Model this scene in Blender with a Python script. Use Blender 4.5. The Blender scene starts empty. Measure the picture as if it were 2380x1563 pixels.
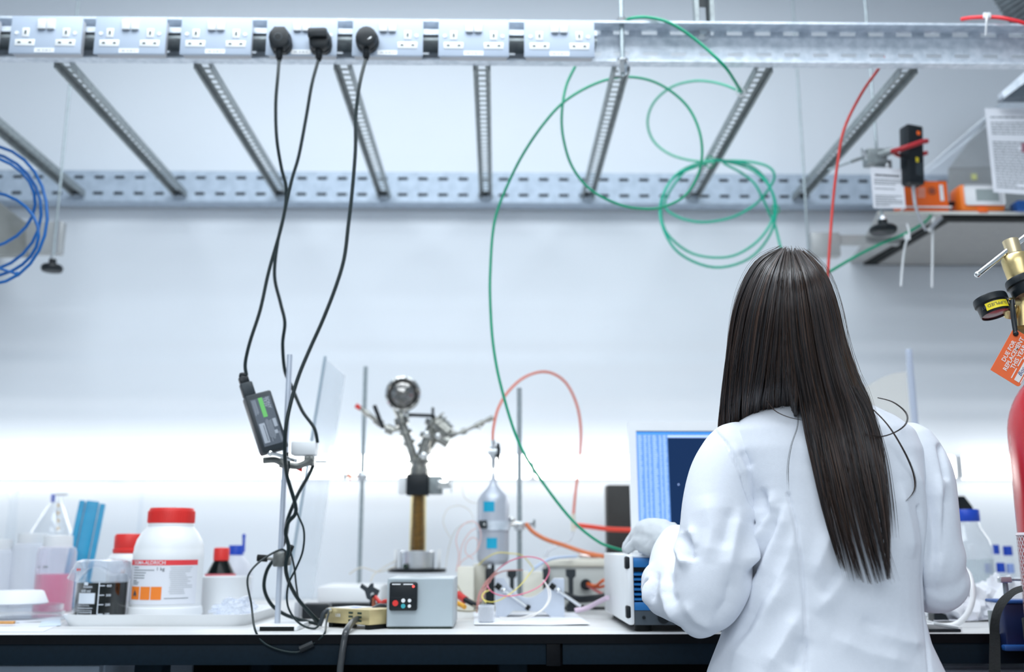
import bpy, bmesh, math, random
import numpy as np
from mathutils import Vector, Matrix, Euler, noise
random.seed(7)
C = bpy.context.scene.collection
SC = bpy.context.scene
PI = math.pi

# ---------------------------------------------------------------- camera, world, lights, exposure
W_PX, H_PX, LENS = 2380.0, 1563.0, 35.0
F = W_PX * LENS / 36.0
CAM = Vector((0.0, 0.0, 1.05))
PITCH, YAW = math.atan((1266 - H_PX / 2) / F), -0.0148
ROT = Euler((PI / 2 + PITCH, 0, YAW)).to_matrix()
cam_data = bpy.data.cameras.new('camera')
cam = bpy.data.objects.new('camera', cam_data); C.objects.link(cam)
cam.location = CAM; cam.rotation_euler = (PI / 2 + PITCH, 0, YAW)
cam_data.lens = LENS; cam_data.sensor_width = 36.0; cam_data.clip_start = 0.02; cam_data.clip_end = 60
cam_data.dof.use_dof = True; cam_data.dof.focus_distance = 1.52; cam_data.dof.aperture_fstop = 2.2
cam_data.dof.aperture_blades = 7
SC.camera = cam

world = bpy.data.worlds.new('world'); SC.world = world; world.use_nodes = True
wb = world.node_tree.nodes['Background']
wb.inputs[0].default_value = (0.82, 0.92, 1.0, 1); wb.inputs[1].default_value = 0.40

def area(name, loc, rot, sx, sy, power, col=(0.88, 0.95, 1.0)):
    l = bpy.data.lights.new(name, 'AREA'); l.shape = 'RECTANGLE'; l.size = sx; l.size_y = sy
    l.energy = power; l.color = col
    o = bpy.data.objects.new(name, l); C.objects.link(o); o.location = loc; o.rotation_euler = rot
    return o
area('overhead_light', (-0.10, 1.40, 2.84), (0, 0, 0), 2.2, 0.9, 32)
area('overhead_light', (-0.15, 2.25, 2.85), (0, 0, 0), 2.4, 0.25, 3.8)  # added lamp with no known fixture, brightens the upper wall
area('overhead_light', (-0.3, -0.9, 2.84), (0, 0, 0), 2.6, 0.6, 36)
area('overhead_light', (-0.3, -2.6, 2.84), (0, 0, 0), 2.6, 0.6, 40)

SC.view_settings.view_transform = 'Standard'; SC.view_settings.look = 'None'
SC.view_settings.gamma = 1.0; SC.view_settings.exposure = 0.42; SC.view_settings.use_curve_mapping = False
SC.cycles.use_denoising = True
SC.cycles.max_bounces = 10; SC.cycles.transparent_max_bounces = 24
SC.cycles.caustics_reflective = False; SC.cycles.caustics_refractive = False

def ray(px, py):
    return ROT @ Vector(((px - W_PX / 2) / F, (H_PX / 2 - py) / F, -1.0))
def P(px, py, y):
    d = ray(px, py); return CAM + d * (y / d.y)
def PZ(px, py, z=0.90):
    d = ray(px, py); return CAM + d * ((z - CAM.z) / d.z)
def mpp(p):
    v = ROT.transposed() @ (Vector(p) - CAM); return -v.z / F
def path(pts, y=None):
    """pixel polyline with depths -> points; entries (px,py) take depth y"""
    return [P(q[0], q[1], q[2] if len(q) > 2 else y) for q in pts]

# ---------------------------------------------------------------- materials
MATS = {}
def mat(name, col, rough=0.5, metal=0.0, noise_amt=0.0, noise_scale=20.0, bump=0.0, bump_scale=60.0, col2=None,
        trans=0.0, emit=None, emit_s=1.0, sheen=0.0, coat=0.0, spec=0.5, stretch=None, ramp=None, aniso=0.0):
    if name in MATS: return MATS[name]
    m = bpy.data.materials.new(name); m.use_nodes = True; nt = m.node_tree; b = nt.nodes['Principled BSDF']
    b.inputs['Base Color'].default_value = (*col, 1); b.inputs['Roughness'].default_value = rough
    b.inputs['Metallic'].default_value = metal; b.inputs['Specular IOR Level'].default_value = spec
    if trans: b.inputs['Transmission Weight'].default_value = trans
    if sheen: b.inputs['Sheen Weight'].default_value = sheen
    if coat: b.inputs['Coat Weight'].default_value = coat
    if aniso: b.inputs['Anisotropic'].default_value = aniso
    if emit is not None:
        b.inputs['Emission Color'].default_value = (*emit, 1); b.inputs['Emission Strength'].default_value = emit_s
    tc = nt.nodes.new('ShaderNodeTexCoord'); mp = nt.nodes.new('ShaderNodeMapping')
    nt.links.new(tc.outputs['Object'], mp.inputs[0])
    if stretch: mp.inputs['Scale'].default_value = stretch
    if noise_amt or col2:
        n = nt.nodes.new('ShaderNodeTexNoise'); n.inputs['Scale'].default_value = noise_scale; n.inputs['Detail'].default_value = 4
        nt.links.new(mp.outputs[0], n.inputs['Vector'])
        r = nt.nodes.new('ShaderNodeValToRGB'); nt.links.new(n.outputs[0], r.inputs[0])
        lo = ramp or (0.35, 0.65)
        r.color_ramp.elements[0].position, r.color_ramp.elements[1].position = lo
        c2 = col2 or tuple(max(0, c * (1 - noise_amt)) for c in col)
        r.color_ramp.elements[0].color = (*c2, 1); r.color_ramp.elements[1].color = (*col, 1)
        nt.links.new(r.outputs[0], b.inputs['Base Color'])
    if bump:
        n2 = nt.nodes.new('ShaderNodeTexNoise'); n2.inputs['Scale'].default_value = bump_scale; n2.inputs['Detail'].default_value = 3
        nt.links.new(mp.outputs[0], n2.inputs['Vector'])
        bp = nt.nodes.new('ShaderNodeBump'); bp.inputs['Strength'].default_value = bump; bp.inputs['Distance'].default_value = 0.002
        nt.links.new(n2.outputs[0], bp.inputs['Height']); nt.links.new(bp.outputs[0], b.inputs['Normal'])
    MATS[name] = m; return m

def clear_mat(name, tint, opacity, rough=0.05, noise_scale=0.0, gloss=False):
    """thin clear plastic or glass: see-through with a little surface"""
    if name in MATS: return MATS[name]
    m = bpy.data.materials.new(name); m.use_nodes = True; nt = m.node_tree; nt.nodes.clear()
    out = nt.nodes.new('ShaderNodeOutputMaterial'); mix = nt.nodes.new('ShaderNodeMixShader')
    tr = nt.nodes.new('ShaderNodeBsdfTransparent'); pb = nt.nodes.new('ShaderNodeBsdfPrincipled')
    if gloss: pb.inputs['Metallic'].default_value = 1.0
    tr.inputs[0].default_value = (*tint, 1); pb.inputs['Base Color'].default_value = (*tint, 1); pb.inputs['Roughness'].default_value = rough
    lw = nt.nodes.new('ShaderNodeLayerWeight'); lw.inputs[0].default_value = 0.25
    ma = nt.nodes.new('ShaderNodeMath'); ma.operation = 'MULTIPLY_ADD'; ma.inputs[1].default_value = 0.75 * (1 - opacity); ma.inputs[2].default_value = opacity
    nt.links.new(lw.outputs['Facing'], ma.inputs[0])
    if noise_scale:
        tc = nt.nodes.new('ShaderNodeTexCoord'); n = nt.nodes.new('ShaderNodeTexNoise'); n.inputs['Scale'].default_value = noise_scale
        nt.links.new(tc.outputs['Object'], n.inputs['Vector'])
        m2 = nt.nodes.new('ShaderNodeMath'); m2.operation = 'MULTIPLY'; m2.inputs[1].default_value = 1.6
        m3 = nt.nodes.new('ShaderNodeMath'); m3.operation = 'MULTIPLY'; m3.use_clamp = True
        nt.links.new(n.outputs[0], m2.inputs[0]); nt.links.new(m2.outputs[0], m3.inputs[0]); nt.links.new(ma.outputs[0], m3.inputs[1])
        nt.links.new(m3.outputs[0], mix.inputs[0])
    else:
        nt.links.new(ma.outputs[0], mix.inputs[0])
    nt.links.new(tr.outputs[0], mix.inputs[1]); nt.links.new(pb.outputs[0], mix.inputs[2]); nt.links.new(mix.outputs[0], out.inputs[0])
    MATS[name] = m; return m

M_wall = mat('wall_paint', (0.78, 0.83, 0.89), 0.55, noise_amt=0.02, noise_scale=3, bump=0.02, bump_scale=90)
M_ceil = mat('ceiling_paint', (0.82, 0.84, 0.86), 0.8, noise_amt=0.02)
M_floor = mat('floor_vinyl', (0.42, 0.45, 0.48), 0.4, noise_amt=0.12, noise_scale=14)
M_galv = mat('galvanised_steel', (0.76, 0.82, 0.90), 0.45, 0.2, col2=(0.56, 0.63, 0.71), noise_scale=55, bump=0.08, bump_scale=180)
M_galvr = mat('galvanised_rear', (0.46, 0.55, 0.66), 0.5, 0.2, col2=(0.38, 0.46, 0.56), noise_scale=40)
M_galv2 = mat('galvanised_strut', (0.33, 0.37, 0.38), 0.48, 0.5, col2=(0.25, 0.28, 0.29), noise_scale=70)
M_rod = mat('zinc_rod', (0.42, 0.49, 0.52), 0.4, 0.6, noise_amt=0.2, noise_scale=160)
M_vac = mat('vacuum_steel', (0.42, 0.42, 0.39), 0.24, 0.95, noise_amt=0.35, noise_scale=45)
M_clamp = mat('clamp_steel', (0.24, 0.25, 0.24), 0.35, 0.7, noise_amt=0.3, noise_scale=60)
M_steel = mat('stainless', (0.72, 0.75, 0.78), 0.28, 0.9, noise_amt=0.06, noise_scale=60)
M_chrome = mat('chrome', (0.86, 0.87, 0.86), 0.10, 1.0, noise_amt=0.04)
M_alu = mat('aluminium', (0.62, 0.68, 0.78), 0.4, 0.5, noise_amt=0.06, noise_scale=30)
M_brass = mat('brass', (0.74, 0.58, 0.28), 0.32, 0.9, noise_amt=0.12, noise_scale=60)
M_brown = mat('copper_column', (0.20, 0.12, 0.055), 0.5, 0.5, col2=(0.12, 0.075, 0.035), noise_scale=40, stretch=(1, 1, 6))
M_plate = mat('grey_enamel', (0.48, 0.56, 0.68), 0.4, noise_amt=0.03, noise_scale=9)
M_boxgrey = mat('grey_backbox', (0.46, 0.48, 0.52), 0.45, noise_amt=0.05)
M_white = mat('white_plastic', (0.86, 0.88, 0.90), 0.38, noise_amt=0.02)
M_cream = mat('cream_plastic', (0.80, 0.78, 0.68), 0.45, noise_amt=0.05)
M_slot = mat('dark_slot', (0.02, 0.045, 0.03), 0.6, noise_amt=0.1)
M_black = mat('black_plastic', (0.008, 0.012, 0.016), 0.38, spec=0.35, noise_amt=0.2, noise_scale=90, bump=0.03)
M_cable = mat('black_cable', (0.005, 0.016, 0.018), 0.34, spec=0.35, noise_amt=0.15, noise_scale=40)
M_rubber = mat('black_rubber', (0.006, 0.008, 0.008), 0.6, spec=0.25, noise_amt=0.2)
M_dgrey = mat('dark_grey_plastic', (0.030, 0.040, 0.048), 0.45, spec=0.35, noise_amt=0.15)
M_top = mat('worktop_laminate', (0.74, 0.75, 0.76), 0.4, col2=(0.66, 0.66, 0.65), noise_scale=7, stretch=(1, 4, 1))
M_edge = mat('worktop_black_edge', (0.003, 0.004, 0.006), 0.5, spec=0.12, noise_amt=0.2, noise_scale=120)
M_navy = mat('navy_steel', (0.003, 0.012, 0.022), 0.55, spec=0.16, noise_amt=0.15, noise_scale=150)
M_dvoid = mat('under_bench_shade', (0.003, 0.003, 0.004), 0.8, spec=0.1, noise_amt=0.1)  # near black, stands in for the shade under the bench
M_drawer = mat('drawer_grey', (0.40, 0.48, 0.58), 0.45, noise_amt=0.06, noise_scale=30)
M_red = mat('red_cap', (0.80, 0.035, 0.03), 0.45, noise_amt=0.1, noise_scale=40)
M_blue = mat('blue_cap', (0.01, 0.07, 0.55), 0.4, noise_amt=0.08)
M_cyan = mat('cyan_rack', (0.0, 0.24, 0.46), 0.4, col2=(0.01, 0.32, 0.56), noise_scale=12)
M_tape = mat('blue_tape', (0.0, 0.42, 0.66), 0.55, noise_amt=0.1)
M_orange = mat('orange_print', (0.95, 0.24, 0.02), 0.5, noise_amt=0.04)
M_orange2 = mat('orange_plastic', (0.96, 0.15, 0.01), 0.4, noise_amt=0.08)
M_green = mat('green_tube', (0.0, 0.36, 0.19), 0.3, noise_amt=0.12, noise_scale=30)
M_green2 = mat('pale_green_tube', (0.10, 0.52, 0.35), 0.3, noise_amt=0.12, noise_scale=30)
M_redtube = mat('red_tube', (0.66, 0.05, 0.04), 0.32, noise_amt=0.15, noise_scale=25)
M_salmon = mat('salmon_tube', (0.85, 0.22, 0.14), 0.35, noise_amt=0.1)
M_bluetube = mat('blue_tube', (0.0, 0.13, 0.45), 0.3, noise_amt=0.15, noise_scale=20)
M_paper = mat('paper', (0.80, 0.82, 0.88), 0.8, noise_amt=0.03, noise_scale=8)
M_ink = mat('ink', (0.06, 0.07, 0.09), 0.8, noise_amt=0.1)
M_inkgrey = mat('grey_ink', (0.30, 0.33, 0.36), 0.8, noise_amt=0.1)
M_pink = mat('pink_liquid', (0.78, 0.12, 0.28), 0.25, col2=(0.80, 0.18, 0.34), noise_scale=10)
M_dark = mat('black_liquid', (0.003, 0.006, 0.006), 0.12, spec=0.12, noise_amt=0.1)
M_gold = mat('gold_anodised', (0.68, 0.56, 0.29), 0.35, 0.6, noise_amt=0.08, noise_scale=60)
M_glass = clear_mat('clear_glass', (0.97, 0.98, 0.99), 0.006, gloss=True)
M_plastic = clear_mat('clear_film', (0.93, 0.95, 0.99), 0.22, 0.2, 25)
M_acryl = clear_mat('clear_acrylic', (0.95, 0.97, 0.99), 0.02)
M_milky = clear_mat('milky_plastic', (0.90, 0.92, 0.97), 0.5, 0.35)
M_thinmilk = clear_mat('thin_milky_plastic', (0.93, 0.93, 0.98), 0.16, 0.35)
M_tissue = mat('white_tissue', (0.86, 0.88, 0.93), 0.9, noise_amt=0.03, bump=0.2, bump_scale=60)
M_yellow = mat('yellow_label', (0.90, 0.72, 0.02), 0.5, noise_amt=0.04)
M_lcd = mat('grey_display', (0.34, 0.40, 0.40), 0.3, noise_amt=0.05)
M_lamp = mat('lit_diffuser', (0.9, 0.9, 0.9), 0.5, emit=(1.0, 0.99, 0.96), emit_s=3.6)

# ---------------------------------------------------------------- mesh builder
WO = {}
def thing(name, label, cat, loc, group=None):
    o = bpy.data.objects.new(name, None); C.objects.link(o); o.location = loc; o.empty_display_size = 0.02
    o['label'] = label; o['category'] = cat
    if group: o['group'] = group
    WO[o.name] = Vector(loc); return o
def tag(o, label, cat, group=None):
    o['label'] = label; o['category'] = cat
    if group: o['group'] = group
    return o

def spline(pts, sub=6):
    if len(pts) < 3 or sub <= 1: return [Vector(p) for p in pts]
    p = [Vector(q) for q in pts]; out = []
    for i in range(len(p) - 1):
        a, b, c, d = p[max(i - 1, 0)], p[i], p[i + 1], p[min(i + 2, len(p) - 1)]
        for k in range(sub):
            t = k / sub
            out.append(0.5 * ((2 * b) + (c - a) * t + (2 * a - 5 * b + 4 * c - d) * t * t + (3 * b - a - 3 * c + d) * t ** 3))
    out.append(p[-1]); return out

class MB:
    def __init__(s): s.v = []; s.f = []; s.m = []; s.s = []; s.mats = []
    def mi(s, m):
        if m not in s.mats: s.mats.append(m)
        return s.mats.index(m)
    def add(s, verts, faces, m, smooth=False):
        o = len(s.v); s.v.extend([Vector(q) for q in verts]); k = s.mi(m)
        for f in faces: s.f.append([i + o for i in f]); s.m.append(k); s.s.append(smooth)
        return s
    def bm(s, b, m, smooth=False, M=None):
        b.verts.index_update()
        vs = [(M @ v.co if M is not None else v.co.copy()) for v in b.verts]
        s.add(vs, [[v.index for v in f.verts] for f in b.faces], m, smooth); b.free(); return s
    def box(s, c, size, m, bev=0.0, R=None, seg=2):
        b = bmesh.new(); bmesh.ops.create_cube(b, size=1.0)
        bmesh.ops.scale(b, vec=Vector(size), verts=b.verts)
        if bev: bmesh.ops.bevel(b, geom=list(b.edges), offset=bev, segments=seg, affect='EDGES', profile=0.5)
        M = Matrix.Translation(Vector(c))
        if R is not None: M = M @ R.to_4x4()
        return s.bm(b, m, bool(bev), M)
    def span(s, a, b, m, bev=0.0):
        a, b = Vector(a), Vector(b); return s.box((a + b) / 2, [abs(b[i] - a[i]) for i in range(3)], m, bev)
    def cyl(s, p0, p1, r0, m, r1=None, n=20, cap=True):
        p0, p1 = Vector(p0), Vector(p1); r1 = r0 if r1 is None else r1
        ax = (p1 - p0).normalized(); u = ax.orthogonal().normalized(); w = ax.cross(u)
        vs = []
        for p, r in ((p0, r0), (p1, r1)):
            for i in range(n):
                a = 2 * PI * i / n; vs.append(p + (u * math.cos(a) + w * math.sin(a)) * r)
        fs = [[i, (i + 1) % n, n + (i + 1) % n, n + i] for i in range(n)]
        s.add(vs, fs, m, True)
        if cap: s.add(vs, [list(range(n))[::-1], list(range(n, 2 * n))], m, False)
        return s
    def lathe(s, prof, o, m, n=32, ax=(0, 0, 1), a0=0.0, a1=2 * PI, cap=True):
        """prof: list of (r, h) along axis ax from point o"""
        o = Vector(o); ax = Vector(ax).normalized()
        if abs(ax.z) > 0.999: u = Vector((1, 0, 0))
        else: u = ax.orthogonal().normalized()
        w = ax.cross(u); full = abs(a1 - a0 - 2 * PI) < 1e-6; k = n if full else n + 1
        vs = []
        for r, h in prof:
            for i in range(k):
                a = a0 + (a1 - a0) * i / n; vs.append(o + ax * h + (u * math.cos(a) + w * math.sin(a)) * r)
        fs = []
        for j in range(len(prof) - 1):
            for i in range(n):
                i2 = (i + 1) % k
                fs.append([j * k + i, j * k + i2, (j + 1) * k + i2, (j + 1) * k + i])
        s.add(vs, fs, m, True)
        if cap and full:
            if prof[0][0] > 1e-5: s.add(vs[:k], [list(range(k))[::-1]], m)
            if prof[-1][0] > 1e-5: s.add(vs[-k:], [list(range(k))], m)
        return s
    def tube(s, pts, r, m, n=8, sub=6, cap=True, closed=False):
        p = spline(pts, sub) if not closed else [Vector(q) for q in pts]
        L = len(p); rr = r if callable(r) else (lambda t: r)
        T = []
        for i in range(L):
            a = p[(i - 1) % L] if closed else p[max(i - 1, 0)]; b = p[(i + 1) % L] if closed else p[min(i + 1, L - 1)]
            d = b - a; T.append(d.normalized() if d.length > 1e-9 else Vector((0, 0, 1)))
        u = T[0].orthogonal().normalized(); vs = []
        for i in range(L):
            u = (u - T[i] * u.dot(T[i]));
            u = u.normalized() if u.length > 1e-6 else T[i].orthogonal().normalized()
            w = T[i].cross(u); q = rr(i / max(1, L - 1))
            for k in range(n):
                a = 2 * PI * k / n; vs.append(p[i] + (u * math.cos(a) + w * math.sin(a)) * q)
        fs = []
        for i in range(L if closed else L - 1):
            j = (i + 1) % L
            for k in range(n): fs.append([i * n + k, i * n + (k + 1) % n, j * n + (k + 1) % n, j * n + k])
        s.add(vs, fs, m, True)
        if cap and not closed: s.add(vs, [list(range(n))[::-1], list(range((L - 1) * n, L * n))], m)
        return s
    def prism(s, poly, o, ux, uy, d, m, smooth=False, bev=0.0):
        """polygon (x,y) list in plane (ux,uy) at o, extruded by vector d"""
        o, ux, uy, d = Vector(o), Vector(ux), Vector(uy), Vector(d); n = len(poly)
        a = [o + ux * x + uy * y for x, y in poly]; b = [q + d for q in a]
        bmm = bmesh.new(); va = [bmm.verts.new(q) for q in a]; vb = [bmm.verts.new(q) for q in b]
        bmm.faces.new(va[::-1]); top = bmm.faces.new(vb)
        for i in range(n): bmm.faces.new([va[i], va[(i + 1) % n], vb[(i + 1) % n], vb[i]])
        bmesh.ops.recalc_face_normals(bmm, faces=bmm.faces)
        if bev: bmesh.ops.bevel(bmm, geom=list(top.edges), offset=bev, segments=2, affect='EDGES', profile=0.5)
        return s.bm(bmm, m, smooth or bool(bev))
    def ball(s, c, r, m, n=20, k=12):
        r = Vector(r) if hasattr(r, '__len__') else Vector((r, r, r)); c = Vector(c)
        vs = []; fs = []
        for j in range(k + 1):
            t = PI * j / k
            for i in range(n):
                a = 2 * PI * i / n
                vs.append(c + Vector((r.x * math.sin(t) * math.cos(a), r.y * math.sin(t) * math.sin(a), -r.z * math.cos(t))))
        for j in range(k):
            for i in range(n): fs.append([j * n + i, j * n + (i + 1) % n, (j + 1) * n + (i + 1) % n, (j + 1) * n + i])
        return s.add(vs, fs, m, True)
    def holes(s, o, ux, uy, W, H, rects, t, m):
        """sheet W x H in plane (ux,uy) from corner o, thickness vector t, with rectangular holes (x0,y0,x1,y1)"""
        o, ux, uy, t = Vector(o), Vector(ux), Vector(uy), Vector(t)
        xs = sorted(set([0.0, W] + [round(v, 6) for r in rects for v in (r[0], r[2])]))
        ys = sorted(set([0.0, H] + [round(v, 6) for r in rects for v in (r[1], r[3])]))
        nx, ny = len(xs) - 1, len(ys) - 1
        hole = [[False] * ny for _ in range(nx)]
        xi = {x: i for i, x in enumerate(xs)}; yi = {y: i for i, y in enumerate(ys)}
        for r in rects:
            for i in range(xi[round(r[0], 6)], xi[round(r[2], 6)]):
                for j in range(yi[round(r[1], 6)], yi[round(r[3], 6)]): hole[i][j] = True
        def vid(i, j, k): return (i * (ny + 1) + j) * 2 + k
        vs = []
        for x in xs:
            for y in ys: q = o + ux * x + uy * y; vs += [q, q + t]
        solid = lambda i, j: 0 <= i < nx and 0 <= j < ny and not hole[i][j]
        fs = []
        for i in range(nx):
            for j in range(ny):
                if hole[i][j]: continue
                fs.append([vid(i, j, 0), vid(i + 1, j, 0), vid(i + 1, j + 1, 0), vid(i, j + 1, 0)])
                fs.append([vid(i, j, 1), vid(i, j + 1, 1), vid(i + 1, j + 1, 1), vid(i + 1, j, 1)])
                if not solid(i - 1, j): fs.append([vid(i, j, 0), vid(i, j + 1, 0), vid(i, j + 1, 1), vid(i, j, 1)])
                if not solid(i + 1, j): fs.append([vid(i + 1, j, 0), vid(i + 1, j, 1), vid(i + 1, j + 1, 1), vid(i + 1, j + 1, 0)])
                if not solid(i, j - 1): fs.append([vid(i, j, 0), vid(i, j, 1), vid(i + 1, j, 1), vid(i + 1, j, 0)])
                if not solid(i, j + 1): fs.append([vid(i, j + 1, 0), vid(i + 1, j + 1, 0), vid(i + 1, j + 1, 1), vid(i, j + 1, 1)])
        return s.add(vs, fs, m)
    def quad(s, a, b, c, d, t, m):
        """four corners and a thickness vector"""
        a, b, c, d, t = map(Vector, (a, b, c, d, t)); vs = [a, b, c, d, a + t, b + t, c + t, d + t]
        return s.add(vs, [[0, 3, 2, 1], [4, 5, 6, 7], [0, 1, 5, 4], [1, 2, 6, 5], [2, 3, 7, 6], [3, 0, 4, 7]], m)
    def text(s, body, o, ux, uy, size, m, bold=0.0, align='LEFT', fn=None):
        """flat lettering in plane (ux,uy) at o, or through fn(x,y)->point"""
        vs2, fs = text_mesh(body, size, bold, align); o, ux, uy = Vector(o), Vector(ux), Vector(uy)
        vs = [fn(x, y) for x, y in vs2] if fn else [o + ux * x + uy * y for x, y in vs2]
        return s.add(vs, fs, m)
    def patch(s, o, r, z0, z1, a0, a1, m, n=16, off=0.0004):
        """curved label on an upright cylinder; angle 0 faces the camera (-y), positive to +x"""
        vs = []
        for z in (z0, z1):
            for i in range(n + 1):
                a = a0 + (a1 - a0) * i / n; vs.append(cylpt(o, r + off, a, z))
        return s.add(vs, [[i, i + 1, n + 2 + i, n + 1 + i] for i in range(n)], m, True)
    def ctext(s, body, o, r, a, z, size, m, bold=0.0, align='LEFT', off=0.0008):
        return s.text(body, (0, 0, 0), (1, 0, 0), (0, 0, 1), size, m, bold, align, fn=lambda x, y: cylpt(o, r + off, a + x / r, z + y))
    def xform(s, M, start=0):
        for i in range(start, len(s.v)): s.v[i] = M @ s.v[i]
        return s
    def build(s, name, parent=None, label=None, cat=None, group=None, kind=None, sharp=40, origin=None):
        me = bpy.data.meshes.new(name)
        if parent is not None: org = WO[parent.name]
        else:
            a = np.array([v[:] for v in s.v]); org = Vector(((a[:, 0].min() + a[:, 0].max()) / 2, (a[:, 1].min() + a[:, 1].max()) / 2, a[:, 2].min()))
        if origin is not None: org = Vector(origin)
        me.from_pydata([v - org for v in s.v], [], s.f)
        for m in s.mats: me.materials.append(m)
        me.polygons.foreach_set('material_index', s.m); me.polygons.foreach_set('use_smooth', s.s); me.update()
        try: me.set_sharp_from_angle(angle=math.radians(sharp))
        except Exception: pass
        o = bpy.data.objects.new(name, me); C.objects.link(o); WO[o.name] = org
        if parent is not None: o.parent = parent
        else: o.location = org
        if kind: o['kind'] = kind
        if label and parent is None: tag(o, label, cat, group)
        elif label: o['label'] = label
        return o

def cylpt(o, r, a, z): return Vector((o[0] + r * math.sin(a), o[1] - r * math.cos(a), z))
_TX = {}
def text_mesh(body, size, bold, align):
    key = (body, size, bold, align)
    if key in _TX: return _TX[key]
    cu = bpy.data.curves.new('t', 'FONT'); cu.body = body; cu.size = size; cu.align_x = align; cu.resolution_u = 2; cu.offset = bold * size
    ob = bpy.data.objects.new('t', cu); C.objects.link(ob)
    me = bpy.data.meshes.new_from_object(ob.evaluated_get(bpy.context.evaluated_depsgraph_get()))
    r = ([(v.co.x, v.co.y) for v in me.vertices], [list(p.vertices) for p in me.polygons])
    bpy.data.objects.remove(ob); bpy.data.curves.remove(cu); bpy.data.meshes.remove(me)
    _TX[key] = r; return r

def copy_tree(o, shift=None, parent=None):
    c = o.copy(); C.objects.link(c); WO[c.name] = WO[o.name] + (Vector(shift) if shift is not None else Vector())
    if parent is not None: c.parent = parent
    elif shift is not None: c.location = o.location + Vector(shift)
    for ch in list(o.children): copy_tree(ch, shift, c)
    return c
def prof(pxc, y, lst):
    """silhouette (half width px, py) at depth y -> [(radius, z)]"""
    out = []
    for hw, py in lst:
        p = P(pxc, py, y); out.append((hw * mpp(p), p.z))
    return out
def struct(mb, name): o = mb.build(name, kind='structure'); return o
EX, EY, EZ = Vector((1, 0, 0)), Vector((0, 1, 0)), Vector((0, 0, 1))
ZB = 0.90
# ---------------------------------------------------------------- the room
WALL_Y = 2.862
struct(MB().span((-4, -4, -0.06), (4, WALL_Y + 0.1, 0.0), M_floor), 'floor')
wl = MB(); zz = [0.0, 0.9, 1.30] + [1.32 + 0.008 * k for k in range(60)] + [1.82, 2.4, 2.9]
def wv(z): return 0.0 if not 1.31 < z < 1.80 else 0.0011 * math.sin((z - 1.31) / 0.49 * PI) * (math.sin(z * 2 * PI / 0.088) + 0.5 * math.sin(z * 2 * PI / 0.057 + 1))
wq = [(x, WALL_Y + wv(z), z) for z in zz for x in (-4, 4)]; wf = [[2 * i, 2 * i + 1, 2 * i + 3, 2 * i + 2] for i in range(len(zz) - 1)]
wl.add(wq, wf, M_wall, True).span((-4, WALL_Y + 0.004, 0), (4, WALL_Y + 0.1, 2.9), M_wall)
struct(wl, 'wall_back')
struct(MB().span((-4.1, -4, 0), (-4, WALL_Y, 2.9), M_wall), 'wall_left')
struct(MB().span((4, -4, 0), (4.1, WALL_Y, 2.9), M_wall), 'wall_right')
struct(MB().span((-4.1, -4, 2.9), (4.1, WALL_Y + 0.1, 2.96), M_ceil), 'ceiling')

# ---------------------------------------------------------------- bench
YB = PZ(1190, 1475, ZB).y
bench = thing('lab_bench', 'long white topped laboratory bench with black edge and navy steel apron', 'bench', (0, 2.3, 0))
MB().span((-2.6, YB + 0.0006, ZB - 0.0145), (2.6, WALL_Y - 0.005, ZB), M_top).build('worktop', bench)
MB().span((-2.6, YB - 0.0008, ZB - 0.0155), (2.6, YB + 0.0006, ZB - 0.0006), M_edge).build('edge_strip', bench, 'black edge strip')
zA1 = P(1190, 1498, YB + 0.004).z; zA0 = P(1190, 1546, YB + 0.004).z
apron = MB()
xb0, xb1 = P(1270, 1520, YB).x, P(1308, 1520, YB).x
apron.span((-2.6, YB + 0.004, zA0), (xb0, YB + 0.030, ZB - 0.0155), M_navy, 0.0012)
apron.span((xb1, YB + 0.004, zA0), (2.6, YB + 0.030, ZB - 0.0155), M_navy, 0.0012)
apron.build('apron', bench, 'navy steel apron')
MB().span((xb0, YB + 0.001, zA0 - 0.002), (xb1 - 0.004, YB + 0.03, ZB - 0.016), M_edge, 0.001).span((xb1 - 0.004, YB + 0.010, zA0 - 0.002), (xb1, YB + 0.03, ZB - 0.016), M_dvoid).build('apron_joint', bench)
MB().span((-2.6, WALL_Y - 0.03, 0.25), (2.6, WALL_Y - 0.015, ZB - 0.02), M_dvoid).build('shade_panel', bench)  # black sheet standing in for the shaded void under the worktop
for x in (-2.3, -0.62, 0.03, 1.9):
    MB().span((x - 0.025, YB + 0.10, 0), (x + 0.025, YB + 0.15, ZB - 0.015), M_navy, 0.002).build('leg', bench)
    MB().span((x - 0.025, WALL_Y - 0.12, 0), (x + 0.025, WALL_Y - 0.07, ZB - 0.015), M_navy, 0.002).build('leg', bench)

def drawer_unit(x0, x1, y0, ztop, label):
    u = thing('drawer_unit', label, 'drawer unit', ((x0 + x1) / 2, y0 + 0.25, 0))
    MB().span((x0, y0 + 0.02, 0.03), (x1, y0 + 0.55, ztop), M_drawer, 0.003).build('carcass', u)
    h = (ztop - 0.05) / 3
    for k in range(3):
        z1 = ztop - 0.004 - k * h
        d = MB().span((x0 + 0.003, y0, z1 - h + 0.006), (x1 - 0.003, y0 + 0.02, z1), M_drawer, 0.003).build('drawer', u)
        MB().tube([(0.35 * x0 + 0.65 * x1, y0, z1 - 0.05), (0.35 * x0 + 0.65 * x1, y0 - 0.02, z1 - 0.05), (0.65 * x0 + 0.35 * x1, y0 - 0.02, z1 - 0.05), (0.65 * x0 + 0.35 * x1, y0, z1 - 0.05)], 0.005, M_steel, sub=1).build('handle', d)
    for k in ((x0 + .04, y0 + .06), (x1 - .04, y0 + .06), (x0 + .04, y0 + .5), (x1 - .04, y0 + .5)):
        MB().cyl((k[0], k[1], 0), (k[0], k[1], 0.035), 0.02, M_rubber).build('castor', u)
    return u
yd = YB + 0.06
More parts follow.
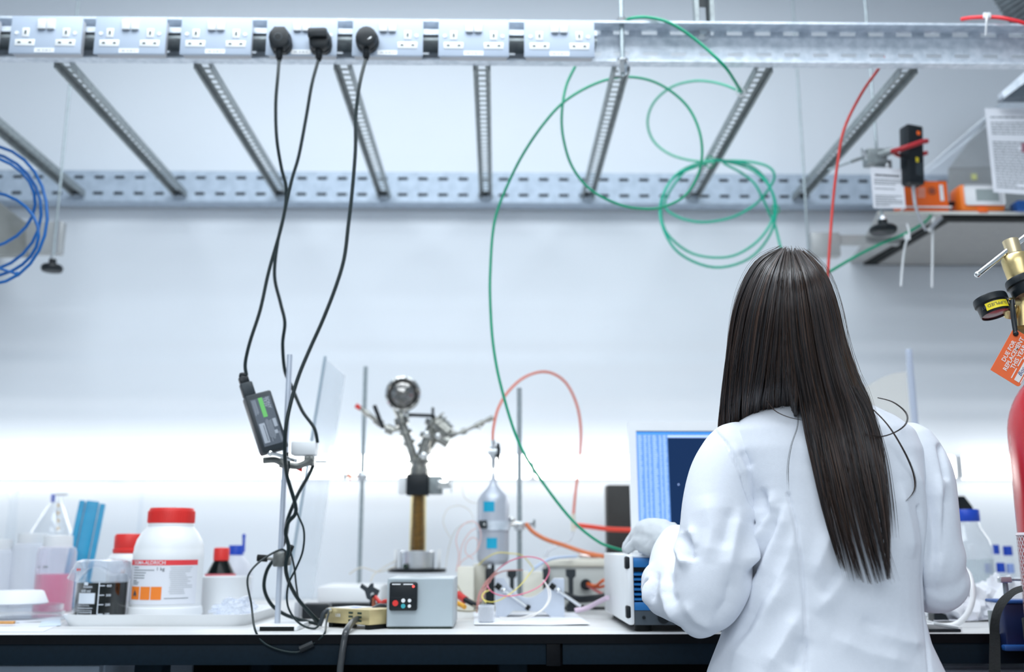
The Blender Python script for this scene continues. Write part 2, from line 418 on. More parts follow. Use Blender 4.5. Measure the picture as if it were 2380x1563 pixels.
drawer_unit(P(-170, 1543, yd).x, P(236, 1543, yd).x, yd, P(100, 1543, yd).z, 'grey drawer unit under the bench below the petri dishes')
drawer_unit(P(2182, 1552, yd).x, P(2520, 1552, yd).x, yd, P(2280, 1552, yd).z, 'grey drawer unit under the bench beside the red gas cylinder')

# ---------------------------------------------------------------- strip lights on the wall
zs1, zs0 = P(740, 1057, 2.805).z, P(740, 1112, 2.805).z
for (pc, lab) in ((-242, 'lit strip light on the back wall above the left bottles'), (741, 'lit strip light on the back wall behind the retort stand'),
                  (1733, 'lit strip light on the back wall behind the person'), (2722, 'lit strip light on the back wall beyond the gas cylinder')):
    xc = P(pc, 1085, 2.805).x
    t = thing('strip_light', lab, 'light', (xc, 2.85, zs0), 'strip lights along the back wall')
    MB().span((xc - 0.600, 2.834, zs0 + 0.004), (xc + 0.600, WALL_Y, zs1 - 0.004), M_white, 0.003).build('housing', t)
    MB().span((xc - 0.592, 2.801, zs0), (xc + 0.592, 2.834, zs1), M_lamp, 0.006).build('diffuser', t, 'glowing white diffuser')
    for sgn in (-1, 1):
        MB().span((xc + sgn * 0.5925, 2.802, zs0 + 0.001), (xc + sgn * 0.602, 2.834, zs1 - 0.001), M_white, 0.004).build('end_cap', t)

# ---------------------------------------------------------------- cable ladder
YF, YR = 1.95, 2.80
Z0, Z1 = 2.0633, 2.1478
YW, YL = 1.985, 1.963
YF = 1.943
rack = thing('cable_ladder', 'galvanised steel cable ladder hung horizontally over the bench', 'cable rack', (0, 2.4, Z0))
RX = 1.85
web = MB()
pitch = 66 * mpp(P(1800, 80, YW))
x_ref = P(1707, 80, YW).x
n0 = int((-RX + 0.05 - x_ref) / pitch); slots = []
ztop = P(1707, 78, YW).z; zlow = P(1707, 127, YW).z
for k in range(n0, 60):
    x = x_ref + k * pitch
    if x < -RX + 0.03 or x > RX - 0.03: continue
    slots.append((x - 0.017 + RX, ztop - 0.0045 - Z0, x + 0.017 + RX, ztop + 0.0045 - Z0))
    slots.append((x - 0.017 + RX, zlow - 0.0045 - Z0, x + 0.017 + RX, zlow + 0.0045 - Z0))
web.holes((-RX, YW, Z0), EX, EZ, 2 * RX, Z1 - Z0, slots, (0, 0.002, 0), M_galv)
web.span((-RX, YL, Z0), (RX, YW - .0001, Z0 + 0.0022), M_galv)
web.span((-RX, YF, Z1 - 0.0022), (RX, YW - .0001, Z1), M_galv)
web.span((-RX, YL, Z0 + 0.0022), (RX, YL + 0.002, Z0 + 0.0042), M_galv)
web.span((-RX, YF, Z1 - 0.0052), (RX, YF + 0.002, Z1 - 0.0022), M_galv)
front_rail = web.build('front_rail', rack)
xs1 = P(1384, 90, 1.96).x
MB().span((-RX, 1.9285, 2.091), (xs1, YW - .001, 2.097), M_galv2).span((-RX, 1.9285, 2.104), (xs1, YW - .001, 2.116), M_galv).build('mounting_strut', rack)
# rear rail: web faces the camera
b = MB(); zr0, zr1 = P(1190, 470, YR).z, P(1190, 403, YR).z
pitch2 = 46.7 * mpp(P(1190, 420, YR)); x_ref = P(1030, 418, YR).x; slots = []
za, zb_ = P(1190, 417, YR).z, P(1190, 454, YR).z
for k in range(-50, 60):
    x = x_ref + k * pitch2
    if abs(x) > RX - 0.03: continue
    for zc in (za, zb_): slots.append((x - 0.0145 + RX, zc - 0.0045 - zr0, x + 0.0145 + RX, zc + 0.0045 - zr0))
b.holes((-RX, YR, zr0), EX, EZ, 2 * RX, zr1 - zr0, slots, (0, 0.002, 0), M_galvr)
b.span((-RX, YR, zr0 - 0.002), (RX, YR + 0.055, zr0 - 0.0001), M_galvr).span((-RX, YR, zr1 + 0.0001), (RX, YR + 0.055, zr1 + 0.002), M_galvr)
b.span((-RX, YR + 0.052, zr0 - 0.001), (RX, YR + 0.055, zr1), M_dgrey)  # dark backing stands in for the unlit gap behind the slots
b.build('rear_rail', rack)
for x in (-1.5, 0.0, 1.5):
    MB().span((x - 0.02, YR + 0.055, 2.06), (x + 0.02, WALL_Y, 2.12), M_galv2).build('wall_bracket', rack)
# rungs
RW, RH, RZ = 0.038, 0.018, 2.0525
def rung(x):
    r = MB(); L = YR - YW - 0.003; y0 = YW + 0.0025; 
    hl = [(0.0115, 0.012 + k * 0.0255, RW - 0.0115, 0.012 + k * 0.0255 + 0.018) for k in range(int((L - 0.02) / 0.0255))]
    r.holes((x - RW / 2, y0, RZ + RH), EX, EY, RW, L, hl, (0, 0, -0.0016), M_galv2)
    for sg in (-1, 1):
        xa = x + sg * RW / 2; xi = xa - sg * 0.0018; xl = xa - sg * 0.0045
        r.span((min(xa, xi), y0, RZ), (max(xa, xi), y0 + L, RZ + RH - 0.0016), M_galv2)
        r.span((min(xl, xi), y0, RZ), (max(xl, xi), y0 + L, RZ + 0.0018), M_galv2)
    return r
rung_x = [P(p, 152, 2.0).x for p in (-172, 152, 475, 798, 1120, 1442, 1772, 2106)]
for x in rung_x: rung(x).build('rung', rack)
pb = P(1633, 76, YW - .004)
bolt = MB().cyl(pb + Vector((0, 0.008, 0)), pb + Vector((0, 0.001, 0)), 0.018, M_steel).cyl(pb + Vector((0, 0.001, 0)), pb + Vector((0, -0.008, 0)), 0.0095, M_chrome, n=6)
bolt.build('bolt', rack)
# strut hanger rising from the rack
ph = P(1634, 40, 1.965)
hx0, hx1 = P(1612, 20, 1.965).x, P(1657, 20, 1.965).x
hang = thing('strut_hanger', 'slotted steel strut hanger rising from the ladder to the ceiling', 'strut', (ph.x, 1.965, Z1))
h = MB(); hl = []
zt = P(1634, 12, 1.965).z
zz = zt
h.holes((hx0, 1.974, Z1 + 0.0005), EX, EZ, hx1 - hx0, 2.9 - Z1 - 0.0005, [((hx1 - hx0) / 2 - 0.007, zt - 0.038 - Z1 - 0.0005 + k * 0.07, (hx1 - hx0) / 2 + 0.007, zt - Z1 - 0.0005 + k * 0.07 - 0.003) for k in range(1, 10)] + [((hx1 - hx0) / 2 - 0.007, 0.0, (hx1 - hx0) / 2 + 0.007, zt - Z1 - 0.0005)], (0, -0.002, 0), M_dgrey)  # web coloured dark to stand in for shade in the channel recess
h.span((hx0, 1.952, Z1 + 0.0005), (hx0 + 0.009, 1.972, 2.9), M_galv2).span((hx1 - 0.009, 1.952, Z1 + 0.0005), (hx1, 1.972, 2.9), M_galv2)
h.build('channel', hang)

def threaded_rod(px0, py0, y, ztop, zbot, r, label, nuts=()):
    x = P(px0, py0, y).x
    t = thing('threaded_rod', label, 'rod', (x, y, zbot))
    MB().cyl((x, y, zbot), (x, y, ztop), r, M_rod, n=12).build('shaft', t)
    for z in nuts: MB().cyl((x, y, z - 0.006), (x, y, z + 0.006), r * 2.1, M_steel, n=6).build('nut', t)
    return x
yr = 1.957
zc0 = P(1440, 176, yr).z
xr = P(1446, 100, yr).x
rod1 = thing('threaded_rod', 'threaded rod with nuts passing through the front rail beside the last socket', 'rod', (xr, yr, zc0))
MB().cyl((xr, yr, zc0), (xr, yr, 2.9), 0.005, M_rod, n=12).build('shaft', rod1)
MB().cyl((xr, yr, Z1 + 0.0005), (xr, yr, Z1 + 0.012), 0.0105, M_chrome, n=6).build('nut', rod1)
MB().cyl((xr, yr, zc0 + 0.004), (xr, yr, Z0 - 0.004), 0.0095, M_chrome, n=6).cyl((xr, yr, Z0 - 0.004), (xr, yr, Z0 - 0.0002), 0.013, M_steel).build('coupling_nut', rod1)

# ---------------------------------------------------------------- sockets
M_faint = mat('faint_ink', (0.52, 0.55, 0.58), 0.8, noise_amt=0.1)
def socket(xc):
    yp, zc = 1.900, 2.0822
    t = thing('double_socket', 'x', 'power socket', (xc, 1.93, zc), 'metal clad double sockets on the front rail')
    MB().span((xc - 0.070, yp + 0.004, zc - 0.0395), (xc + 0.070, 1.9275, zc + 0.0395), M_boxgrey, 0.003).build('back_box', t)
    fp = MB().span((xc - 0.0735, yp, zc - 0.0425), (xc + 0.0735, yp + 0.006, zc + 0.0425), M_plate, 0.0025)
    for sx in (-0.060, 0.060): fp.cyl((xc + sx, yp + 0.001, zc + 0.003), (xc + sx, yp - 0.0012, zc + 0.003), 0.0042, M_white, n=14)
    plate = fp.build('face_plate', t)
    lab = MB().span((xc - 0.0205, yp - 0.0006, zc - 0.0405), (xc + 0.0205, yp + 0.0002, zc - 0.0305), M_white)
    for q, w in ((-0.011, 0.007), (-0.002, 0.004), (0.005, 0.006), (0.012, 0.003)): lab.span((xc + q - w / 2, yp - 0.0009, zc - 0.037), (xc + q + w / 2, yp - 0.0006, zc - 0.034), M_faint)
    lab.build('label_strip', plate, 'white label strip')
    for sx in (-1, 1):
        x = xc + sx * 0.0092
        MB().prism([(-0.0085, -0.011), (0.0085, -0.011), (0.0085, 0.011), (-0.0085, 0.011)], (x, yp + 0.001, zc + 0.0225), EX, EZ, (0, -0.0055, 0), M_white, bev=0.0018).span((x - 0.006, yp - 0.005, zc + 0.0098), (x + 0.006, yp - 0.0006, zc + 0.0112), M_inkgrey).build('switch', t, 'white rocker switch')
        o = MB(); xo = xc + sx * 0.0415
        o.span((xo - 0.0075, yp - 0.0012, zc - 0.006), (xo + 0.0075, yp + 0.0005, zc + 0.0145), M_white, 0.001)
        o.span((xo - 0.0205, yp - 0.0012, zc - 0.0262), (xo + 0.0205, yp + 0.0005, zc - 0.0112), M_white, 0.001)
        o.span((xo - 0.0018, yp - 0.0016, zc + 0.000), (xo + 0.0018, yp - 0.0010, zc + 0.0085), M_slot)
        for q in (-0.0112, 0.0112): o.span((xo + q - 0.003, yp - 0.0016, zc - 0.0205), (xo + q + 0.003, yp - 0.0010, zc - 0.0168), M_slot)
        o.build('outlet', t, 'white three pin outlet')
    return t
sock_px = (106, 302, 502, 701, 901, 1101, 1300)
sx = [P(p, 85, 1.9).x for p in sock_px]
s0 = socket(sx[0])
labs = ['empty grey double power socket at the far left end of the row', 'empty grey double power socket, second along the row from the left',
        'empty grey double power socket just left of the one holding two plugs', 'grey double power socket holding two black plugs',
        'grey double power socket holding one black plug in its left outlet', 'empty grey double power socket, second from the threaded rod',
        'empty grey double power socket next to the threaded rod']
SOCK = [s0]
for x in sx[1:]: SOCK.append(copy_tree(s0, (x - sx[0], 0, 0)))
for o, l in zip(SOCK, labs): o['label'] = l
x7 = P(-94, 85, 1.9).x
o = copy_tree(s0, (x7 - sx[0], 0, 0)); o['label'] = 'grey double power socket cut off by the left edge of the photo'

# ---------------------------------------------------------------- plugs and cords
def plug_geo(mb, x, z, style):
    y = 1.8985
    if style == 0: poly = [(-0.012, 0.027), (0.011, 0.027), (0.020, 0.014), (0.0235, -0.004), (0.022, -0.014), (0.012, -0.026), (-0.013, -0.026), (-0.0205, -0.012), (-0.0235, 0.002), (-0.0225, 0.012)]
    elif style == 1: poly = [(-0.014, 0.024), (0.013, 0.025), (0.0225, 0.010), (0.024, -0.006), (0.022, -0.018), (0.013, -0.026), (-0.014, -0.026), (-0.0205, -0.016), (-0.0225, 0.000), (-0.0225, 0.014)]
    else: poly = [(0.024 * math.cos(a), 0.026 * math.sin(a) + (0 if math.sin(a) > 0 else 0.001)) for a in [2 * PI * k / 16 for k in range(16)]]
    mb.prism(poly, (x, y, z), EX, EZ, (0, -0.012, 0), M_black, bev=0.001)
    k = 0.93
    mb.prism([(a * k, b * k) for a, b in poly], (x, y - 0.012, z), EX, EZ, (0, -0.018, 0), M_black, bev=0.007)
    if style == 1: mb.span((x - 0.021, y - 0.038, z - 0.004), (x + 0.018, y - 0.02, z + 0.016), M_black, 0.003)
    if style == 0: mb.lathe([(0.009, 0), (0.009, 0.0008), (0.0065, 0.0012), (0.0065, 0)], (x - 0.001, y - 0.0295, z - 0.001), M_dgrey, ax=(0, -1, 0), n=20)
    if style == 2: mb.prism([(0, 0), (0.008, 0.003), (0.009, 0.007), (0.006, 0.006)], (x + 0.003, y - 0.0302, z - 0.009), EX, EZ, (0, -0.0003, 0), M_white)
    mb.cyl((x, y - 0.016, z - 0.024), (x, y - 0.013, z - 0.046), 0.0075, M_black, 0.0045, n=12)
    for q in range(3): mb.cyl((x, y - 0.0155, z - 0.031 - q * 0.004), (x, y - 0.0153, z - 0.0325 - q * 0.004), 0.0075, M_black, n=12)

def cord(label, ppx, ppy, style, pts, r):
    p = P(ppx, ppy - 2, 1.88)
    t = thing('power_lead', label, 'power lead', (p.x, 1.88, p.z))
    m = MB(); plug_geo(m, p.x, p.z, style); m.build('plug', t)
    start = Vector((p.x, 1.885, p.z - 0.040))
    MB().tube([start] + path(pts), r, M_cable, n=10).build('cable', t)
    return t
cordA = cord('black power lead from the left plug of the pair down to the white supply box', 650, 93, 0,
     [(646, 175, 1.875), (641, 240, 1.87), (643, 320, 1.87), (654, 390, 1.88), (665, 435, 1.885), (662, 490, 1.89), (646, 560, 1.90), (638, 640, 1.90), (652, 705, 1.90), (662, 750, 1.90),
      (657, 800, 1.905), (662, 862, 1.912), (677, 897, 1.91), (702, 955, 1.905), (730, 995, 1.90), (738, 1030, 1.90)], 0.0033)
cordB = cord('black power lead from the right plug of the pair down to the laptop adapter', 742, 93, 1,
     [(725, 195, 1.875), (712, 270, 1.87), (695, 360, 1.865), (679, 415, 1.862), (665, 475, 1.862), (652, 535, 1.862), (625, 630, 1.86), (605, 720, 1.855), (581, 795, 1.85), (570, 845, 1.85), (573, 873, 1.85)], 0.0033)
cordC = cord('black power lead from the single plug, hanging past the retort stand to the bench', 852, 91, 2,
     [(836, 195, 1.87), (827, 270, 1.865), (826, 350, 1.86), (818, 450, 1.86), (810, 520, 1.858), (800, 600, 1.855), (780, 668, 1.85), (750, 745, 1.845), (720, 812, 1.84), (694, 875, 1.828),
      (675, 940, 1.815), (664, 1000, 1.808), (662, 1060, 1.812), (668, 1110, 1.84), (688, 1185, 1.85), (670, 1215, 1.855), (664, 1240, 1.858), (671, 1275, 1.86), (664, 1315, 1.86), (670, 1350, 1.87), (692, 1392, 1.885), (720, 1425, 1.90), (747, 1452, 1.915)], 0.0036)

# ---------------------------------------------------------------- retort stand with clamps
yS = 1.90
foot = P(645, 1440, yS); rx = foot.x
stand = thing('retort_stand', 'retort stand with white base and grey rod carrying the laptop adapter', 'stand', (rx, yS, ZB))
bx0, bx1 = P(588, 1465, 1.83).x, P(690, 1465, 1.83).x
MB().span((bx0, 1.832, ZB), (bx1, 1.975, ZB + 0.0085), M_white, 0.002).build('base', stand)
MB().span((P(603, 1465, 1.83).x, 1.8305, ZB), (P(683, 1465, 1.83).x, 1.834, ZB + 0.0075), M_rubber).build('base_pad', stand, 'black pad at the front of the base')
rodtop = P(670, 825, yS).z
MB().cyl((rx, yS, ZB + 0.006), (rx, yS, rodtop), 0.0052, M_alu, n=20).build('rod', stand)
def clampset(name, parent, parts): return parts.build(name, parent)
zc = P(645, 1300, yS).z
cl = thing('boss_clamp', 'small metal boss clamp low on the retort stand rod with black screw', 'clamp', (rx, yS, zc))
MB().span((rx - 0.011, yS - 0.015, zc - 0.014), (rx + 0.011, yS - 0.0056, zc + 0.014), M_clamp, 0.003).span((rx + 0.0056, yS - 0.010, zc - 0.012), (rx + 0.020, yS + 0.008, zc + 0.004), M_clamp, 0.003).build('body', cl)
MB().cyl((rx - 0.011, yS - 0.01, zc), (rx - 0.024, yS - 0.01, zc + 0.001), 0.0028, M_clamp).cyl((rx - 0.022, yS - 0.01, zc + 0.001), (rx - 0.040, yS - 0.01, zc + 0.002), 0.0065, M_rubber, n=12).build('screw', cl, 'black headed screw')
MB().cyl((rx + 0.014, yS - 0.006, zc + 0.005), (rx + 0.022, yS - 0.012, zc + 0.024), 0.0055, M_rubber, n=12).build('knob', cl, 'black knob')
# upper clamp
yu = 1.885
c1 = P(660, 1072, yu)
uc = thing('retort_clamp', 'metal retort clamp spread under the laptop adapter on the stand', 'clamp', (rx, yS, c1.z))
u = MB()
u.tube(path([(612, 1071), (640, 1070), (662, 1080), (690, 1084), (712, 1076), (725, 1066)], yu), 0.0065, M_clamp, n=10)
u.build('jaw', uc)
MB().span(P(705, 1082, yu), P(733, 1062, yu + 0.02), M_clamp, 0.003).build('boss', uc)
MB().tube(path([(627, 1055), (645, 1058), (668, 1066), (690, 1072)], 1.845), 0.0034, M_chrome, n=8).ball(P(628, 1054, 1.845), 0.006, M_chrome).build('lever', uc, 'shiny ball ended lever')
MB().cyl(P(733, 1074, yu), P(759, 1074, yu), 0.0018, M_rod, n=8).build('screw', uc)
MB().cyl(P(604, 1060, yu), P(610, 1085, yu), 0.0012, M_rod, n=8).build('wing', uc)
MB().span((rx - 0.009, yS - 0.012, c1.z - 0.012), (rx + 0.009, yS + 0.012, c1.z + 0.006), M_clamp, 0.002).build('collar', uc)
MB().prism([(0, 0), (0.013, 0.006), (0.013, -0.006)], P(686, 1091, yu), EX, EZ, (0, 0.004, 0), M_red).build('red_flag', uc, 'small red wedge')

# laptop adapter
ct = P(617, 984, 1.858)
ua = (P(640, 1055, 1.858) - P(597, 921, 1.858)).normalized()
na = Vector((0.10, -1, 0.08)); na = (na - ua * na.dot(ua)).normalized(); wa = ua.cross(na)
if wa.x < 0: wa = -wa
wa = (Matrix.Rotation(math.radians(-18), 3, ua) @ wa); na = ua.cross(wa)
if na.y > 0: na = -na
R = Matrix((wa, ua, -na)).transposed()
La, Wa, Ta = 0.114, 0.050, 0.030
ad = thing('laptop_adapter', 'black laptop power adapter with green printed label resting on the clamp', 'power adapter', ct)
MB().box(ct, (Wa, La, Ta), M_dgrey, 0.004, R).build('body', ad)
lb = MB(); fo = ct + na * (Ta / 2 + 0.0003)
def apt(w, l, h=0.0): return fo + wa * w + ua * l + na * h
def arect(m, w0, l0, w1, l1, mm, h): m.quad(apt(w0, l0, h), apt(w1, l0, h), apt(w1, l1, h), apt(w0, l1, h), na * 0.0002, mm)
arect(lb, -0.019, -0.046, 0.019, 0.046, mat('label_slate', (0.10, 0.12, 0.15), 0.5, noise_amt=0.1), 0)
arect(lb, -0.004, -0.046, 0.004, -0.008, mat('label_green', (0.16, 0.55, 0.14), 0.5, noise_amt=0.05), 0.0003)
M_lg = mat('label_grey', (0.42, 0.46, 0.52), 0.5, noise_amt=0.1)
lb.text('SONY', apt(0.010, -0.045, 0.0004), ua, wa, 0.0085, M_lg, 0.02)
lb.text('19.5V', apt(0.0045, -0.044, 0.0004), ua, wa, 0.0075, M_lg, 0.02)
arect(lb, 0.010, -0.002, 0.0165, 0.014, M_lg, 0.0003)
arect(lb, -0.0165, 0.002, -0.006, 0.040, M_lg, 0.0003)
arect(lb, -0.0095, 0.006, -0.0085, 0.037, M_ink, 0.0006)
arect(lb, 0.008, 0.020, 0.0135, 0.027, M_lg, 0.0003)
random.seed(3)
for w in (-0.0165, -0.0145, -0.0125, -0.0105): arect(lb, w, -0.044, w + 0.0007, -0.012 - random.random() * 0.01, M_lg, 0.0003)
for w in (-0.003, -0.001, 0.001, 0.003, 0.005, 0.007): arect(lb, w, -0.004 + random.random() * 0.004, w + 0.0006, 0.03 + random.random() * 0.012, M_lg, 0.0003)
for w in (0.0145, 0.0165): arect(lb, w, 0.024, w + 0.0006, 0.043, M_lg, 0.0003)
lb.build('label_sticker', ad, 'slate label sticker with green bar')
inlet = ct - ua * (La / 2)
c0 = P(573, 873, 1.85)
MB().box(inlet - ua * 0.013 - wa * 0.013, (0.023, 0.028, 0.017), M_dgrey, 0.003, R).box(inlet - ua * 0.032 - wa * 0.014, (0.018, 0.016, 0.014), M_black, 0.003, R).tube([inlet - ua * 0.036 - wa * 0.0145, inlet - ua * 0.044 - wa * 0.015, c0], lambda t: 0.0065 - 0.003 * t, M_black, n=10, sub=4).build('inlet_connector', cordB)
lead = path([(668, 1052, 1.862), (672, 1085, 1.866), (668, 1115, 1.862), (676, 1140, 1.858), (690, 1192, 1.855), (706, 1232, 1.852), (704, 1280, 1.852), (688, 1322, 1.853), (670, 1360, 1.853), (668, 1405, 1.853), (684, 1438, 1.853), (706, 1456, 1.853), (730, 1462, 1.855), (742, 1454, 1.87)])
MB().tube(lead, 0.0019, M_cable, n=8).build('output_lead', ad, 'thin black output lead')
# thin loop over the bench edge with its ferrite
fl = thing('ferrite_cable', 'thin black lead looping over the bench edge with a ferrite barrel', 'cable', P(700, 1500, 1.77))
pts = path([(672, 1296, 1.862), (655, 1278, 1.868), (612, 1300, 1.845), (583, 1328, 1.82), (575, 1355, 1.81), (584, 1405, 1.80), (592, 1462, 1.772), (612, 1494, 1.764), (650, 1512, 1.762), (690, 1517, 1.762), (712, 1506, 1.764), (735, 1492, 1.766), (754, 1474, 1.77), (758, 1450, 1.83), (764, 1425, 1.868)])
MB().tube(pts, 0.0019, M_cable, n=8).build('lead', fl)
MB().cyl(P(697, 1511, 1.762), P(728, 1497, 1.765), 0.0062, M_black, n=16).build('ferrite', fl)
thick = path([(672, 1200, 1.93), (661, 1260, 1.93), (640, 1296, 1.925), (620, 1328, 1.92), (614, 1368, 1.92), (630, 1405, 1.925), (660, 1428, 1.93), (700, 1442, 1.94), (742, 1452, 1.95)])
MB().tube(thick, 0.0034, M_cable, n=10).build('power_cable', label='thick black cable curving behind the retort stand rod onto the bench', cat='cable')
MB().tube(path([(675, 1282, 1.88), (684, 1320, 1.88), (689, 1365, 1.89), (698, 1400, 1.90), (735, 1448, 1.93)]), 0.0018, M_cable, n=8).build('thin_cable', label='thin grey black lead dropping straight from the low boss clamp', cat='cable')
# white supply box
wbx = thing('supply_box', 'small white power supply box sitting on the retort clamp', 'power supply', P(709, 1058, 1.905))
MB().span(P(675, 1059, 1.892), P(741, 1030, 1.925), M_white, 0.003).build('case', wbx)
MB().tube(path([(728, 1082, 1.905), (718, 1105, 1.90), (700, 1135, 1.895), (684, 1168, 1.89), (668, 1210, 1.89), (664, 1240, 1.89)]), 0.0034, M_cable, n=10).build('cable_tail', wbx, 'black cable tail')
# ---------------------------------------------------------------- left part of the bench
def tray_geo(name, label, cat, x0, x1, y0, y1, z0, h, flare, m, bottom_m=None):
    t = MB(); cx, cy = (x0 + x1) / 2, (y0 + y1) / 2
    def ring(inset, z):
        r = 0.03; pts = []
        for (qx, qy, a0) in ((x1 - r, y1 - r, 0), (x0 + r, y1 - r, 90), (x0 + r, y0 + r, 180), (x1 - r, y0 + r, 270)):
            for k in range(5):
                a = math.radians(a0 + k * 22.5); px = qx + r * math.cos(a); py = qy + r * math.sin(a)
                d = Vector((px - cx, py - cy)); s = 1 - inset / max(0.05, d.length)
                pts.append(Vector((cx + d.x * s, cy + d.y * s, z)))
        return pts
    rings = [ring(flare, z0), ring(flare * 0.2, z0 + h * 0.8), ring(0, z0 + h), ring(0.006, z0 + h), ring(flare + 0.004, z0 + 0.003)]
    n = len(rings[0]); vs = [v for r in rings for v in r]; fs = [list(range(n))[::-1], [4 * n + i for i in range(n)]]
    for j in range(4):
        for i in range(n): fs.append([j * n + i, j * n + (i + 1) % n, (j + 1) * n + (i + 1) % n, (j + 1) * n + i])
    t.add(vs, fs, m, True)
    return t.build(name, label=label, cat=cat)
tx0, tx1 = P(140, 1450, 1.95).x, P(578, 1450, 1.95).x
tray_geo('tray', 'white plastic lab tray holding the black beaker and the large reagent bottle', 'tray', tx0, tx1, 1.935, 2.255, ZB, 0.021, 0.012, M_white)
ZT = ZB + 0.0045

def at(pxc, y, z): q = P(pxc, 1400, y); return Vector((q.x, y, z))
# large reagent bottle
yb = 2.055; o = Vector((P(390, 1330, yb).x, yb, 0))
bt = thing('reagent_bottle', 'large white reagent bottle with red screw cap and flammable hazard label', 'bottle', (o.x, yb, ZT))
pr = prof(390, yb, [(82, 1436), (84, 1425), (82, 1411), (79, 1409), (78.5, 1300), (78.5, 1283), (77.5, 1281), (77, 1272), (72, 1255), (62, 1238), (54, 1229), (52, 1226), (51, 1224), (52, 1222), (51, 1218), (49, 1216)])
pr[0] = (pr[0][0] - 0.003, ZT)
MB().lathe(pr, (o.x, o.y, 0), M_white, n=48).build('body', bt)
pc = prof(390, yb, [(50, 1217), (51.5, 1216), (51.5, 1190), (48, 1182), (0.01, 1181)])
cp = MB().lathe(pc, (o.x, o.y, 0), M_red, n=48)
rr = pc[1][0]
for k in range(60):
    a = 2 * PI * k / 60
    cp.box((o.x + rr * math.cos(a), o.y + rr * math.sin(a), (pc[1][1] + pc[2][1]) / 2), (0.0022, 0.0022, abs(pc[2][1] - pc[1][1])), M_red, R=Matrix.Rotation(a, 3, 'Z'))
cp.build('screw_cap', bt, 'red ribbed screw cap')
r0 = prof(390, yb, [(79, 1340)])[0][0]
zz = lambda py: P(390, py, yb - 0.03).z
lb = MB(); A = lambda px: math.asin(max(-0.98, min(0.98, (px - 390) / 80.0)))
lb.patch(o, r0, zz(1404), zz(1301), A(316), A(466), M_paper, n=24, off=0.0003)
lb.patch(o, r0, zz(1314), zz(1302), A(316), A(466), mat('label_red', (0.85, 0.05, 0.06), 0.5, noise_amt=0.04), n=24, off=0.0006)
lb.ctext('SIGMA-ALDRICH', o, r0, A(331), zz(1312), 0.0098, M_paper, 0.012, off=0.0009)
lb.ctext('1 kg', o, r0, A(389), zz(1326), 0.0095, M_ink, 0.0, off=0.0009)
for px0 in (327, 354, 380):
    lb.patch(o, r0, zz(1393), zz(1363), A(px0), A(px0 + 24), M_orange, n=5, off=0.0007)
fl = [(-0.004, 0.0), (-0.0052, 0.005), (-0.003, 0.009), (-0.0008, 0.014), (0.0025, 0.009), (0.0045, 0.007), (0.005, 0.003), (0.0035, 0.0), (0.0015, 0.003), (-0.001, 0.003)]
vs = [cylpt(o, r0 + 0.001, A(339) + x / r0, zz(1387) + y) for x, y in fl]; lb.add(vs, [list(range(len(vs)))], M_ink)
for k, (a, b) in enumerate(((331, 345), (331, 385), (331, 365), (331, 362), (331, 362), (331, 342), (331, 348), (331, 346))):
    z = zz((1319, 1325, 1331, 1337, 1343, 1349, 1353, 1357)[k]); lb.patch(o, r0, z - 0.0012, z + 0.0008, A(a), A(b), M_inkgrey, n=4, off=0.0007)
for k in range(14):
    z = zz(1319 + k * 4.6); lb.patch(o, r0, z - 0.0007, z + 0.0005, A(418 + random.randint(0, 3)), A(446 + random.randint(0, 14)), mat('faint_ink', (0.52, 0.55, 0.58), 0.8, noise_amt=0.1), n=4, off=0.0007)
lb.patch(o, r0, zz(1391), zz(1389), A(410), A(455), M_inkgrey, n=4, off=0.0007)
lb.build('label', bt, 'printed label with red band and orange hazard squares')

# beaker with black liquid
yk = 2.03; xk = P(236, 1380, yk).x; o = Vector((xk, yk, 0))
bk = thing('beaker', 'glass beaker of black liquid covered with crinkled film, in the tray', 'beaker', (xk, yk, ZT))
gl = prof(236, yk, [(54, 1437), (58, 1432), (58.5, 1310), (60, 1304)]); gl[0] = (gl[0][0], ZT)
gw = gl + [(gl[-1][0] - 0.002, gl[-1][1]), (gl[-2][0] - 0.0022, gl[-2][1]), (gl[1][0] - 0.0025, gl[1][1] + 0.003), (0.0001, gl[0][1] + 0.004)]
MB().lathe(gw, o, M_glass, n=40, cap=False).build('glass', bk)
lq = prof(236, yk, [(53.5, 1433), (55.5, 1430), (56, 1354), (0.01, 1354)])
MB().lathe(lq, o, M_dark, n=40).build('liquid', bk, 'black liquid')
rb = gl[1][0] + 0.0006; zk = lambda py: P(236, py, yk - 0.04).z; Ab = lambda px: math.asin((px - 236) / 60.0)
M_print = mat('white_print', (0.72, 0.78, 0.86), 0.6, noise_amt=0.05)
mk = MB()
mk.patch(o, rb, zk(1404), zk(1379), Ab(204), Ab(244), M_print, n=8)
mk.ctext('DURAN', o, rb, Ab(215), zk(1367), 0.0052, M_print, 0.02)
mk.ctext('600 ml', o, rb, Ab(210), zk(1377), 0.0072, M_print, 0.015)
mk.patch(o, rb, zk(1361), zk(1354), Ab(216), Ab(226), M_print, n=4)
mk.ctext('Made in Germany', o, rb, Ab(205), zk(1409), 0.0034, M_print, 0.0)
for z, a, b in ((1414, 203, 241), (1424, 206, 238)): mk.patch(o, rb, zk(z + 0.7), zk(z - 0.7), Ab(a), Ab(b), M_print, n=6)
for a, b, c, d in ((203, 239, 1430, 1429), (203, 239, 1420, 1419)): mk.patch(o, rb, zk(c), zk(d), Ab(a), Ab(b), M_print, n=6)
for a in (203, 238): mk.patch(o, rb, zk(1430), zk(1419), Ab(a), Ab(a + 1), M_print, n=1)
mk.patch(o, rb, zk(1428), zk(1354), Ab(250.5), Ab(252.5), M_print, n=1)
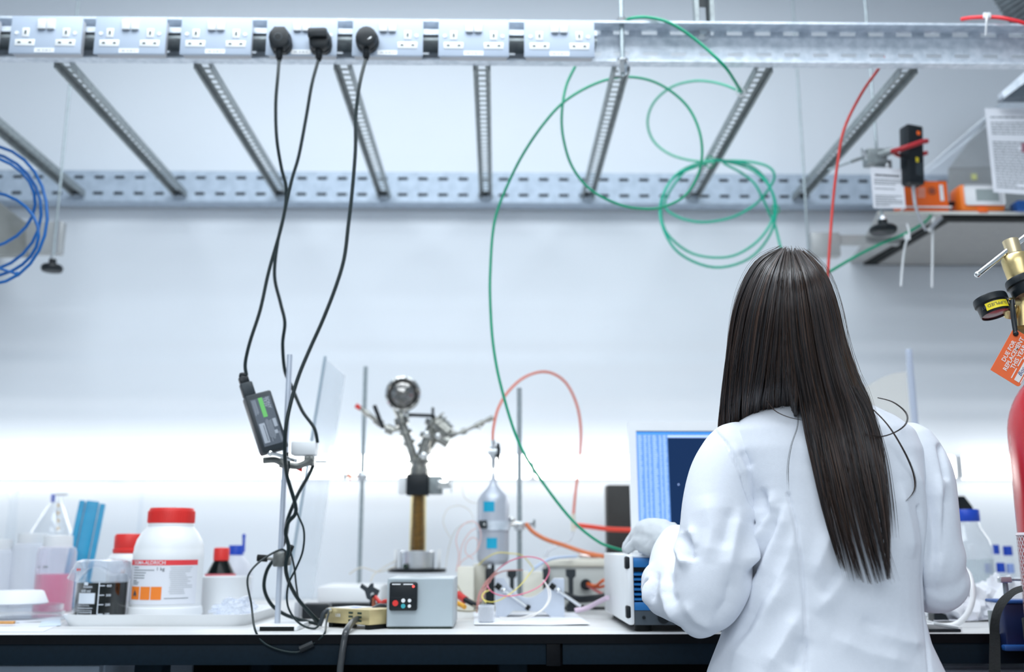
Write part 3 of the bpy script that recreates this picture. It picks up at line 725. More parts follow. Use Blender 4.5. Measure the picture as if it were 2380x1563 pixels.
for py, s in ((1362, '400'), (1384, '300'), (1406, '200'), (1428, '100')):
    mk.patch(o, rb, zk(py + 0.9), zk(py - 0.9), Ab(252), Ab(263), M_print, n=3)
    mk.ctext(s, o, rb, Ab(266), zk(py + 3), 0.0062, M_print, 0.015)
mk.build('printed_scale', bk, 'white printed scale and lettering')
fm = MB(); n = 40
rows = []
for j in range(9):
    row = []
    for i in range(n):
        a = 2 * PI * i / n
        drop = [0, 0, 0, .003, .009, .015, .021, .026, .030][j] * (1 + 0.35 * math.sin(a * 2 + 1) + 0.25 * math.sin(a * 5))
        r = rb * [0.001, .45, .8, 1.02, 1.05, 1.06, 1.07, 1.08, 1.10][j] + 0.004 * (j > 3) * noise.noise(Vector((math.cos(a) * 3, math.sin(a) * 3, j * 0.8)))
        if j > 3 and a > 2.6 and a < 3.9: r += 0.010 * (j - 3) / 5
        row.append(Vector((xk + r * math.cos(a), yk + r * math.sin(a), gl[-1][1] + 0.002 + 0.003 * (j < 3) * noise.noise(Vector((r * 60, a, 1))) - drop)))
    rows.append(row)
vs = [v for r in rows for v in r]
fm.add(vs, [[j * n + i, j * n + (i + 1) % n, (j + 1) * n + (i + 1) % n, (j + 1) * n + i] for j in range(8) for i in range(n)], M_plastic, True)
fm.build('film_cover', bk, 'crinkled clear film cover')
MB().patch(o, rb, zk(1328), zk(1322), Ab(193), Ab(205), M_red, n=3, off=0.003).build('red_label', bk, 'small red tag')

# red capped jar behind the beaker
yj = 2.17; o = Vector((P(297, 1330, yj).x, yj, 0))
j = thing('reagent_jar', 'white jar with red cap standing between the beaker and the large reagent bottle', 'jar', (o.x, yj, ZT))
pj = prof(299, yj, [(45, 1425), (46, 1418), (46, 1305), (42, 1292), (33, 1286)]); pj[0] = (pj[0][0], ZT)
MB().lathe(pj, (o.x, yj, 0), M_white, n=36).build('body', j)
MB().lathe(prof(299, yj, [(36, 1286), (36.5, 1284), (36.5, 1277), (34, 1275), (34.5, 1273), (34.5, 1247), (31, 1242), (0.01, 1241)]), (o.x, yj, 0), M_red, n=36).build('screw_cap', j, 'red screw cap')
lb = MB(); zj = lambda py: P(299, py, yj - 0.03).z; rj = pj[2][0]
lb.patch(o, rj, zj(1398), zj(1312), -0.6, 1.0, M_paper, n=10)
lb.ctext('33', o, rj, 0.02, zj(1332), 0.009, M_orange, 0.02)
lb.patch(o, rj, zj(1385), zj(1368), -0.1, 0.05, M_orange, n=2, off=0.0008)
lb.build('label', j)

# white tub, dark bottle, blue capped bottle
yt = 2.165; o = Vector((P(522, 1390, yt).x, yt, 0))
pt = prof(522, yt, [(50, 1424), (52, 1418), (58, 1345), (60, 1341)]); pt[0] = (pt[0][0], ZT)
MB().lathe(pt + [(pt[-1][0] - 0.003, pt[-1][1]), (pt[2][0] - 0.003, pt[2][1]), (pt[1][0] - 0.003, ZT + 0.006), (0.0005, ZT + 0.006)], (o.x, yt, 0), M_white, n=40, cap=False).build('tub', label='round white plastic tub in the tray with the dark bottle behind', cat='tub')
yd2 = 2.335
xd = P(512, 1340, yd2).x
d = thing('dark_bottle', 'small black glass bottle with red cap behind the white tub', 'bottle', (xd, yd2, ZB))
pd = prof(512, yd2, [(33, 1418), (34, 1412), (34, 1338), (31, 1333), (18, 1306), (15, 1303)]); pd[0] = (pd[0][0], ZB)
MB().lathe(pd, (xd, yd2, 0), M_dark, n=32).build('body', d)
MB().lathe(prof(512, yd2, [(17, 1304), (18, 1303), (18, 1277), (16, 1274), (0.01, 1273)]), (xd, yd2, 0), M_red, n=32).build('screw_cap', d, 'red screw cap')
MB().lathe(prof(512, yd2, [(34.6, 1395), (34.6, 1334)]), (xd, yd2, 0), mat('label_pink', (0.85, 0.2, 0.24), 0.5, noise_amt=0.05), n=32, cap=False).build('label', d, 'red and white label')
ye = 2.52; xe = P(548, 1300, ye).x
e = thing('blue_cap_bottle', 'clear glass bottle with blue cap behind the dark bottle', 'bottle', (xe, ye, ZB))
pe = prof(548, ye, [(38, 1408), (40, 1403), (40, 1335), (34, 1310), (18, 1294), (15, 1290)]); pe[0] = (pe[0][0], ZB)
MB().lathe(pe, (xe, ye, 0), M_milky, n=32).build('body', e)
MB().lathe(prof(548, ye, [(16, 1291), (17, 1290), (17, 1270), (15.5, 1268), (0.01, 1268)]), (xe, ye, 0), M_blue, n=32).build('screw_cap', e, 'blue screw cap')
MB().cyl(P(566, 1284, ye), P(567, 1247, ye), 0.0035, M_blue, n=12).ball(P(567, 1247, ye), (0.0046, 0.0046, 0.006), M_blue).build('pouring_spout', e, 'blue pouring spout')
# crumpled clear bag in the tray
cb = bmesh.new(); bmesh.ops.create_icosphere(cb, subdivisions=4, radius=1.0)
cc = P(540, 1412, 2.03); cc.z = ZT + 0.021
for v in cb.verts:
    f = 1 + 0.5 * noise.noise(v.co * 2.3) + 0.35 * noise.noise(v.co * 5.5)
    v.co = Vector((v.co.x * 0.040 * f, v.co.y * 0.035 * f, max(-0.018, v.co.z * 0.019 * f * (1 + 0.5 * v.co.x))))
MB().bm(cb, M_plastic, False, Matrix.Translation(cc)).build('plastic_bag', label='crumpled clear plastic bag lying in the right end of the tray', cat='bag')

# pink bottle, white bottles, flask, rack
yp = 2.36; xp = P(127, 1350, yp).x; o = Vector((xp, yp, 0))
p = thing('wash_bottle', 'translucent bottle half filled with pink liquid and white cap', 'bottle', (xp, yp, ZB))
pp = prof(127, yp, [(41, 1424), (43, 1420), (43, 1285), (40, 1274), (32, 1271)]); pp[0] = (pp[0][0], ZB)
MB().lathe(pp, (xp, yp, 0), M_thinmilk, n=36).build('body', p)
MB().lathe(prof(127, yp, [(40.5, 1421), (42, 1418), (42, 1335), (0.01, 1335)]), (xp, yp, 0), M_pink, n=36).build('liquid', p, 'pink liquid')
MB().lathe(prof(127, yp, [(32, 1273), (32.5, 1271), (31.5, 1246), (0.01, 1244)]), (xp, yp, 0), M_white, n=36).build('cap', p, 'white cap')
wr = MB(); zp = lambda py: P(127, py, yp - 0.04).z
for a in (-0.6, -0.25, -0.1): wr.patch(o, pp[2][0], zp(1321), zp(1316), a, a + 0.12, M_inkgrey, n=2)
wr.build('handwriting', p, 'faint handwriting')
def white_bottle(pxc, y, hw, py_top, label):
    x = P(pxc, 1350, y).x
    t = thing('white_bottle', label, 'bottle', (x, y, ZB), 'white bottles at the left end of the bench')
    q = prof(pxc, y, [(hw - 1, 1408), (hw, 1404), (hw, py_top + 34), (hw - 5, py_top + 26), (hw * 0.72, py_top + 23)]); q[0] = (q[0][0], ZB)
    MB().lathe(q, (x, y, 0), M_milky, n=32).build('body', t)
    MB().lathe(prof(pxc, y, [(hw * 0.74, py_top + 24), (hw * 0.76, py_top + 22), (hw * 0.74, py_top + 1), (0.01, py_top)]), (x, y, 0), M_white, n=32).build('cap', t)
white_bottle(66, 2.52, 41, 1240, 'white capped empty bottle directly behind the pink bottle')
white_bottle(-8, 2.50, 36, 1254, 'white capped bottle cut off by the left edge of the photo')
yf = 2.70; xf = P(124, 1250, yf).x
f = thing('glass_flask', 'large clear glass flask with tall neck and blue topped cap', 'flask', (xf, yf, ZB))
pf = prof(124, yf, [(52, 1398), (55, 1392), (55, 1245), (52, 1236), (20, 1180), (14, 1172), (13, 1152)]); pf[0] = (pf[0][0], ZB)
MB().lathe(pf, (xf, yf, 0), M_glass, n=36, cap=False).build('body', f)
MB().span(P(116, 1168, yf), P(129, 1150, yf + 0.014), M_blue, 0.001).span(P(128, 1152, yf), P(158, 1149, yf + 0.01), M_inkgrey).build('cap', f, 'blue cap with thin arm')
m = MB()
for k in range(4): m.span(P(132, 1178 + 18 * k, yf - 0.01), P(139, 1172 + 18 * k, yf - 0.009), mat('amber_mark', (0.75, 0.5, 0.2), 0.6, noise_amt=0.1))
m.cyl(P(135, 1168, yf), P(133, 1240, yf), 0.004, M_white, n=10).build('pipette_stem', f)
# blue folding rack leaning against the flask
ra, rb_ = P(216, 1168, 2.5), P(166, 1404, 2.44); rb_.z = ZB + 0.001
up = (ra - rb_).normalized(); rw = Vector((0.9, 0.35, 0)); rw = (rw - up * rw.dot(up)).normalized(); rn = up.cross(rw)
R = Matrix((rw, rn, up)).transposed(); L = (ra - rb_).length
rk = thing('tube_rack', 'cyan plastic tube rack standing tilted behind the black beaker', 'rack', rb_)
MB().box(rb_ + up * (L / 2), (0.030, 0.03, L), M_cyan, 0.003, R).build('column', rk)
MB().box(rb_ + up * (L / 2) - rw * 0.0235 - rn * 0.004, (0.014, 0.028, L * 0.985), M_cyan, 0.003, R).build('side_flange', rk)
MB().box(rb_ + up * (L / 2) + rw * 0.0235 - rn * 0.002, (0.013, 0.026, L * 0.97), M_cyan, 0.003, R).build('side_flange', rk)
st = MB()
for k in range(9): st.box(rb_ + up * (L * 0.55 + k * 0.009) - rw * 0.0245 + (-rn if rn.y > 0 else rn) * 0.0115, (0.004, 0.002, 0.006), M_inkgrey, R=R)
st.build('moulded_scale', rk)
# faint glassware at the back
for (pxc, w, top, lab) in ((24, 17, 1141, 'faint tall glass cylinder against the wall behind the white bottles'), (322, 9, 1147, 'faint slim glass funnel against the wall behind the large bottle')):
    x = P(pxc, 1250, 2.78).x
    g = prof(pxc, 2.78, [(w * 0.9, 1398), (w, 1395), (w * 0.55, top + 30), (w * 0.6, top + 15), (w, top)]); g[0] = (g[0][0], ZB)
    MB().lathe(g, (x, 2.78, 0), M_glass, n=24, cap=False).build('glass_cylinder', label=lab, cat='glassware')
# dishes stacked at the far left
yq = 2.10
for k, (pxc, hw, z, h, m, lab) in enumerate(((60, 86, 0.0, 0.0045, M_paper, 'lowest flat white dish of the stack in the left corner'), (62, 82, 0.006, 0.012, M_glass, 'clear petri dish second from the bottom of the stack'),
        (56, 84, 0.019, 0.012, M_glass, 'upper clear petri dish of the stack under the white weighing dish'))):
    x = P(pxc, 1430, yq).x; r = hw * mpp(Vector((x, yq, ZB)))
    MB().lathe([(r - 0.003, ZB + z), (r, ZB + z + 0.001), (r, ZB + z + h), (r - 0.002, ZB + z + h), (r - 0.003, ZB + z + 0.0015), (0.0005, ZB + z + 0.0015)], (x, yq, 0), m, n=44, cap=False).build('petri_dish', label=lab, cat='dish', group='dishes in the left corner')
x = P(38, 1400, yq).x
MB().lathe([(0.056, ZB + 0.0315), (0.060, ZB + 0.034), (0.050, ZB + 0.056), (0.046, ZB + 0.058), (0.0005, ZB + 0.058)], (x, yq, 0), M_tissue, n=40).build('weighing_dish', label='white domed weighing dish upturned on top of the petri dishes', cat='dish')
MB().span(P(-60, 1452, 1.94), P(37, 1444, 1.95), mat('wood_stick', (0.72, 0.36, 0.12), 0.6, noise_amt=0.2, noise_scale=40), 0.001).span(P(30, 1450, 1.945), P(46, 1447, 1.947), M_steel).build('spatula', label='orange brown handled spatula lying in front of the petri dishes', cat='spatula')
def sheet(name, label, cat, corners, m, z, t=0.0006, wob=0.0):
    cs = [PZ(a, b, ZB + z) for a, b in corners]; s = MB(); N = 8; vs = []
    for i in range(N + 1):
        for j in range(N + 1):
            u, v = i / N, j / N
            p = cs[0] * (1 - u) * (1 - v) + cs[1] * u * (1 - v) + cs[2] * u * v + cs[3] * (1 - u) * v
            p.z += wob * (0.5 + 0.5 * noise.noise(p * 14)); vs.append(p)
    k = len(vs); vs += [v + Vector((0, 0, t)) for v in vs]; fs = []
    for i in range(N):
        for j in range(N):
            a, b, c, d = i * (N + 1) + j, (i + 1) * (N + 1) + j, (i + 1) * (N + 1) + j + 1, i * (N + 1) + j + 1
            fs += [[a, d, c, b], [a + k, b + k, c + k, d + k]]
    rim = [i * (N + 1) for i in range(N + 1)] + [N * (N + 1) + j for j in range(1, N + 1)] + [i * (N + 1) + N for i in range(N - 1, -1, -1)] + [j for j in range(N - 1, 0, -1)]
    for i in range(len(rim)): a, b = rim[i], rim[(i + 1) % len(rim)]; fs.append([a, b, b + k, a + k])
    return s.add(vs, fs, m, True).build(name, label=label, cat=cat)
sheet('paper_sheet', 'white paper sheet lying at the bench edge in the left corner', 'paper', [(-40, 1470), (100, 1470), (148, 1450), (-20, 1447)], M_paper, 0.0002)
sheet('blue_card', 'pale blue edged card lying between the dishes and the tray', 'card', [(90, 1458), (142, 1455), (140, 1440), (96, 1446)], mat('pale_card', (0.70, 0.80, 0.90), 0.7, noise_amt=0.04), 0.0012)

# ---------------------------------------------------------------- middle of the bench
# white slab with black base, adapters, gold converter, crocodile lead
ys = 2.42
sl = thing('instrument_case', 'low white instrument case with black base behind the gold box', 'instrument', (P(795, 1390, ys).x, ys + 0.12, ZB))
MB().span((P(737, 1390, ys).x, ys, ZB + 0.014), (P(885, 1390, ys).x, ys + 0.2, P(795, 1376, ys).z + 0.012), M_white, 0.006).build('lid', sl)
MB().span((P(735, 1390, ys).x, ys - 0.004, ZB), (P(890, 1390, ys).x, ys + 0.2, ZB + 0.0138), M_black, 0.002).build('base', sl, 'black base')
ya = 2.12
q0, q1 = P(700, 1438, ya), P(764, 1404, ya)
MB().span((q0.x, ya, ZB), (q1.x, ya + 0.05, q1.z), M_black, 0.004).build('black_adapter', label='black mains adapter block lying left of the gold box', cat='power adapter')
q0, q1 = P(683, 1432, 2.16), P(697, 1400, 2.16)
MB().span((q0.x, 2.16, ZB), (q1.x, 2.21, q1.z), M_boxgrey, 0.003).build('grey_block', label='grey connector block behind the retort stand base', cat='connector')
# gold converter
g0 = PZ(757, 1448, ZB + 0.008); g1 = PZ(858, 1455, ZB + 0.008)
gx = (g1 - g0); gx.z = 0; Lg = gx.length; gx = gx.normalized(); gy = Vector((-gx.y, gx.x, 0)); Hg = P(757, 1413, g0.y).z - g0.z
gc = thing('gold_converter', 'gold metal signal converter box with slots standing between stand and grey controller', 'converter', (g0 + g1) / 2)
R = Matrix((gx, gy, EZ)).transposed(); Dg = 0.07
MB().box(g0 + gx * (Lg / 2) + gy * (Dg / 2) + EZ * (Hg / 2), (Lg, Dg, Hg), M_gold, 0.003, R).build('case', gc)
s = MB()
for ix, u in enumerate((0.58, 0.78)):
    for k in range(3): s.box(g0 + gx * (Lg * u) + EZ * (Hg * (0.75 - 0.25 * k)) - gy * 0.0002, (0.011, 0.0012, 0.0036), M_slot, 0.0004, R)
for k in range(9): s.box(g0 + gx * -0.0008 + gy * (0.004) + EZ * (Hg * (k + 0.7) / 9.6), (0.003, 0.006, 0.0016), M_gold, R=R)
s.text('USB', g0 + gx * 0.026 + EZ * 0.012 - gy * 0.0008, gx, EZ, 0.008, M_white)
s.build('front_panel', gc, 'slotted front panel')
MB().box(g0 + gx * (Lg * 0.40) + gy * 0.03 + EZ * (Hg + 0.0004), (0.020, 0.014, 0.0008), mat('blue_print', (0.1, 0.2, 0.75), 0.5, noise_amt=0.05), R=R).box(g0 + gx * (Lg * 0.30) + gy * 0.036 + EZ * (Hg + 0.0002), (0.055, 0.058, 0.0006), M_white, R=R).build('top_label', gc, 'white label with blue mark')
MB().cyl(g0 + gx * 0.012 + EZ * 0.022 - gy * 0.001, g0 + gx * 0.012 + EZ * 0.022 - gy * 0.008, 0.005, M_steel, n=14).tube([g0 + gx * 0.012 + EZ * 0.021 - gy * 0.008, g0 + gx * 0.012 + EZ * 0.018 - gy * 0.016, g0 + gx * 0.010 + EZ * 0.004 - gy * 0.02, g0 + gx * 0.008 - gy * 0.022 + EZ * -0.004], 0.0042, M_dgrey, n=10).build('power_plug', gc, 'grey plug')
for u in (0.08, 0.92):
    MB().box(g0 + gx * (Lg * u) + gy * (Dg / 2) - EZ * 0.004, (0.010, Dg * 0.9, 0.0079), M_rubber, R=R).build('foot', gc)
# crocodile lead
k0, k1 = P(838, 1362, 2.10), P(892, 1402, 2.04); kd = (k1 - k0).normalized(); kn = Vector((0, -1, 0)); kw = kd.cross(kn).normalized()
cl = thing('clamp_meter_lead', 'dark grey flat lead connector with red and black wires beside the controller', 'lead', P(868, 1420, 2.07))
MB().prism([(0, -0.004), (0.022, -0.0045), (0.024, -0.015), (0.030, -0.018), (0.036, -0.012), (0.058, -0.014), (0.062, 0.012), (0.036, 0.013), (0.020, 0.004), (0.001, 0.004)], k0, kd, kw, (0, 0.014, 0), M_dgrey, bev=0.0015).cyl(k0 + kd * 0.046 + kn * 0.0002, k0 + kd * 0.046 + kn * 0.0015, 0.0042, M_steel, n=14).build('housing', cl)
MB().tube([k0 + kd * 0.056, P(885, 1402, 2.05), P(898, 1398, 2.04), P(930, 1410, 2.08)], 0.004, M_redtube, n=8).build('red_wire', cl, 'red wire')
MB().tube([k0 + kd * 0.054 - kw * -0.004, P(870, 1424, 2.06), P(885, 1430, 2.06), P(925, 1432, 2.08)], 0.004, mat('rust_wire', (0.4, 0.12, 0.06), 0.5, noise_amt=0.2), n=8).build('brown_wire', cl, 'brown wire')
MB().tube([k0 + kd * 0.05, P(858, 1425, 2.06), P(862, 1436, 2.05), P(905, 1440, 2.06)], 0.0045, M_black, n=8).build('black_wire', cl)
# controller box
yc = PZ(975, 1463, ZB).y; xc0, xc1 = P(897, 1460, yc).x, P(1054, 1460, yc).x; zc1 = P(975, 1345, yc).z; dz = 0.17
ctl = thing('temperature_controller', 'grey metal temperature controller box with black display panel', 'controller', ((xc0 + xc1) / 2, yc, ZB))
M_ctl = mat('controller_grey', (0.50, 0.55, 0.58), 0.38, noise_amt=0.03)
MB().span((xc0, yc + 0.004, ZB + 0.003), (xc1, yc + dz, zc1), M_ctl, 0.002).build('case', ctl)
MB().span((xc0 + 0.0025, yc + 0.001, ZB + 0.005), (xc1 - 0.0025, yc + 0.004, zc1 - 0.002), mat('controller_front', (0.47, 0.54, 0.58), 0.3, noise_amt=0.03)).build('front_panel', ctl)
MB().span((xc0 + 0.004, yc + 0.006, ZB), (xc1 - 0.004, yc + dz - 0.01, ZB + 0.0031), M_slot).build('gap_shade', ctl, 'dark strip for the shade in the gap underneath')  # dark strip stands in for the shade below the case
d = MB(); dx0, dx1 = P(906, 1380, yc).x, P(971, 1380, yc).x; dz0, dz1 = P(938, 1421, yc - .012).z, P(938, 1354, yc - .012).z
d.span((dx0, yc - 0.012, dz0), (dx1, yc + 0.0012, dz1), M_black, 0.004)
disp = d.build('display', ctl, 'black display module')
f = MB(); yy = yc - 0.0122; ux = (dx1 - dx0); uz = (dz1 - dz0); Q = lambda u, v: (dx0 + ux * u, yy, dz0 + uz * v)
for u, v, r, m in ((0.23, 0.27, 0.0052, M_red), (0.51, 0.17, 0.0040, mat('teal_key', (0.05, 0.42, 0.48), 0.4, noise_amt=0.05)), (0.51, 0.36, 0.0036, M_white), (0.73, 0.36, 0.0032, M_white), (0.73, 0.17, 0.0030, M_white)):
    f.cyl(Q(u, v), Vector(Q(u, v)) + Vector((0, -0.0016, 0)), r, m, n=20)
f.cyl(Q(0.86, 0.85), Vector(Q(0.86, 0.85)) + Vector((0, -0.001, 0)), 0.0022, mat('red_led', (0.8, 0.05, 0.05), 0.4, emit=(1, 0.1, 0.08), emit_s=1.2), n=14)
for a, b in ((0.10, 0.40), (0.50, 0.84)): f.span(Q(a, 0.905), (dx0 + ux * b, yy - 0.0004, dz0 + uz * 0.945), M_white)
f.span(Q(0.06, 0.46), (dx0 + ux * 0.94, yy - 0.0003, dz0 + uz * 0.47), M_dgrey)
f.build('keypad', disp, 'red, teal and white keys')
# grey mains lead falling over the bench edge
MB().tube([Vector((xc0 + 0.012, yc + 0.10, ZB + 0.03)), Vector((xc0 - 0.006, yc + 0.08, ZB + 0.033))] + path([(878, 1412, 1.93), (850, 1434, 1.89), (826, 1442, 1.86), (811, 1457, 1.80), (804, 1471, 1.768), (800, 1490, 1.763), (794, 1530, 1.757), (789, 1600, 1.755), (785, 1900, 1.76)]), 0.0058, mat('grey_mains', (0.05, 0.055, 0.06), 0.28, noise_amt=0.2), n=12).build('mains_lead', label='thick dark grey mains lead hanging over the bench edge beside the controller', cat='cable')
# ---------------------------------------------------------------- vacuum apparatus
yv = 2.55; xv = P(970, 1300, yv).x
va = thing('vacuum_nozzle', 'vacuum apparatus of metal arms and round viewport on a brown copper column', 'apparatus', (xv, yv, ZB))
zv = lambda py: P(970, py, yv).z
sc_ = mpp(Vector((xv, yv, 1.1)))
MB().lathe([(66 * sc_, zv(1331)), (67 * sc_, zv(1330)), (67 * sc_, zv(1323)), (66 * sc_, zv(1322))], (xv, yv, 0), M_black, n=40).build('base_plate', va, 'black round base plate')
bs = MB().lathe([(38 * sc_, zv(1322)), (40 * sc_, zv(1321)), (40 * sc_, zv(1283)), (38 * sc_, zv(1281))], (xv, yv, 0), M_steel, n=40)
bs.cyl((xv - 0.026, yv - 0.045, zv(1316)), (xv - 0.026, yv - 0.03, zv(1316)), 0.006, M_slot, n=12)
bs.build('base_drum', va)
for sg in (-1, 1): MB().span((xv + sg * 50 * sc_ - 0.004, yv - 0.01, zv(1322)), (xv + sg * 50 * sc_ + 0.004, yv + 0.01, zv(1278)), M_white, 0.001).build('side_post', va)
MB().lathe([(16.5 * sc_, zv(1282)), (16.5 * sc_, zv(1230)), (15.5 * sc_, zv(1225)), (14 * sc_, zv(1150))], (xv, yv, 0), M_brown, n=28).build('column', va, 'brown copper column')
MB().lathe([(19 * sc_, zv(1282)), (19 * sc_, zv(1231)), (18.8 * sc_, zv(1230)), (18 * sc_, zv(1152))], (xv, yv, 0), clear_mat('amber_glass', (0.97, 0.88, 0.62), 0.03, gloss=True), n=28, cap=False).build('glass_jacket', va, 'amber glass jacket')
MB().span((xv - 27 * sc_, yv - 0.028, zv(1153)), (xv + 24 * sc_, yv + 0.028, zv(1104)), M_black, 0.003).build('collar', va, 'black square collar')
cl = MB().span((xv + 24 * sc_, yv - 0.02, zv(1150)), (xv + 56 * sc_, yv + 0.02, zv(1108)), M_galv2, 0.004).span((xv + 44 * sc_, yv - 0.026, zv(1138)), (xv + 73 * sc_, yv - 0.015, zv(1118)), M_chrome, 0.002)
MB().span((xv - 47 * sc_, yv - 0.012, zv(1150)), (xv - 27.2 * sc_, yv + 0.012, zv(1110)), M_white, 0.002).build('clamp_block', va)
cl.span((xv + 70 * sc_, yv - 0.018, zv(1134)), (xv + 77 * sc_, yv - 0.014, zv(1130)), M_galv2).span((xv + 76 * sc_, yv - 0.02, zv(1146)), (xv + 78 * sc_, yv + 0.0, zv(1116)), M_galv2)
cl.build('clamp', va)
MB().lathe([(24 * sc_, zv(1104)), (24 * sc_, zv(1090)), (20 * sc_, zv(1088)), (20 * sc_, zv(1078)), (27 * sc_, zv(1076)), (27 * sc_, zv(1072)), (18 * sc_, zv(1068))], (xv, yv, 0), M_vac, n=32).build('flange', va)
MB().span((xv - 40 * sc_, yv - 0.003, zv(1086)), (xv + 42 * sc_, yv + 0.003, zv(1084.5)), M_rod).build('cross_pin', va)
V = lambda px, py, dy=0: P(px, py, yv + dy)
arm = MB()
arm.tube([V(963, 1078), V(957, 1050), V(945, 1015), V(935, 985)], 0.011, M_vac, n=14)
arm.tube([V(960, 1075, .02), V(950, 1040, .02), V(940, 1000, .02)], 0.007, M_chrome, n=10)
for a, b, r in (((952, 1035), (949, 1027), .0165), ((944, 1012), (941, 1003), .0175), ((936, 988), (932, 972), .019)): arm.cyl(V(*a), V(*b), r, M_vac, n=20)
arm.build('left_arm', va)
arm = MB()
arm.tube([V(975, 1078), V(983, 1050), V(993, 1020), V(1005, 985)], 0.0125, M_vac, n=14)
arm.tube([V(985, 1072, .02), V(1000, 1040, .02), V(1018, 1015, .02)], 0.0085, M_vac, n=12)
for a, b, r in (((984, 1046), (988, 1036), .018), ((992, 1022), (996, 1010), .021), ((1003, 992), (1007, 978), .02)): arm.cyl(V(*a), V(*b), r, M_vac, n=20)
arm.build('right_arm', va)
c1 = MB()
c1.cyl(V(1012, 985), V(1040, 1010), .026, M_vac, n=24).cyl(V(1000, 1000), V(1045, 1030), .017, M_vac, n=20).cyl(V(1035, 1012), V(1060, 1008), .014, M_vac, .008, n=16)
for k in range(4): c1.cyl(V(1012 + 8 * k, 978 + 8 * k), V(1014 + 8 * k, 980 + 8 * k), .030 - .003 * k, M_vac, n=22)
c1.ball(V(992, 1010, -.03), .010, M_chrome).ball(V(1018, 1014, -.028), .009, M_chrome).ball(V(985, 1060, -.02), .012, M_chrome)
c1.cyl(V(1007, 985), V(1007, 968), .006, M_vac, n=12)
c1.build('valve_body', va)
w = MB().tube([V(1055, 1010), V(1080, 1002), V(1110, 988), V(1146, 970)], 0.0048, M_vac, n=10)
for a, b, r in (((1072, 1006), (1084, 1001), .0085), ((1104, 992), (1124, 982), .0075), ((1132, 978), (1146, 971), .0065)): w.cyl(V(*a), V(*b), r, M_vac, n=14)
w.ball(V(1116, 995), .0065, M_chrome).build('side_tube', va)
w = MB().tube([V(935, 995), V(912, 1000), V(890, 990), V(862, 968), V(836, 948)], 0.006, M_vac, n=10)
for a, b, r in (((915, 1003), (898, 996), .0125), ((888, 988), (872, 976), .0105), ((858, 966), (848, 957), .0075)): w.cyl(V(*a), V(*b), r, M_vac, n=14)
w.build('side_tube', va)
MB().cyl(V(838, 950), V(827, 943), .0062, M_red, n=14).build('end_plug', va, 'red end plug')
MB().tube([V(890, 996, -.015), V(884, 980, -.02), V(870, 943, -.02)], 0.0052, M_black, n=10, sub=1).build('lever', va, 'black lever handle')
MB().tube([V(950, 965, -.02), V(1008, 967, -.02)], 0.0048, M_black, n=10, sub=1).build('lever', va, 'black lever handle')
MB().cyl(V(1006, 972), V(1006, 948), .0038, M_dgrey, n=12).cyl(V(1003, 974), V(1012, 968), .006, M_black, n=10).build('valve_stem', va)
vp = V(936, 917); ax = Vector((0.12, -1, -0.1)).normalized(); rv = 41 * mpp(vp)
vw = MB().lathe([(rv * .86, .0), (rv, .002), (rv, .016), (rv * .9, .02), (rv * .86, .018)], vp, M_chrome, ax=ax, n=40, cap=False)
for k in range(10): a = 2 * PI * k / 10; u = ax.orthogonal().normalized(); w_ = ax.cross(u); c = vp + (u * math.cos(a) + w_ * math.sin(a)) * rv * .93; vw.cyl(c + ax * .014, c + ax * .023, .003, M_vac, n=8)
vw.build('viewport_ring', va)
MB().lathe([(rv * .87, .004), (rv * .8, .010), (rv * .55, .018), (rv * .25, .022), (.0004, .023)], vp, mat('viewport_mirror', (.36, .35, .34), .07, 1.0, noise_amt=.5, noise_scale=28), ax=ax, n=40).build('viewport_glass', va, 'shiny domed viewport')  # dark colour stands in for the dim reflections in the dome
MB().cyl(V(905, 928, .01), V(925, 950, .01), .010, M_chrome, n=16).cyl(V(922, 944, .01), V(938, 980, .005), .013, M_vac, n=16).ball(V(905, 926), .011, M_chrome).cyl(V(940, 955, .01), V(944, 975, .005), .012, M_chrome, n=16).build('viewport_stem', va)

# ---------------------------------------------------------------- stands and sample cylinder
def rod_stand(px_top, py_top, py_foot, y, label, r=0.0058):
    b = P(px_top, py_top, y); x = b.x
    t = thing('support_rod', label, 'stand', (x, y, ZB))
    MB().cyl((x, y, ZB + 0.004), (x, y, b.z), r, M_rod, n=16).build('rod', t)
    MB().span((x - 0.05, y - 0.05, ZB), (x + 0.05, y + 0.06, ZB + 0.008), M_white, 0.002).build('base', t)
    return t, x
t2, x2 = rod_stand(850, 853, 1320, 2.70, 'grey support rod standing left of the vacuum apparatus')
zz2 = P(843, 1108, 2.70).z
c2 = thing('rod_clamp', 'small metal clamp on the support rod left of the vacuum apparatus', 'clamp', (x2, 2.70, zz2))
MB().span((x2 - .012, 2.69, zz2 - .012), (x2 + .012, 2.71, zz2 + .012), M_steel, .003).cyl((x2 + .012, 2.70, zz2), (x2 + .03, 2.70, zz2), .003, M_galv2, n=10).build('body', c2)
MB().ball((x2 - .045, 2.69, zz2), .008, M_chrome).cyl((x2 - .012, 2.7, zz2), (x2 - .04, 2.69, zz2), .004, mat('copper_arm', (.75, .35, .22), .35, .6, noise_amt=.1), n=10).cyl((x2 - .036, 2.69, zz2 + .01), (x2 - .030, 2.69, zz2 - .01), .003, M_orange2, n=8).build('arm', c2, 'copper coloured arm')
t3, x3 = rod_stand(1207, 903, 1330, 2.50, 'grey support rod holding the taped grey cylinder', 0.0062)
yl = 2.43; xl = P(1146, 1220, yl).x
vs_ = thing('sample_cylinder', 'grey metal sample cylinder with two blue tape pieces and a valve on top', 'cylinder', (xl, yl, P(1146, 1312, yl).z))
MB().lathe(prof(1146, yl, [(2, 1313), (28, 1313), (35, 1306), (37, 1298), (37, 1172), (36, 1162), (30, 1150), (16, 1136), (9, 1126), (6, 1113), (5, 1106)]), (xl, yl, 0), mat('sample_grey', (.56, .60, .68), .38, .35, noise_amt=.06), n=40).build('body', vs_)
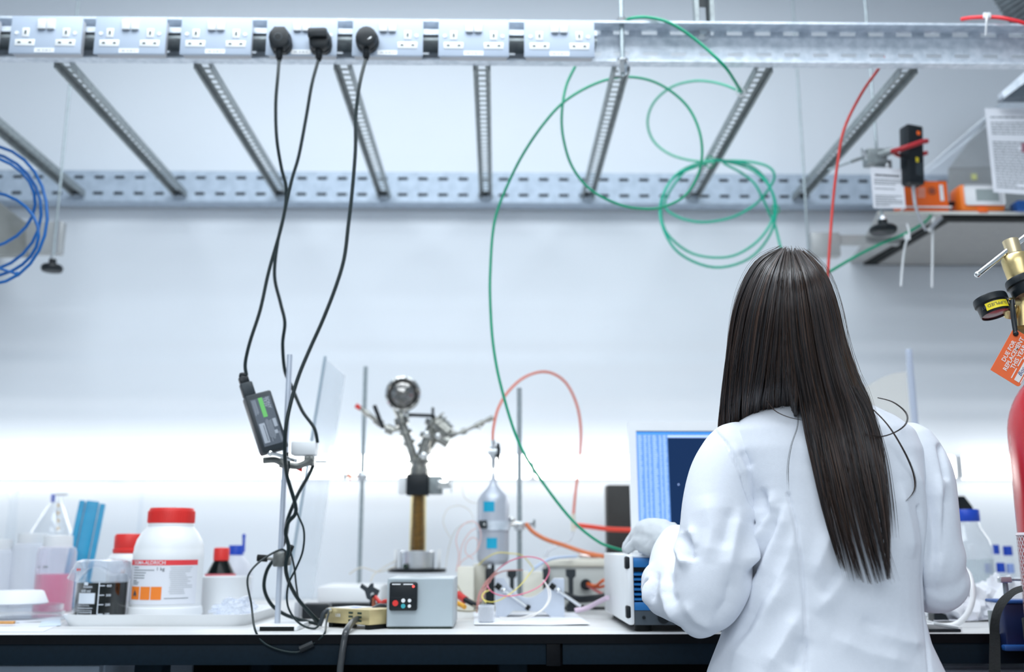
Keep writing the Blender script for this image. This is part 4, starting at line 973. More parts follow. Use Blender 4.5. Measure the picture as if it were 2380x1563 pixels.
o = Vector((xl, yl, 0)); rl = 37 * mpp(Vector((xl, yl, 1))); zl = lambda py: P(1146, py, yl - .04).z
MB().patch(o, rl, zl(1190), zl(1166), -.62, .08, M_tape, n=8, off=.001).build('tape', vs_, 'blue tape')
MB().patch(o, rl, zl(1276), zl(1251), -.40, .25, M_tape, n=8, off=.001).build('tape', vs_, 'blue tape')
vl = lambda px, py, dy=0: P(px, py, yl + dy)
vb = MB().lathe(prof(1146, yl, [(5, 1108), (6, 1104), (3, 1098), (3, 1090), (6, 1086), (6, 1066), (9, 1064), (9, 1040), (5, 1036), (5, 1024)]), (xl, yl, 0), M_steel, n=20)
vb.cyl(vl(1134, 1050), vl(1158, 1050), .010, M_steel, n=16).build('valve', vs_)
MB().prism([(-.004, .026), (.003, .024), (.006, .01), (.004, -.022), (.0, -.026), (-.003, -.01)], vl(1158, 1054, -.012), EX, EZ, (0, .012, 0), M_black, bev=.001).build('valve_handle', vs_, 'black valve handle')
MB().lathe(prof(1146, yl, [(4, 1330), (4, 1312)]), (xl, yl, 0), M_dgrey, n=14).build('outlet_nozzle', vs_)
zc3 = zl(1220)
c3 = thing('cylinder_clamp', 'wide metal clamp gripping the grey sample cylinder to its rod', 'clamp', (x3, 2.5, zc3))
MB().lathe([(rl + .0008, zl(1233)), (rl + .004, zl(1233)), (rl + .004, zl(1211)), (rl + .0008, zl(1211)), (rl + .0008, zl(1233))], (xl, yl, 0), M_galv, n=40, cap=False).build('band', c3)
MB().span(vl(1112, 1230, -.05), vl(1132, 1210, -.042), M_dgrey, .002).ball(vl(1126, 1220, -.05), .003, M_chrome).build('pad', c3, 'dark clamp pad')
MB().tube([vl(1180, 1220), vl(1195, 1220, .03), P(1207, 1222, 2.5), P(1240, 1218, 2.48)], .0055, M_steel, n=10).span((x3 - .013, 2.488, zc3 - .012), (x3 + .013, 2.512, zc3 + .010), M_steel, .003).cyl(P(1242, 1208, 2.48), P(1242, 1228, 2.48), .0025, M_rod, n=8).ball(vl(1190, 1208, .01), .008, M_chrome).build('arm', c3)
# slanted acrylic screen and thin slanted rod
sr = MB().cyl(P(756, 829, 2.30), P(716, 1035, 2.28), .0036, mat('blue_grey_rod', (.42, .52, .60), .4, .3, noise_amt=.1), n=12)
sc = thing('acrylic_screen', 'slanted clear acrylic screen with blue grey edge behind the retort stand', 'screen', P(760, 1385, 2.3))
sr = MB().cyl(P(756, 829, 2.30), P(664, 1395, 2.27), .0036, MATS['blue_grey_rod'], n=12); sr.build('edge_rod', sc, 'blue grey edge')
MB().quad(P(756, 835, 2.303), P(664, 1393, 2.273), P(726, 1393, 2.40), P(800, 872, 2.44), (0.002, 0.002, 0), M_acryl).build('sheet', sc)

# ---------------------------------------------------------------- tubes
def tube_thing(name, label, pts, r, m, cat='tube', n=10, sub=6):
    return MB().tube(pts, r, m, n=n, sub=sub).build(name, label=label, cat=cat)
tube_thing('green_tube', 'long green tube looping once under the ladder and running down to the white instrument',
    path([(1352, 120, 2.10), (1338, 152, 2.11), (1316, 200, 2.12), (1306, 260, 2.12), (1309, 320, 2.12), (1330, 388, 2.12), (1374, 442, 2.12), (1440, 476, 2.13), (1500, 486, 2.14), (1546, 480, 2.15), (1592, 455, 2.16), (1622, 408, 2.16), (1632, 355, 2.16), (1624, 300, 2.16), (1598, 248, 2.16), (1552, 207, 2.15), (1500, 184, 2.14), (1440, 180, 2.13), (1378, 197, 2.115), (1312, 236, 2.105), (1262, 290, 2.10), (1216, 358, 2.10), (1182, 425, 2.10), (1156, 490, 2.10), (1145, 545, 2.10), (1140, 620, 2.10), (1139, 690, 2.10), (1146, 800, 2.10), (1166, 905, 2.10), (1206, 1030, 2.11), (1260, 1120, 2.13), (1330, 1210, 2.16), (1388, 1258, 2.19), (1425, 1274, 2.22), (1460, 1283, 2.24)]), .0031, M_green)
tube_thing('green_tube', 'bright green tube arching over the front rail to a tied end on a rung',
    path([(1440, 52, 1.99), (1470, 42, 1.955), (1510, 41, 1.94), (1560, 55, 1.935), (1620, 95, 1.94), (1680, 150, 1.937), (1706, 186, 1.99), (1722, 213, 2.05)]), .0034, M_green)
tube_thing('green_tube', 'pale green tube curving from the tied rung back down to the coil bundle',
    path([(1722, 214, 2.052), (1690, 200, 2.10), (1650, 190, 2.18), (1608, 189, 2.25), (1560, 203, 2.32), (1520, 238, 2.38), (1505, 282, 2.42), (1517, 325, 2.44), (1552, 356, 2.44), (1600, 372, 2.43), (1660, 378, 2.42)]), .0032, M_green2)
MB().tube([P(1722, 213, 2.047) + Vector((.010 * math.cos(a), .003, .010 * math.sin(a))) for a in [k * PI / 6 for k in range(12)]], .0014, M_white, closed=True).cyl(P(1722, 213, 2.047) + Vector((0, 0, .010)), P(1722, 213, 2.047) + Vector((.002, 0, .025)), .0012, M_white, n=6).build('cable_tie', label='pale cable tie fixing the green tubes to the rung', cat='cable tie')
yg = 2.43
coil = [(1660, 374), (1570, 410), (1536, 470), (1541, 530), (1580, 590), (1660, 622), (1740, 602), (1790, 545), (1803, 480), (1782, 425), (1732, 388), (1652, 374), (1582, 398), (1548, 440), (1536, 490), (1552, 545), (1610, 590), (1690, 598), (1750, 570), (1790, 522), (1800, 470), (1778, 415), (1740, 384), (1690, 374), (1640, 374), (1590, 400), (1545, 470), (1570, 502), (1630, 517), (1700, 506), (1752, 478), (1782, 446), (1800, 412), (1786, 388), (1740, 376), (1680, 376), (1720, 400), (1752, 425), (1772, 460), (1790, 500), (1800, 520), (1808, 550), (1816, 582), (1830, 640), (1860, 720)]
tube_thing('green_tube', 'pale green tube wound in a loose tied bundle hanging from a rung',
    path([(a, b, yg + .018 * math.sin(i * 1.3) + .001 * i) for i, (a, b) in enumerate(coil)]), .0033, mat('coil_green', (.0, .46, .30), .3, noise_amt=.12), sub=5)
MB().tube([P(1650, 377, yg) + Vector((.012 * math.cos(a), 0, .016 * math.sin(a))) for a in [k * PI / 6 for k in range(12)]], .0018, M_green, closed=True).tube([P(1802, 487, yg + .02) + Vector((.010 * math.cos(a), 0, .012 * math.sin(a))) for a in [k * PI / 6 for k in range(12)]], .0018, M_green, closed=True).build('cable_tie', label='green ties round the hanging tube bundle', cat='cable tie')
tube_thing('red_tube', 'red tube hanging from the front rail down behind the person',
    path([(2060, 130, 2.02), (2042, 160, 2.02), (2002, 218, 2.03), (1962, 300, 2.04), (1946, 385, 2.05), (1936, 470, 2.06), (1929, 560, 2.06), (1924, 640, 2.06), (1916, 780, 2.07), (1900, 1000, 2.09), (1880, 1190, 2.13)]), .0032, M_redtube)
tube_thing('red_tube', 'bright red tube lying over the front rail in the upper right corner',
    path([(2235, 45, 1.985), (2260, 41, 1.965), (2310, 40, 1.94), (2345, 45, 1.925), (2390, 58, 1.92), (2450, 90, 1.94)]), .0042, mat('bright_red_tube', (.85, .03, .04), .28, noise_amt=.08))
tie = MB(); tp = P(2294, 60, 1.942)
tie.tube([P(2294, 34, 1.938), P(2293, 50, 1.935), P(2291, 82, 1.948)], .0022, M_white, n=6).span(P(2288, 40, 1.936), P(2300, 32, 1.942), M_white, .001)
tie.build('cable_tie', label='white cable tie holding the red tube to the front rail', cat='cable tie')
tube_thing('salmon_tube', 'salmon red tube arching from the sample cylinder valve back down to the bench',
    path([(1145, 1026, 2.43), (1147, 995, 2.43), (1158, 950, 2.44), (1182, 910, 2.46), (1222, 876, 2.49), (1270, 865, 2.52), (1313, 888, 2.55), (1340, 940, 2.58), (1350, 1000, 2.60), (1347, 1070, 2.60), (1337, 1150, 2.60), (1332, 1205, 2.60)]), .0034, M_salmon)
MB().cyl(P(1332, 1195, 2.60), P(1332, 1235, 2.60), .006, M_cream, n=12).tube(path([(1332, 1232, 2.60), (1325, 1255, 2.60), (1300, 1268, 2.64), (1272, 1285, 2.66), (1262, 1330, 2.67), (1258, 1392, 2.67)]), .004, M_milky, n=8).build('hose_joint', label='cream hose joint and clear hose below the salmon tube', cat='hose')
tube_thing('orange_hose', 'brown orange hose from the sample cylinder clamp to the white instrument',
    path([(1222, 1218, 2.46), (1240, 1238, 2.45), (1270, 1255, 2.44), (1310, 1268, 2.44), (1360, 1285, 2.43), (1405, 1294, 2.42)]), .0052, mat('rust_hose', (.75, .20, .07), .35, noise_amt=.15))
tube_thing('red_hose', 'thick red hose running to the right in front of the black panel', path([(1340, 1221, 2.62), (1380, 1226, 2.58), (1420, 1231, 2.55), (1480, 1233, 2.52), (1560, 1236, 2.5)]), .0062, mat('hose_red', (.88, .07, .04), .3, noise_amt=.05))
# black panel behind the screen
MB().span(P(1412, 1278, 2.66), P(1500, 1130, 2.71), mat('speaker_black', (.035, .035, .034), .6, noise_amt=.2, bump=.1), .006).span((P(1412, 1278, 2.66).x, 2.665, ZB), (P(1500, 1278, 2.66).x, 2.705, P(1412, 1277, 2.66).z), MATS['speaker_black']).build('dark_panel', label='tall black panel standing behind the laptop screen', cat='instrument')
# blue tube loops at left
def loop(cx, cy, rx_, ry_, y, ph, a0, a1, n=26):
    return [P(cx + rx_ * math.cos(a0 + (a1 - a0) * k / n) , cy + ry_ * math.sin(a0 + (a1 - a0) * k / n), y + .02 * math.sin(ph + k * .4)) for k in range(n + 1)]
bl = []
for (cx, cy, r1, r2, y, ph, lab) in ((-28, 500, 138, 162, 2.05, 0, 'blue tube'), (-50, 492, 146, 140, 2.08, 1.2, ''), (-66, 470, 148, 112, 2.06, 2.2, ''), (-40, 545, 130, 100, 2.05, .6, '')):
    bl += loop(cx, cy, r1, r2, y, ph, -2.6, 3.68)
tube_thing('blue_tube', 'coil of blue tubing hanging at the left edge of the photo', bl, .0034, M_bluetube, sub=1)
MB().cyl(P(-40, 612, 2.05), P(38, 637, 2.05), .0026, M_bluetube, n=8).ball(P(40, 638, 2.05), (.006, .005, .006), M_bluetube).build('tube_end', label='short blue tube end with a fitting crossing the blue coil', cat='tube')

# ---------------------------------------------------------------- white instrument, laptop
yw = 1.80
w0, w1 = P(1460, 1450, yw).x, P(1735, 1450, yw).x; wz0, wz1 = P(1460, 1454, yw).z, P(1460, 1290, yw).z; wd = .385
wi = thing('white_instrument', 'white instrument box with blue louvred front under the gloved hand', 'instrument', ((w0 + w1) / 2, yw + wd / 2, ZB))
MB().span((w0, yw, wz0), (w0 + .012, yw + wd, wz1), M_white, .004).span((w1 - .012, yw, wz0), (w1, yw + wd, wz1), M_white, .004).span((w0 + .004, yw + .006, wz1 - .006), (w1 - .004, yw + wd, wz1), M_white, .002).span((w0 + .012, yw + .02, wz0), (w1 - .012, yw + wd - .01, wz1 - .006), M_dgrey).build('case', wi)
M_lou = mat('louvre_blue', (.01, .17, .48), .4, noise_amt=.06)
lo = MB(); zt, zb = wz1 - .006, P(1480, 1420, yw).z; n = 7
lo.span((w0 + .012, yw + .002, zt - .016), (w1 - .012, yw + .019, zt), M_lou, .001)
lo.span((w0 + .012, yw + .002, zb), (w1 - .012, yw + .019, zb + .014), M_lou, .001)
st = (zt - .016 - zb - .014) / 7
for k in range(6):
    z = zb + .014 + st * (k + .7)
    lo.box(((w0 + w1) / 2, yw + .010, z), (w1 - w0 - .024, .017, st * .40), M_lou, .0008, Matrix.Rotation(math.radians(12), 3, 'X'))
lo.build('louvre_panel', wi, 'blue louvred panel')
MB().span((w0 + .012, yw + .003, wz0), (w1 - .012, yw + .019, zb - .0005), mat('slate_panel', (.07, .09, .11), .45, noise_amt=.1)).cyl((w0 + .028, yw + .003, (wz0 + zb) / 2), (w0 + .028, yw + .001, (wz0 + zb) / 2), .003, M_black, n=12).cyl((w0 + .062, yw + .003, (wz0 + zb) / 2), (w0 + .062, yw - .004, (wz0 + zb) / 2), .010, M_black, n=20).build('lower_panel', wi, 'slate lower panel with black knob')
for z in (wz1 - .014, wz0 + .022):
    MB().span((w0 - .003, yw - .001, z - .011), (w0 + .006, yw + .016, z + .011), M_black, .003).build('corner_guard', wi, 'black corner guard')
for x in (w0 + .03, w1 - .03):
    for y in (yw + .03, yw + wd - .03): MB().cyl((x, y, ZB), (x, y, wz0 + .001), .016, M_rubber, n=16).build('foot', wi)
yl2 = 2.13
l0, l1 = P(1468, 1240, yl2).x, P(1820, 1240, yl2).x
lap = thing('laptop', 'open white laptop with blue and dark screen standing on the white instrument', 'laptop', ((l0 + l1) / 2, yl2, wz1))
MB().span((l0, yl2 - .20, wz1 + .0002), (l1, yl2 + .01, wz1 + .016), M_white, .004).build('base', lap)
kb = MB()
for r_ in range(5):
    for c_ in range(14): kb.span((l0 + .02 + c_ * .0195, yl2 - .095 + r_ * .018, wz1 + .0158), (l0 + .02 + c_ * .0195 + .016, yl2 - .095 + r_ * .018 + .015, wz1 + .018), M_white)
kb.build('keyboard', lap)
tl = Vector((0, .055, 1)).normalized(); zs = P(1468, 982, yl2 + .012).z - wz1 - .016; o = Vector((l0, yl2, wz1 + .016)); Wl = l1 - l0; Hl = zs / tl.z; nl = Vector((0, -tl.z, tl.y))
lidm = MB().quad(o, o + EX * Wl, o + EX * Wl + tl * Hl, o + tl * Hl, -nl * .008, mat('laptop_white', (.84, .87, .90), .35, noise_amt=.02)); lidm.build('screen_lid', lap)
s0x, s0z = .0165, .022; Ws, Hs = Wl - .033, Hl - .022 - .019
so = o + EX * s0x + tl * s0z + nl * .0005
M_scr = mat('screen_blue', (.02, .05, .12), .6, spec=.1, emit=(.16, .36, .85), emit_s=.75)
M_scd = mat('screen_navy', (.004, .010, .025), .6, spec=.05, emit=(.006, .022, .075), emit_s=.9)
M_scb = mat('screen_bar', (.02, .08, .2), .3, emit=(.05, .28, .85), emit_s=.85)
M_scl = mat('screen_text', (.2, .3, .5), .3, emit=(.42, .56, .95), emit_s=.85)
sm = MB(); SQ = lambda u0, v0, u1, v1, m, h: sm.quad(so + EX * Ws * u0 + tl * Hs * v0 + nl * h, so + EX * Ws * u1 + tl * Hs * v0 + nl * h, so + EX * Ws * u1 + tl * Hs * v1 + nl * h, so + EX * Ws * u0 + tl * Hs * v1 + nl * h, nl * .0002, m)
SQ(0, 0, 1, 1, M_scd, 0); SQ(0, 0, 1, .045, M_scb, .0003); SQ(0, .965, 1, .99, M_scb, .0003); SQ(0, .045, .235, .965, M_scr, .0003)
SQ(.235, .935, 1, .96, M_scl, .0003); SQ(0, 0, .03, .045, M_scd, .0006); SQ(.28, .01, .36, .04, M_scl, .0006); SQ(.13, .005, .145, .04, M_scl, .0006)
random.seed(11)
for c_, (u, w_) in enumerate(((.012, .03), (.055, .022), (.088, .02), (.122, .035), (.17, .02), (.2, .028))):
    for k in range(46):
        v = .955 - k * .0195; SQ(u, v - .008, u + w_ * (.7 + .3 * random.random()), v, M_scl, .0006)
SQ(.30, .47, .308, .483, M_scl, .0003)
sm.build('screen', lap, 'blue listing beside a dark blank area')

# ---------------------------------------------------------------- cluttered middle: cradle, tissue, wires
yk2 = PZ(1225, 1436, ZB + .002).y
kx0, kx1 = P(1152, 1430, yk2).x, P(1312, 1430, yk2).x; kz1 = P(1230, 1346, yk2).z; Wk = kx1 - kx0; Hk = kz1 - ZB - .003
cr = thing('cylinder_cradle', 'grey aluminium cradle block with curved top and two steel pins', 'cradle', ((kx0 + kx1) / 2, yk2, ZB + .003))
top = [(0, Hk), (Wk * .12, Hk)] + [(Wk * (.12 + .74 * k / 14), Hk - (.52 * Hk) * math.sin(PI * (k / 14) ** .95) ** .9) for k in range(1, 14)] + [(Wk * .86, Hk), (Wk, Hk)]
bot = [(Wk, 0), (Wk * .80, 0), (Wk * .72, Hk * .13), (Wk * .25, Hk * .16), (Wk * .15, 0), (0, 0)]
MB().prism(top + bot, (kx0, yk2, ZB + .003), EX, EZ, (0, .045, 0), M_alu).build('block', cr)
for u in (.05, .84):
    a = Vector((kx0 + Wk * u, yk2 - .003, ZB + Hk * .82)); b_ = a + Vector((.058, -.004, -.040))
    MB().cyl(a, b_, .0034, M_steel, n=10).cyl(a - (b_ - a).normalized() * .008, a + (b_ - a).normalized() * .004, .006, M_rubber, n=10).cyl(a + (b_ - a) * .97, b_ + (b_ - a).normalized() * .006, .0055, M_rubber, n=10).ball(a + (b_ - a) * .18, .006, M_steel).build('pin', cr, 'steel pin with black ends')
sheet('tissue', 'flat white tissue spread under the grey cradle', 'tissue', [(1102, 1455), (1372, 1455), (1335, 1428), (1100, 1426)], M_tissue, .0003, wob=.004)
rl_ = thing('knit_roll', 'small white knitted roll standing on end beside the cradle', 'roll', P(1130, 1450, 1.99))
xk2 = P(1130, 1450, 1.99).x; yk3 = PZ(1130, 1452, ZB).y + .018; kr = MB(); zt = P(1130, 1405, yk3).z; rk2 = 17 * mpp(Vector((xk2, yk3, .9)))
nr, nk = 11, 22; pts = []
kr.lathe([(rk2 - .001, ZB + .003), (rk2 - .001, zt - .001)], (xk2, yk3, 0), mat('knit_groove_shade', (.32, .35, .40), .9, noise_amt=.1), n=24)  # dark inner cylinder paints the shade in the knit grooves
for r_ in range(nr):
    z = ZB + .004 + (zt - ZB - .006) * (r_ + .5) / nr
    for k in range(nk):
        a = 2 * PI * (k + .5 * (r_ % 2)) / nk
        kr.ball((xk2 + rk2 * math.cos(a), yk3 + rk2 * math.sin(a), z), (.0017, .0017, .0013), M_tissue, n=6, k=4)
kr.build('body', rl_)
# cream connectors
def block(name, label, cat, px0, py0, px1, py1, y, d, m, bev=.002, z0=None):
    a, b = P(px0, py0, y), P(px1, py1, y)
    return MB().span((a.x, y, ZB if z0 is None else z0), (b.x, y + d, b.z), m, bev).build(name, label=label, cat=cat)
block('cream_connector', 'tall cream plastic connector block behind the grey controller', 'connector', 1062, 1390, 1102, 1318, 2.36, .06, M_cream)
block('cream_connector', 'cream plastic connector block with black end under the sample cylinder', 'connector', 1100, 1390, 1134, 1312, 2.42, .06, M_cream)
block('cream_connector', 'cream terminal block seen above the curved cradle top', 'connector', 1216, 1390, 1262, 1330, 2.36, .05, M_cream)
block('black_block', 'black block under the taped sample cylinder', 'block', 1128, 1392, 1150, 1322, 2.38, .04, M_black)
def i_beam(pxc, py0, py1, w, y, label):
    x = P(pxc, py0, y).x; z0, z1 = ZB, P(pxc, py1, y).z; s_ = w * mpp(Vector((x, y, .95)))
    h = z1 - z0
    MB().prism([(-s_, 0), (s_ * 1.1, 0), (s_ * 1.1, h * .14), (s_ * .45, h * .22), (s_ * .45, h * .78), (s_, h * .84), (s_, h), (-s_, h), (-s_, h * .84), (-s_ * .45, h * .78), (-s_ * .45, h * .22), (-s_, h * .14)], (x, y, z0), EX, EZ, (0, .03, 0), M_dgrey, bev=.001).build('spool_post', label=label, cat='post')
i_beam(1328, 1392, 1324, 11, 2.33, 'dark grey I shaped post in front of the grey case')
i_beam(1190, 1392, 1326, 11, 2.44, 'dark grey I shaped post behind the curved cradle')
block('black_block', 'small black block behind the right side of the cradle', 'block', 1262, 1390, 1276, 1322, 2.38, .03, M_dgrey)
gb = thing('grey_case', 'pale grey instrument case behind the cradle left of the white instrument', 'instrument', (P(1345, 1390, 2.42).x, 2.5, ZB))
g0x, g1x = P(1272, 1390, 2.40).x, P(1440, 1390, 2.40).x
MB().span((g0x, 2.40, ZB + .006), (g1x, 2.62, P(1300, 1318, 2.40).z), mat('case_grey', (.58, .60, .58), .45, noise_amt=.05), .004).build('body', gb)
MB().span((g0x - .003, 2.394, P(1300, 1318, 2.40).z), (g1x, 2.63, P(1300, 1302, 2.40).z), M_cream, .003).build('lid', gb)
MB().span((g0x + .01, 2.41, ZB), (g1x - .01, 2.6, ZB + .0065), M_black).build('base', gb)
MB().cyl(P(1362, 1360, 2.399), P(1362, 1360, 2.375), .013, M_black, n=18).build('gland', gb, 'black cable gland')
MB().span(P(1345, 1305, 2.46), P(1398, 1288, 2.50), M_chrome, .004).build('latch', gb, 'shiny metal latch')
MB().tube(path([(1366, 1358, 2.37), (1385, 1362, 2.30), (1402, 1350, 2.22), (1425, 1345, 2.18)]), .0035, M_orange2, n=8).tube(path([(1366, 1362, 2.37), (1388, 1375, 2.30), (1408, 1385, 2.22), (1425, 1388, 2.18)]), .0035, mat('pink_red_wire', (.75, .2, .2), .4, noise_amt=.1), n=8).tube(path([(1366, 1360, 2.37), (1390, 1366, 2.30), (1408, 1362, 2.22), (1425, 1360, 2.18)]), .003, M_orange2, n=8).build('orange_leads', label='bundle of orange and red leads from the grey case gland', cat='wire')
MB().tube(path([(1312, 1384, 2.30), (1345, 1394, 2.28), (1390, 1390, 2.24), (1420, 1384, 2.2)]), .008, M_black, n=10).build('black_hose', label='thick black hose lying in front of the grey case', cat='hose')
MB().tube(path([(1336, 1420, 2.12), (1362, 1415, 2.12), (1388, 1402, 2.10), (1412, 1390, 2.06)]), .005, mat('mauve_tube', (.66, .52, .64), .35, noise_amt=.1), n=10).build('mauve_tube', label='mauve clear tube lying beside the white instrument', cat='tube')
MB().tube(path([(1230, 1330, 2.34), (1262, 1308, 2.34), (1290, 1298, 2.36), (1340, 1294, 2.40)]), .0035, mat('pale_blue_tube', (.58, .70, .90), .35, noise_amt=.06), n=8).build('pale_blue_tube', label='pale blue tube lying across the grey case lid', cat='tube')
def wires(name, label, lists, r, m):
    w_ = MB()
    for l in lists: w_.tube(path(l), r, m, n=6, sub=5)
    return w_.build(name, label=label, cat='wire')
M_wy = mat('yellow_wire', (.85, .72, .16), .4, noise_amt=.08); M_wp = mat('pink_wire', (.80, .16, .28), .4, noise_amt=.1); M_ww = mat('white_wire', (.80, .78, .76), .5, noise_amt=.1); M_wps = mat('pale_pink_wire', (.85, .55, .52), .5, noise_amt=.1); M_wb = mat('brown_pink_wire', (.50, .22, .20), .5, noise_amt=.1)
wires('yellow_wire', 'yellow wire looping in front of the grey cradle', [[(1240, 1322, 2.10), (1215, 1355, 2.06), (1190, 1378, 2.03), (1160, 1396, 2.02), (1138, 1400, 2.03), (1122, 1392, 2.05), (1124, 1380, 2.07), (1140, 1372, 2.09), (1128, 1376, 2.06), (1120, 1388, 2.04), (1130, 1402, 2.03)]], .0011, M_wy)
wires('yellow_wire', 'yellow wire arching over the top of the sample cylinder base', [[(1112, 1314, 2.30), (1130, 1298, 2.26), (1155, 1286, 2.24), (1185, 1287, 2.26), (1215, 1293, 2.30), (1240, 1322, 2.33)]], .0012, M_wy)
wires('pink_wire', 'bright pink wire making a wide loop over the grey cradle', [[(1160, 1322, 2.14), (1185, 1305, 2.10), (1220, 1295, 2.08), (1255, 1300, 2.06), (1275, 1318, 2.05), (1274, 1338, 2.05), (1256, 1362, 2.04), (1225, 1378, 2.03), (1190, 1386, 2.02), (1160, 1384, 2.02), (1140, 1374, 2.04), (1133, 1362, 2.07)]], .0012, M_wp)
wires('white_wire', 'twisted white wire pair curling from the cradle to the knitted roll', [[(1262, 1350, 2.10), (1278, 1372, 2.04), (1278, 1395, 2.0), (1265, 1415, 1.98), (1240, 1432, 1.97), (1200, 1442, 1.975), (1160, 1440, 1.985)], [(1265, 1350, 2.10), (1274, 1374, 2.04), (1274, 1396, 2.0), (1260, 1418, 1.98), (1235, 1430, 1.97), (1200, 1438, 1.975), (1162, 1436, 1.985)]], .0014, M_ww)
wires('pink_wire', 'bundle of dusty pink wires rising left of the grey cradle', [[(1118, 1400, 2.08), (1124, 1370, 2.10), (1138, 1345, 2.12), (1160, 1322, 2.16), (1180, 1308, 2.2)], [(1122, 1395, 2.08), (1130, 1368, 2.10), (1146, 1342, 2.12), (1172, 1328, 2.18), (1215, 1326, 2.24)], [(1112, 1412, 2.08), (1116, 1380, 2.10), (1130, 1352, 2.12), (1156, 1332, 2.15)], [(1108, 1425, 2.08), (1110, 1395, 2.09), (1118, 1372, 2.12), (1140, 1352, 2.14)]], .0014, M_wb)
wires('pale_wire', 'loose pale pink wires looping beside the sample cylinder', [[(1060, 1330, 2.36), (1066, 1290, 2.36), (1060, 1255, 2.36), (1072, 1225, 2.36), (1095, 1212, 2.36), (1112, 1222, 2.36), (1118, 1250, 2.36), (1110, 1280, 2.36)], [(1068, 1330, 2.38), (1072, 1275, 2.38), (1090, 1240, 2.38), (1108, 1228, 2.38)], [(1062, 1320, 2.4), (1080, 1300, 2.4), (1105, 1285, 2.4), (1112, 1262, 2.4), (1100, 1250, 2.4), (1085, 1262, 2.4), (1082, 1285, 2.4), (1100, 1300, 2.4)]], .0011, M_wps)
wires('pale_wire', 'thin pale wires arching between the vacuum apparatus and the sample cylinder', [[(1036, 1320, 2.5), (1044, 1270, 2.5), (1058, 1235, 2.48), (1080, 1218, 2.46), (1100, 1216, 2.44)], [(1046, 1250, 2.5), (1030, 1215, 2.5), (1040, 1185, 2.5), (1066, 1176, 2.5), (1090, 1186, 2.48), (1100, 1205, 2.44)], [(1074, 1130, 2.5), (1078, 1155, 2.5), (1095, 1168, 2.48), (1108, 1170, 2.46)]], .0009, mat('beige_wire', (.72, .68, .60), .5, noise_amt=.1))
pb_ = MB().tube(path([(1064, 1382, 2.14), (1074, 1390, 2.13), (1082, 1396, 2.12)]), .008, M_redtube, n=10).tube(path([(1080, 1394, 2.12), (1100, 1405, 2.11), (1112, 1410, 2.10)]), .0055, M_black, n=10)
pb_.build('test_probe', label='red and black test probe lying right of the grey controller', cat='probe')
MB().tube(path([(1060, 1402, 2.10), (1072, 1407, 2.09), (1080, 1412, 2.08)]), .005, mat('amber_plastic', (.85, .42, .04), .4, noise_amt=.08), n=10).build('amber_clip', label='small amber clip on the bench right of the controller', cat='clip')
wires('thin_wire', 'tangle of thin beige and dark wires on the bench behind the test probe', [[(1062, 1360, 2.2), (1078, 1385, 2.16), (1100, 1398, 2.12), (1120, 1402, 2.10)], [(1060, 1375, 2.2), (1085, 1402, 2.14), (1110, 1412, 2.08)], [(1064, 1420, 2.08), (1090, 1422, 2.06), (1110, 1420, 2.06)]], .0015, mat('olive_wire', (.36, .31, .22), .5, noise_amt=.15))
wires('beige_wire', 'thin beige wires trailing left from the vacuum apparatus base', [[(920, 1305, 2.5), (895, 1318, 2.46), (870, 1335, 2.42), (862, 1352, 2.40)], [(918, 1318, 2.5), (880, 1330, 2.46), (840, 1320, 2.46), (812, 1335, 2.44)]], .0016, MATS['beige_wire'])
# ---------------------------------------------------------------- hoods and what stands on them
zu = P(2200, 613, 2.858).z
def sl(py): d = ray(1900, py); return d.z / d.y
yn = (zu - CAM.z) / sl(499)
M_hood = mat('hood_steel', (.44, .455, .46), .45, .3, noise_amt=.08, noise_scale=25)
M_under = mat('hood_grey_panel', (.29, .295, .295), .5, noise_amt=.08, noise_scale=60)
hood = thing('extraction_hood', 'flat steel extraction hood with grey underside over the right of the bench', 'hood', (P(2200, 500, yn).x, yn, zu))
a_, b_, c_ = P(2040, 497, yn), P(2040, 497, yn), P(1976, 612, 2.858)
xr_ = 2.35
hb = MB()
hb.prism([(a_.x, yn), (xr_, yn), (xr_, 2.858), (c_.x, 2.858), (c_.x - .02, 2.72)], (0, 0, zu + .001), EX, EY, (0, 0, .0085), M_hood)
hb.build('shelf', hood)
MB().span((a_.x, yn - .003, zu + .0015), (xr_, yn - .0002, zu + .0095), mat('hood_edge_pale', (.74, .74, .70), .45, noise_amt=.04)).build('front_edge', hood, 'pale front edge')
MB().span((P(2192, 504, yn).x, yn + .002, zu - .004), (xr_, yn + .0078, zu + .0006), M_rubber).build('front_seal', hood, 'black front seal')
gx0, gx1 = P(2192, 504, yn + .01).x, P(2012, 611, 2.85).x
MB().prism([(gx0, yn + .008), (xr_, yn + .008), (xr_, 2.858), (gx1 - .004, 2.858)], (0, 0, zu - .006), EX, EY, (0, 0, .0069), M_rubber).build('gasket', hood, 'black gasket frame')
MB().prism([(gx0 + .022, yn + .028), (xr_ - .02, yn + .028), (xr_ - .02, 2.835), (gx1 + .03, 2.835)], (0, 0, zu - .010), EX, EY, (0, 0, .0039), M_under).build('inner_panel', hood, 'grey inner panel')
p0, p1 = P(1884, 600, 2.62), P(1946, 545, 2.62)
MB().span((p0.x, 2.60, p0.z), (p1.x, 2.63, p1.z), M_hood, .003).span((p1.x - .01, 2.61, p1.z - .03), (c_.x + .05, 2.63, p1.z - .005), M_hood).build('side_bracket', hood)
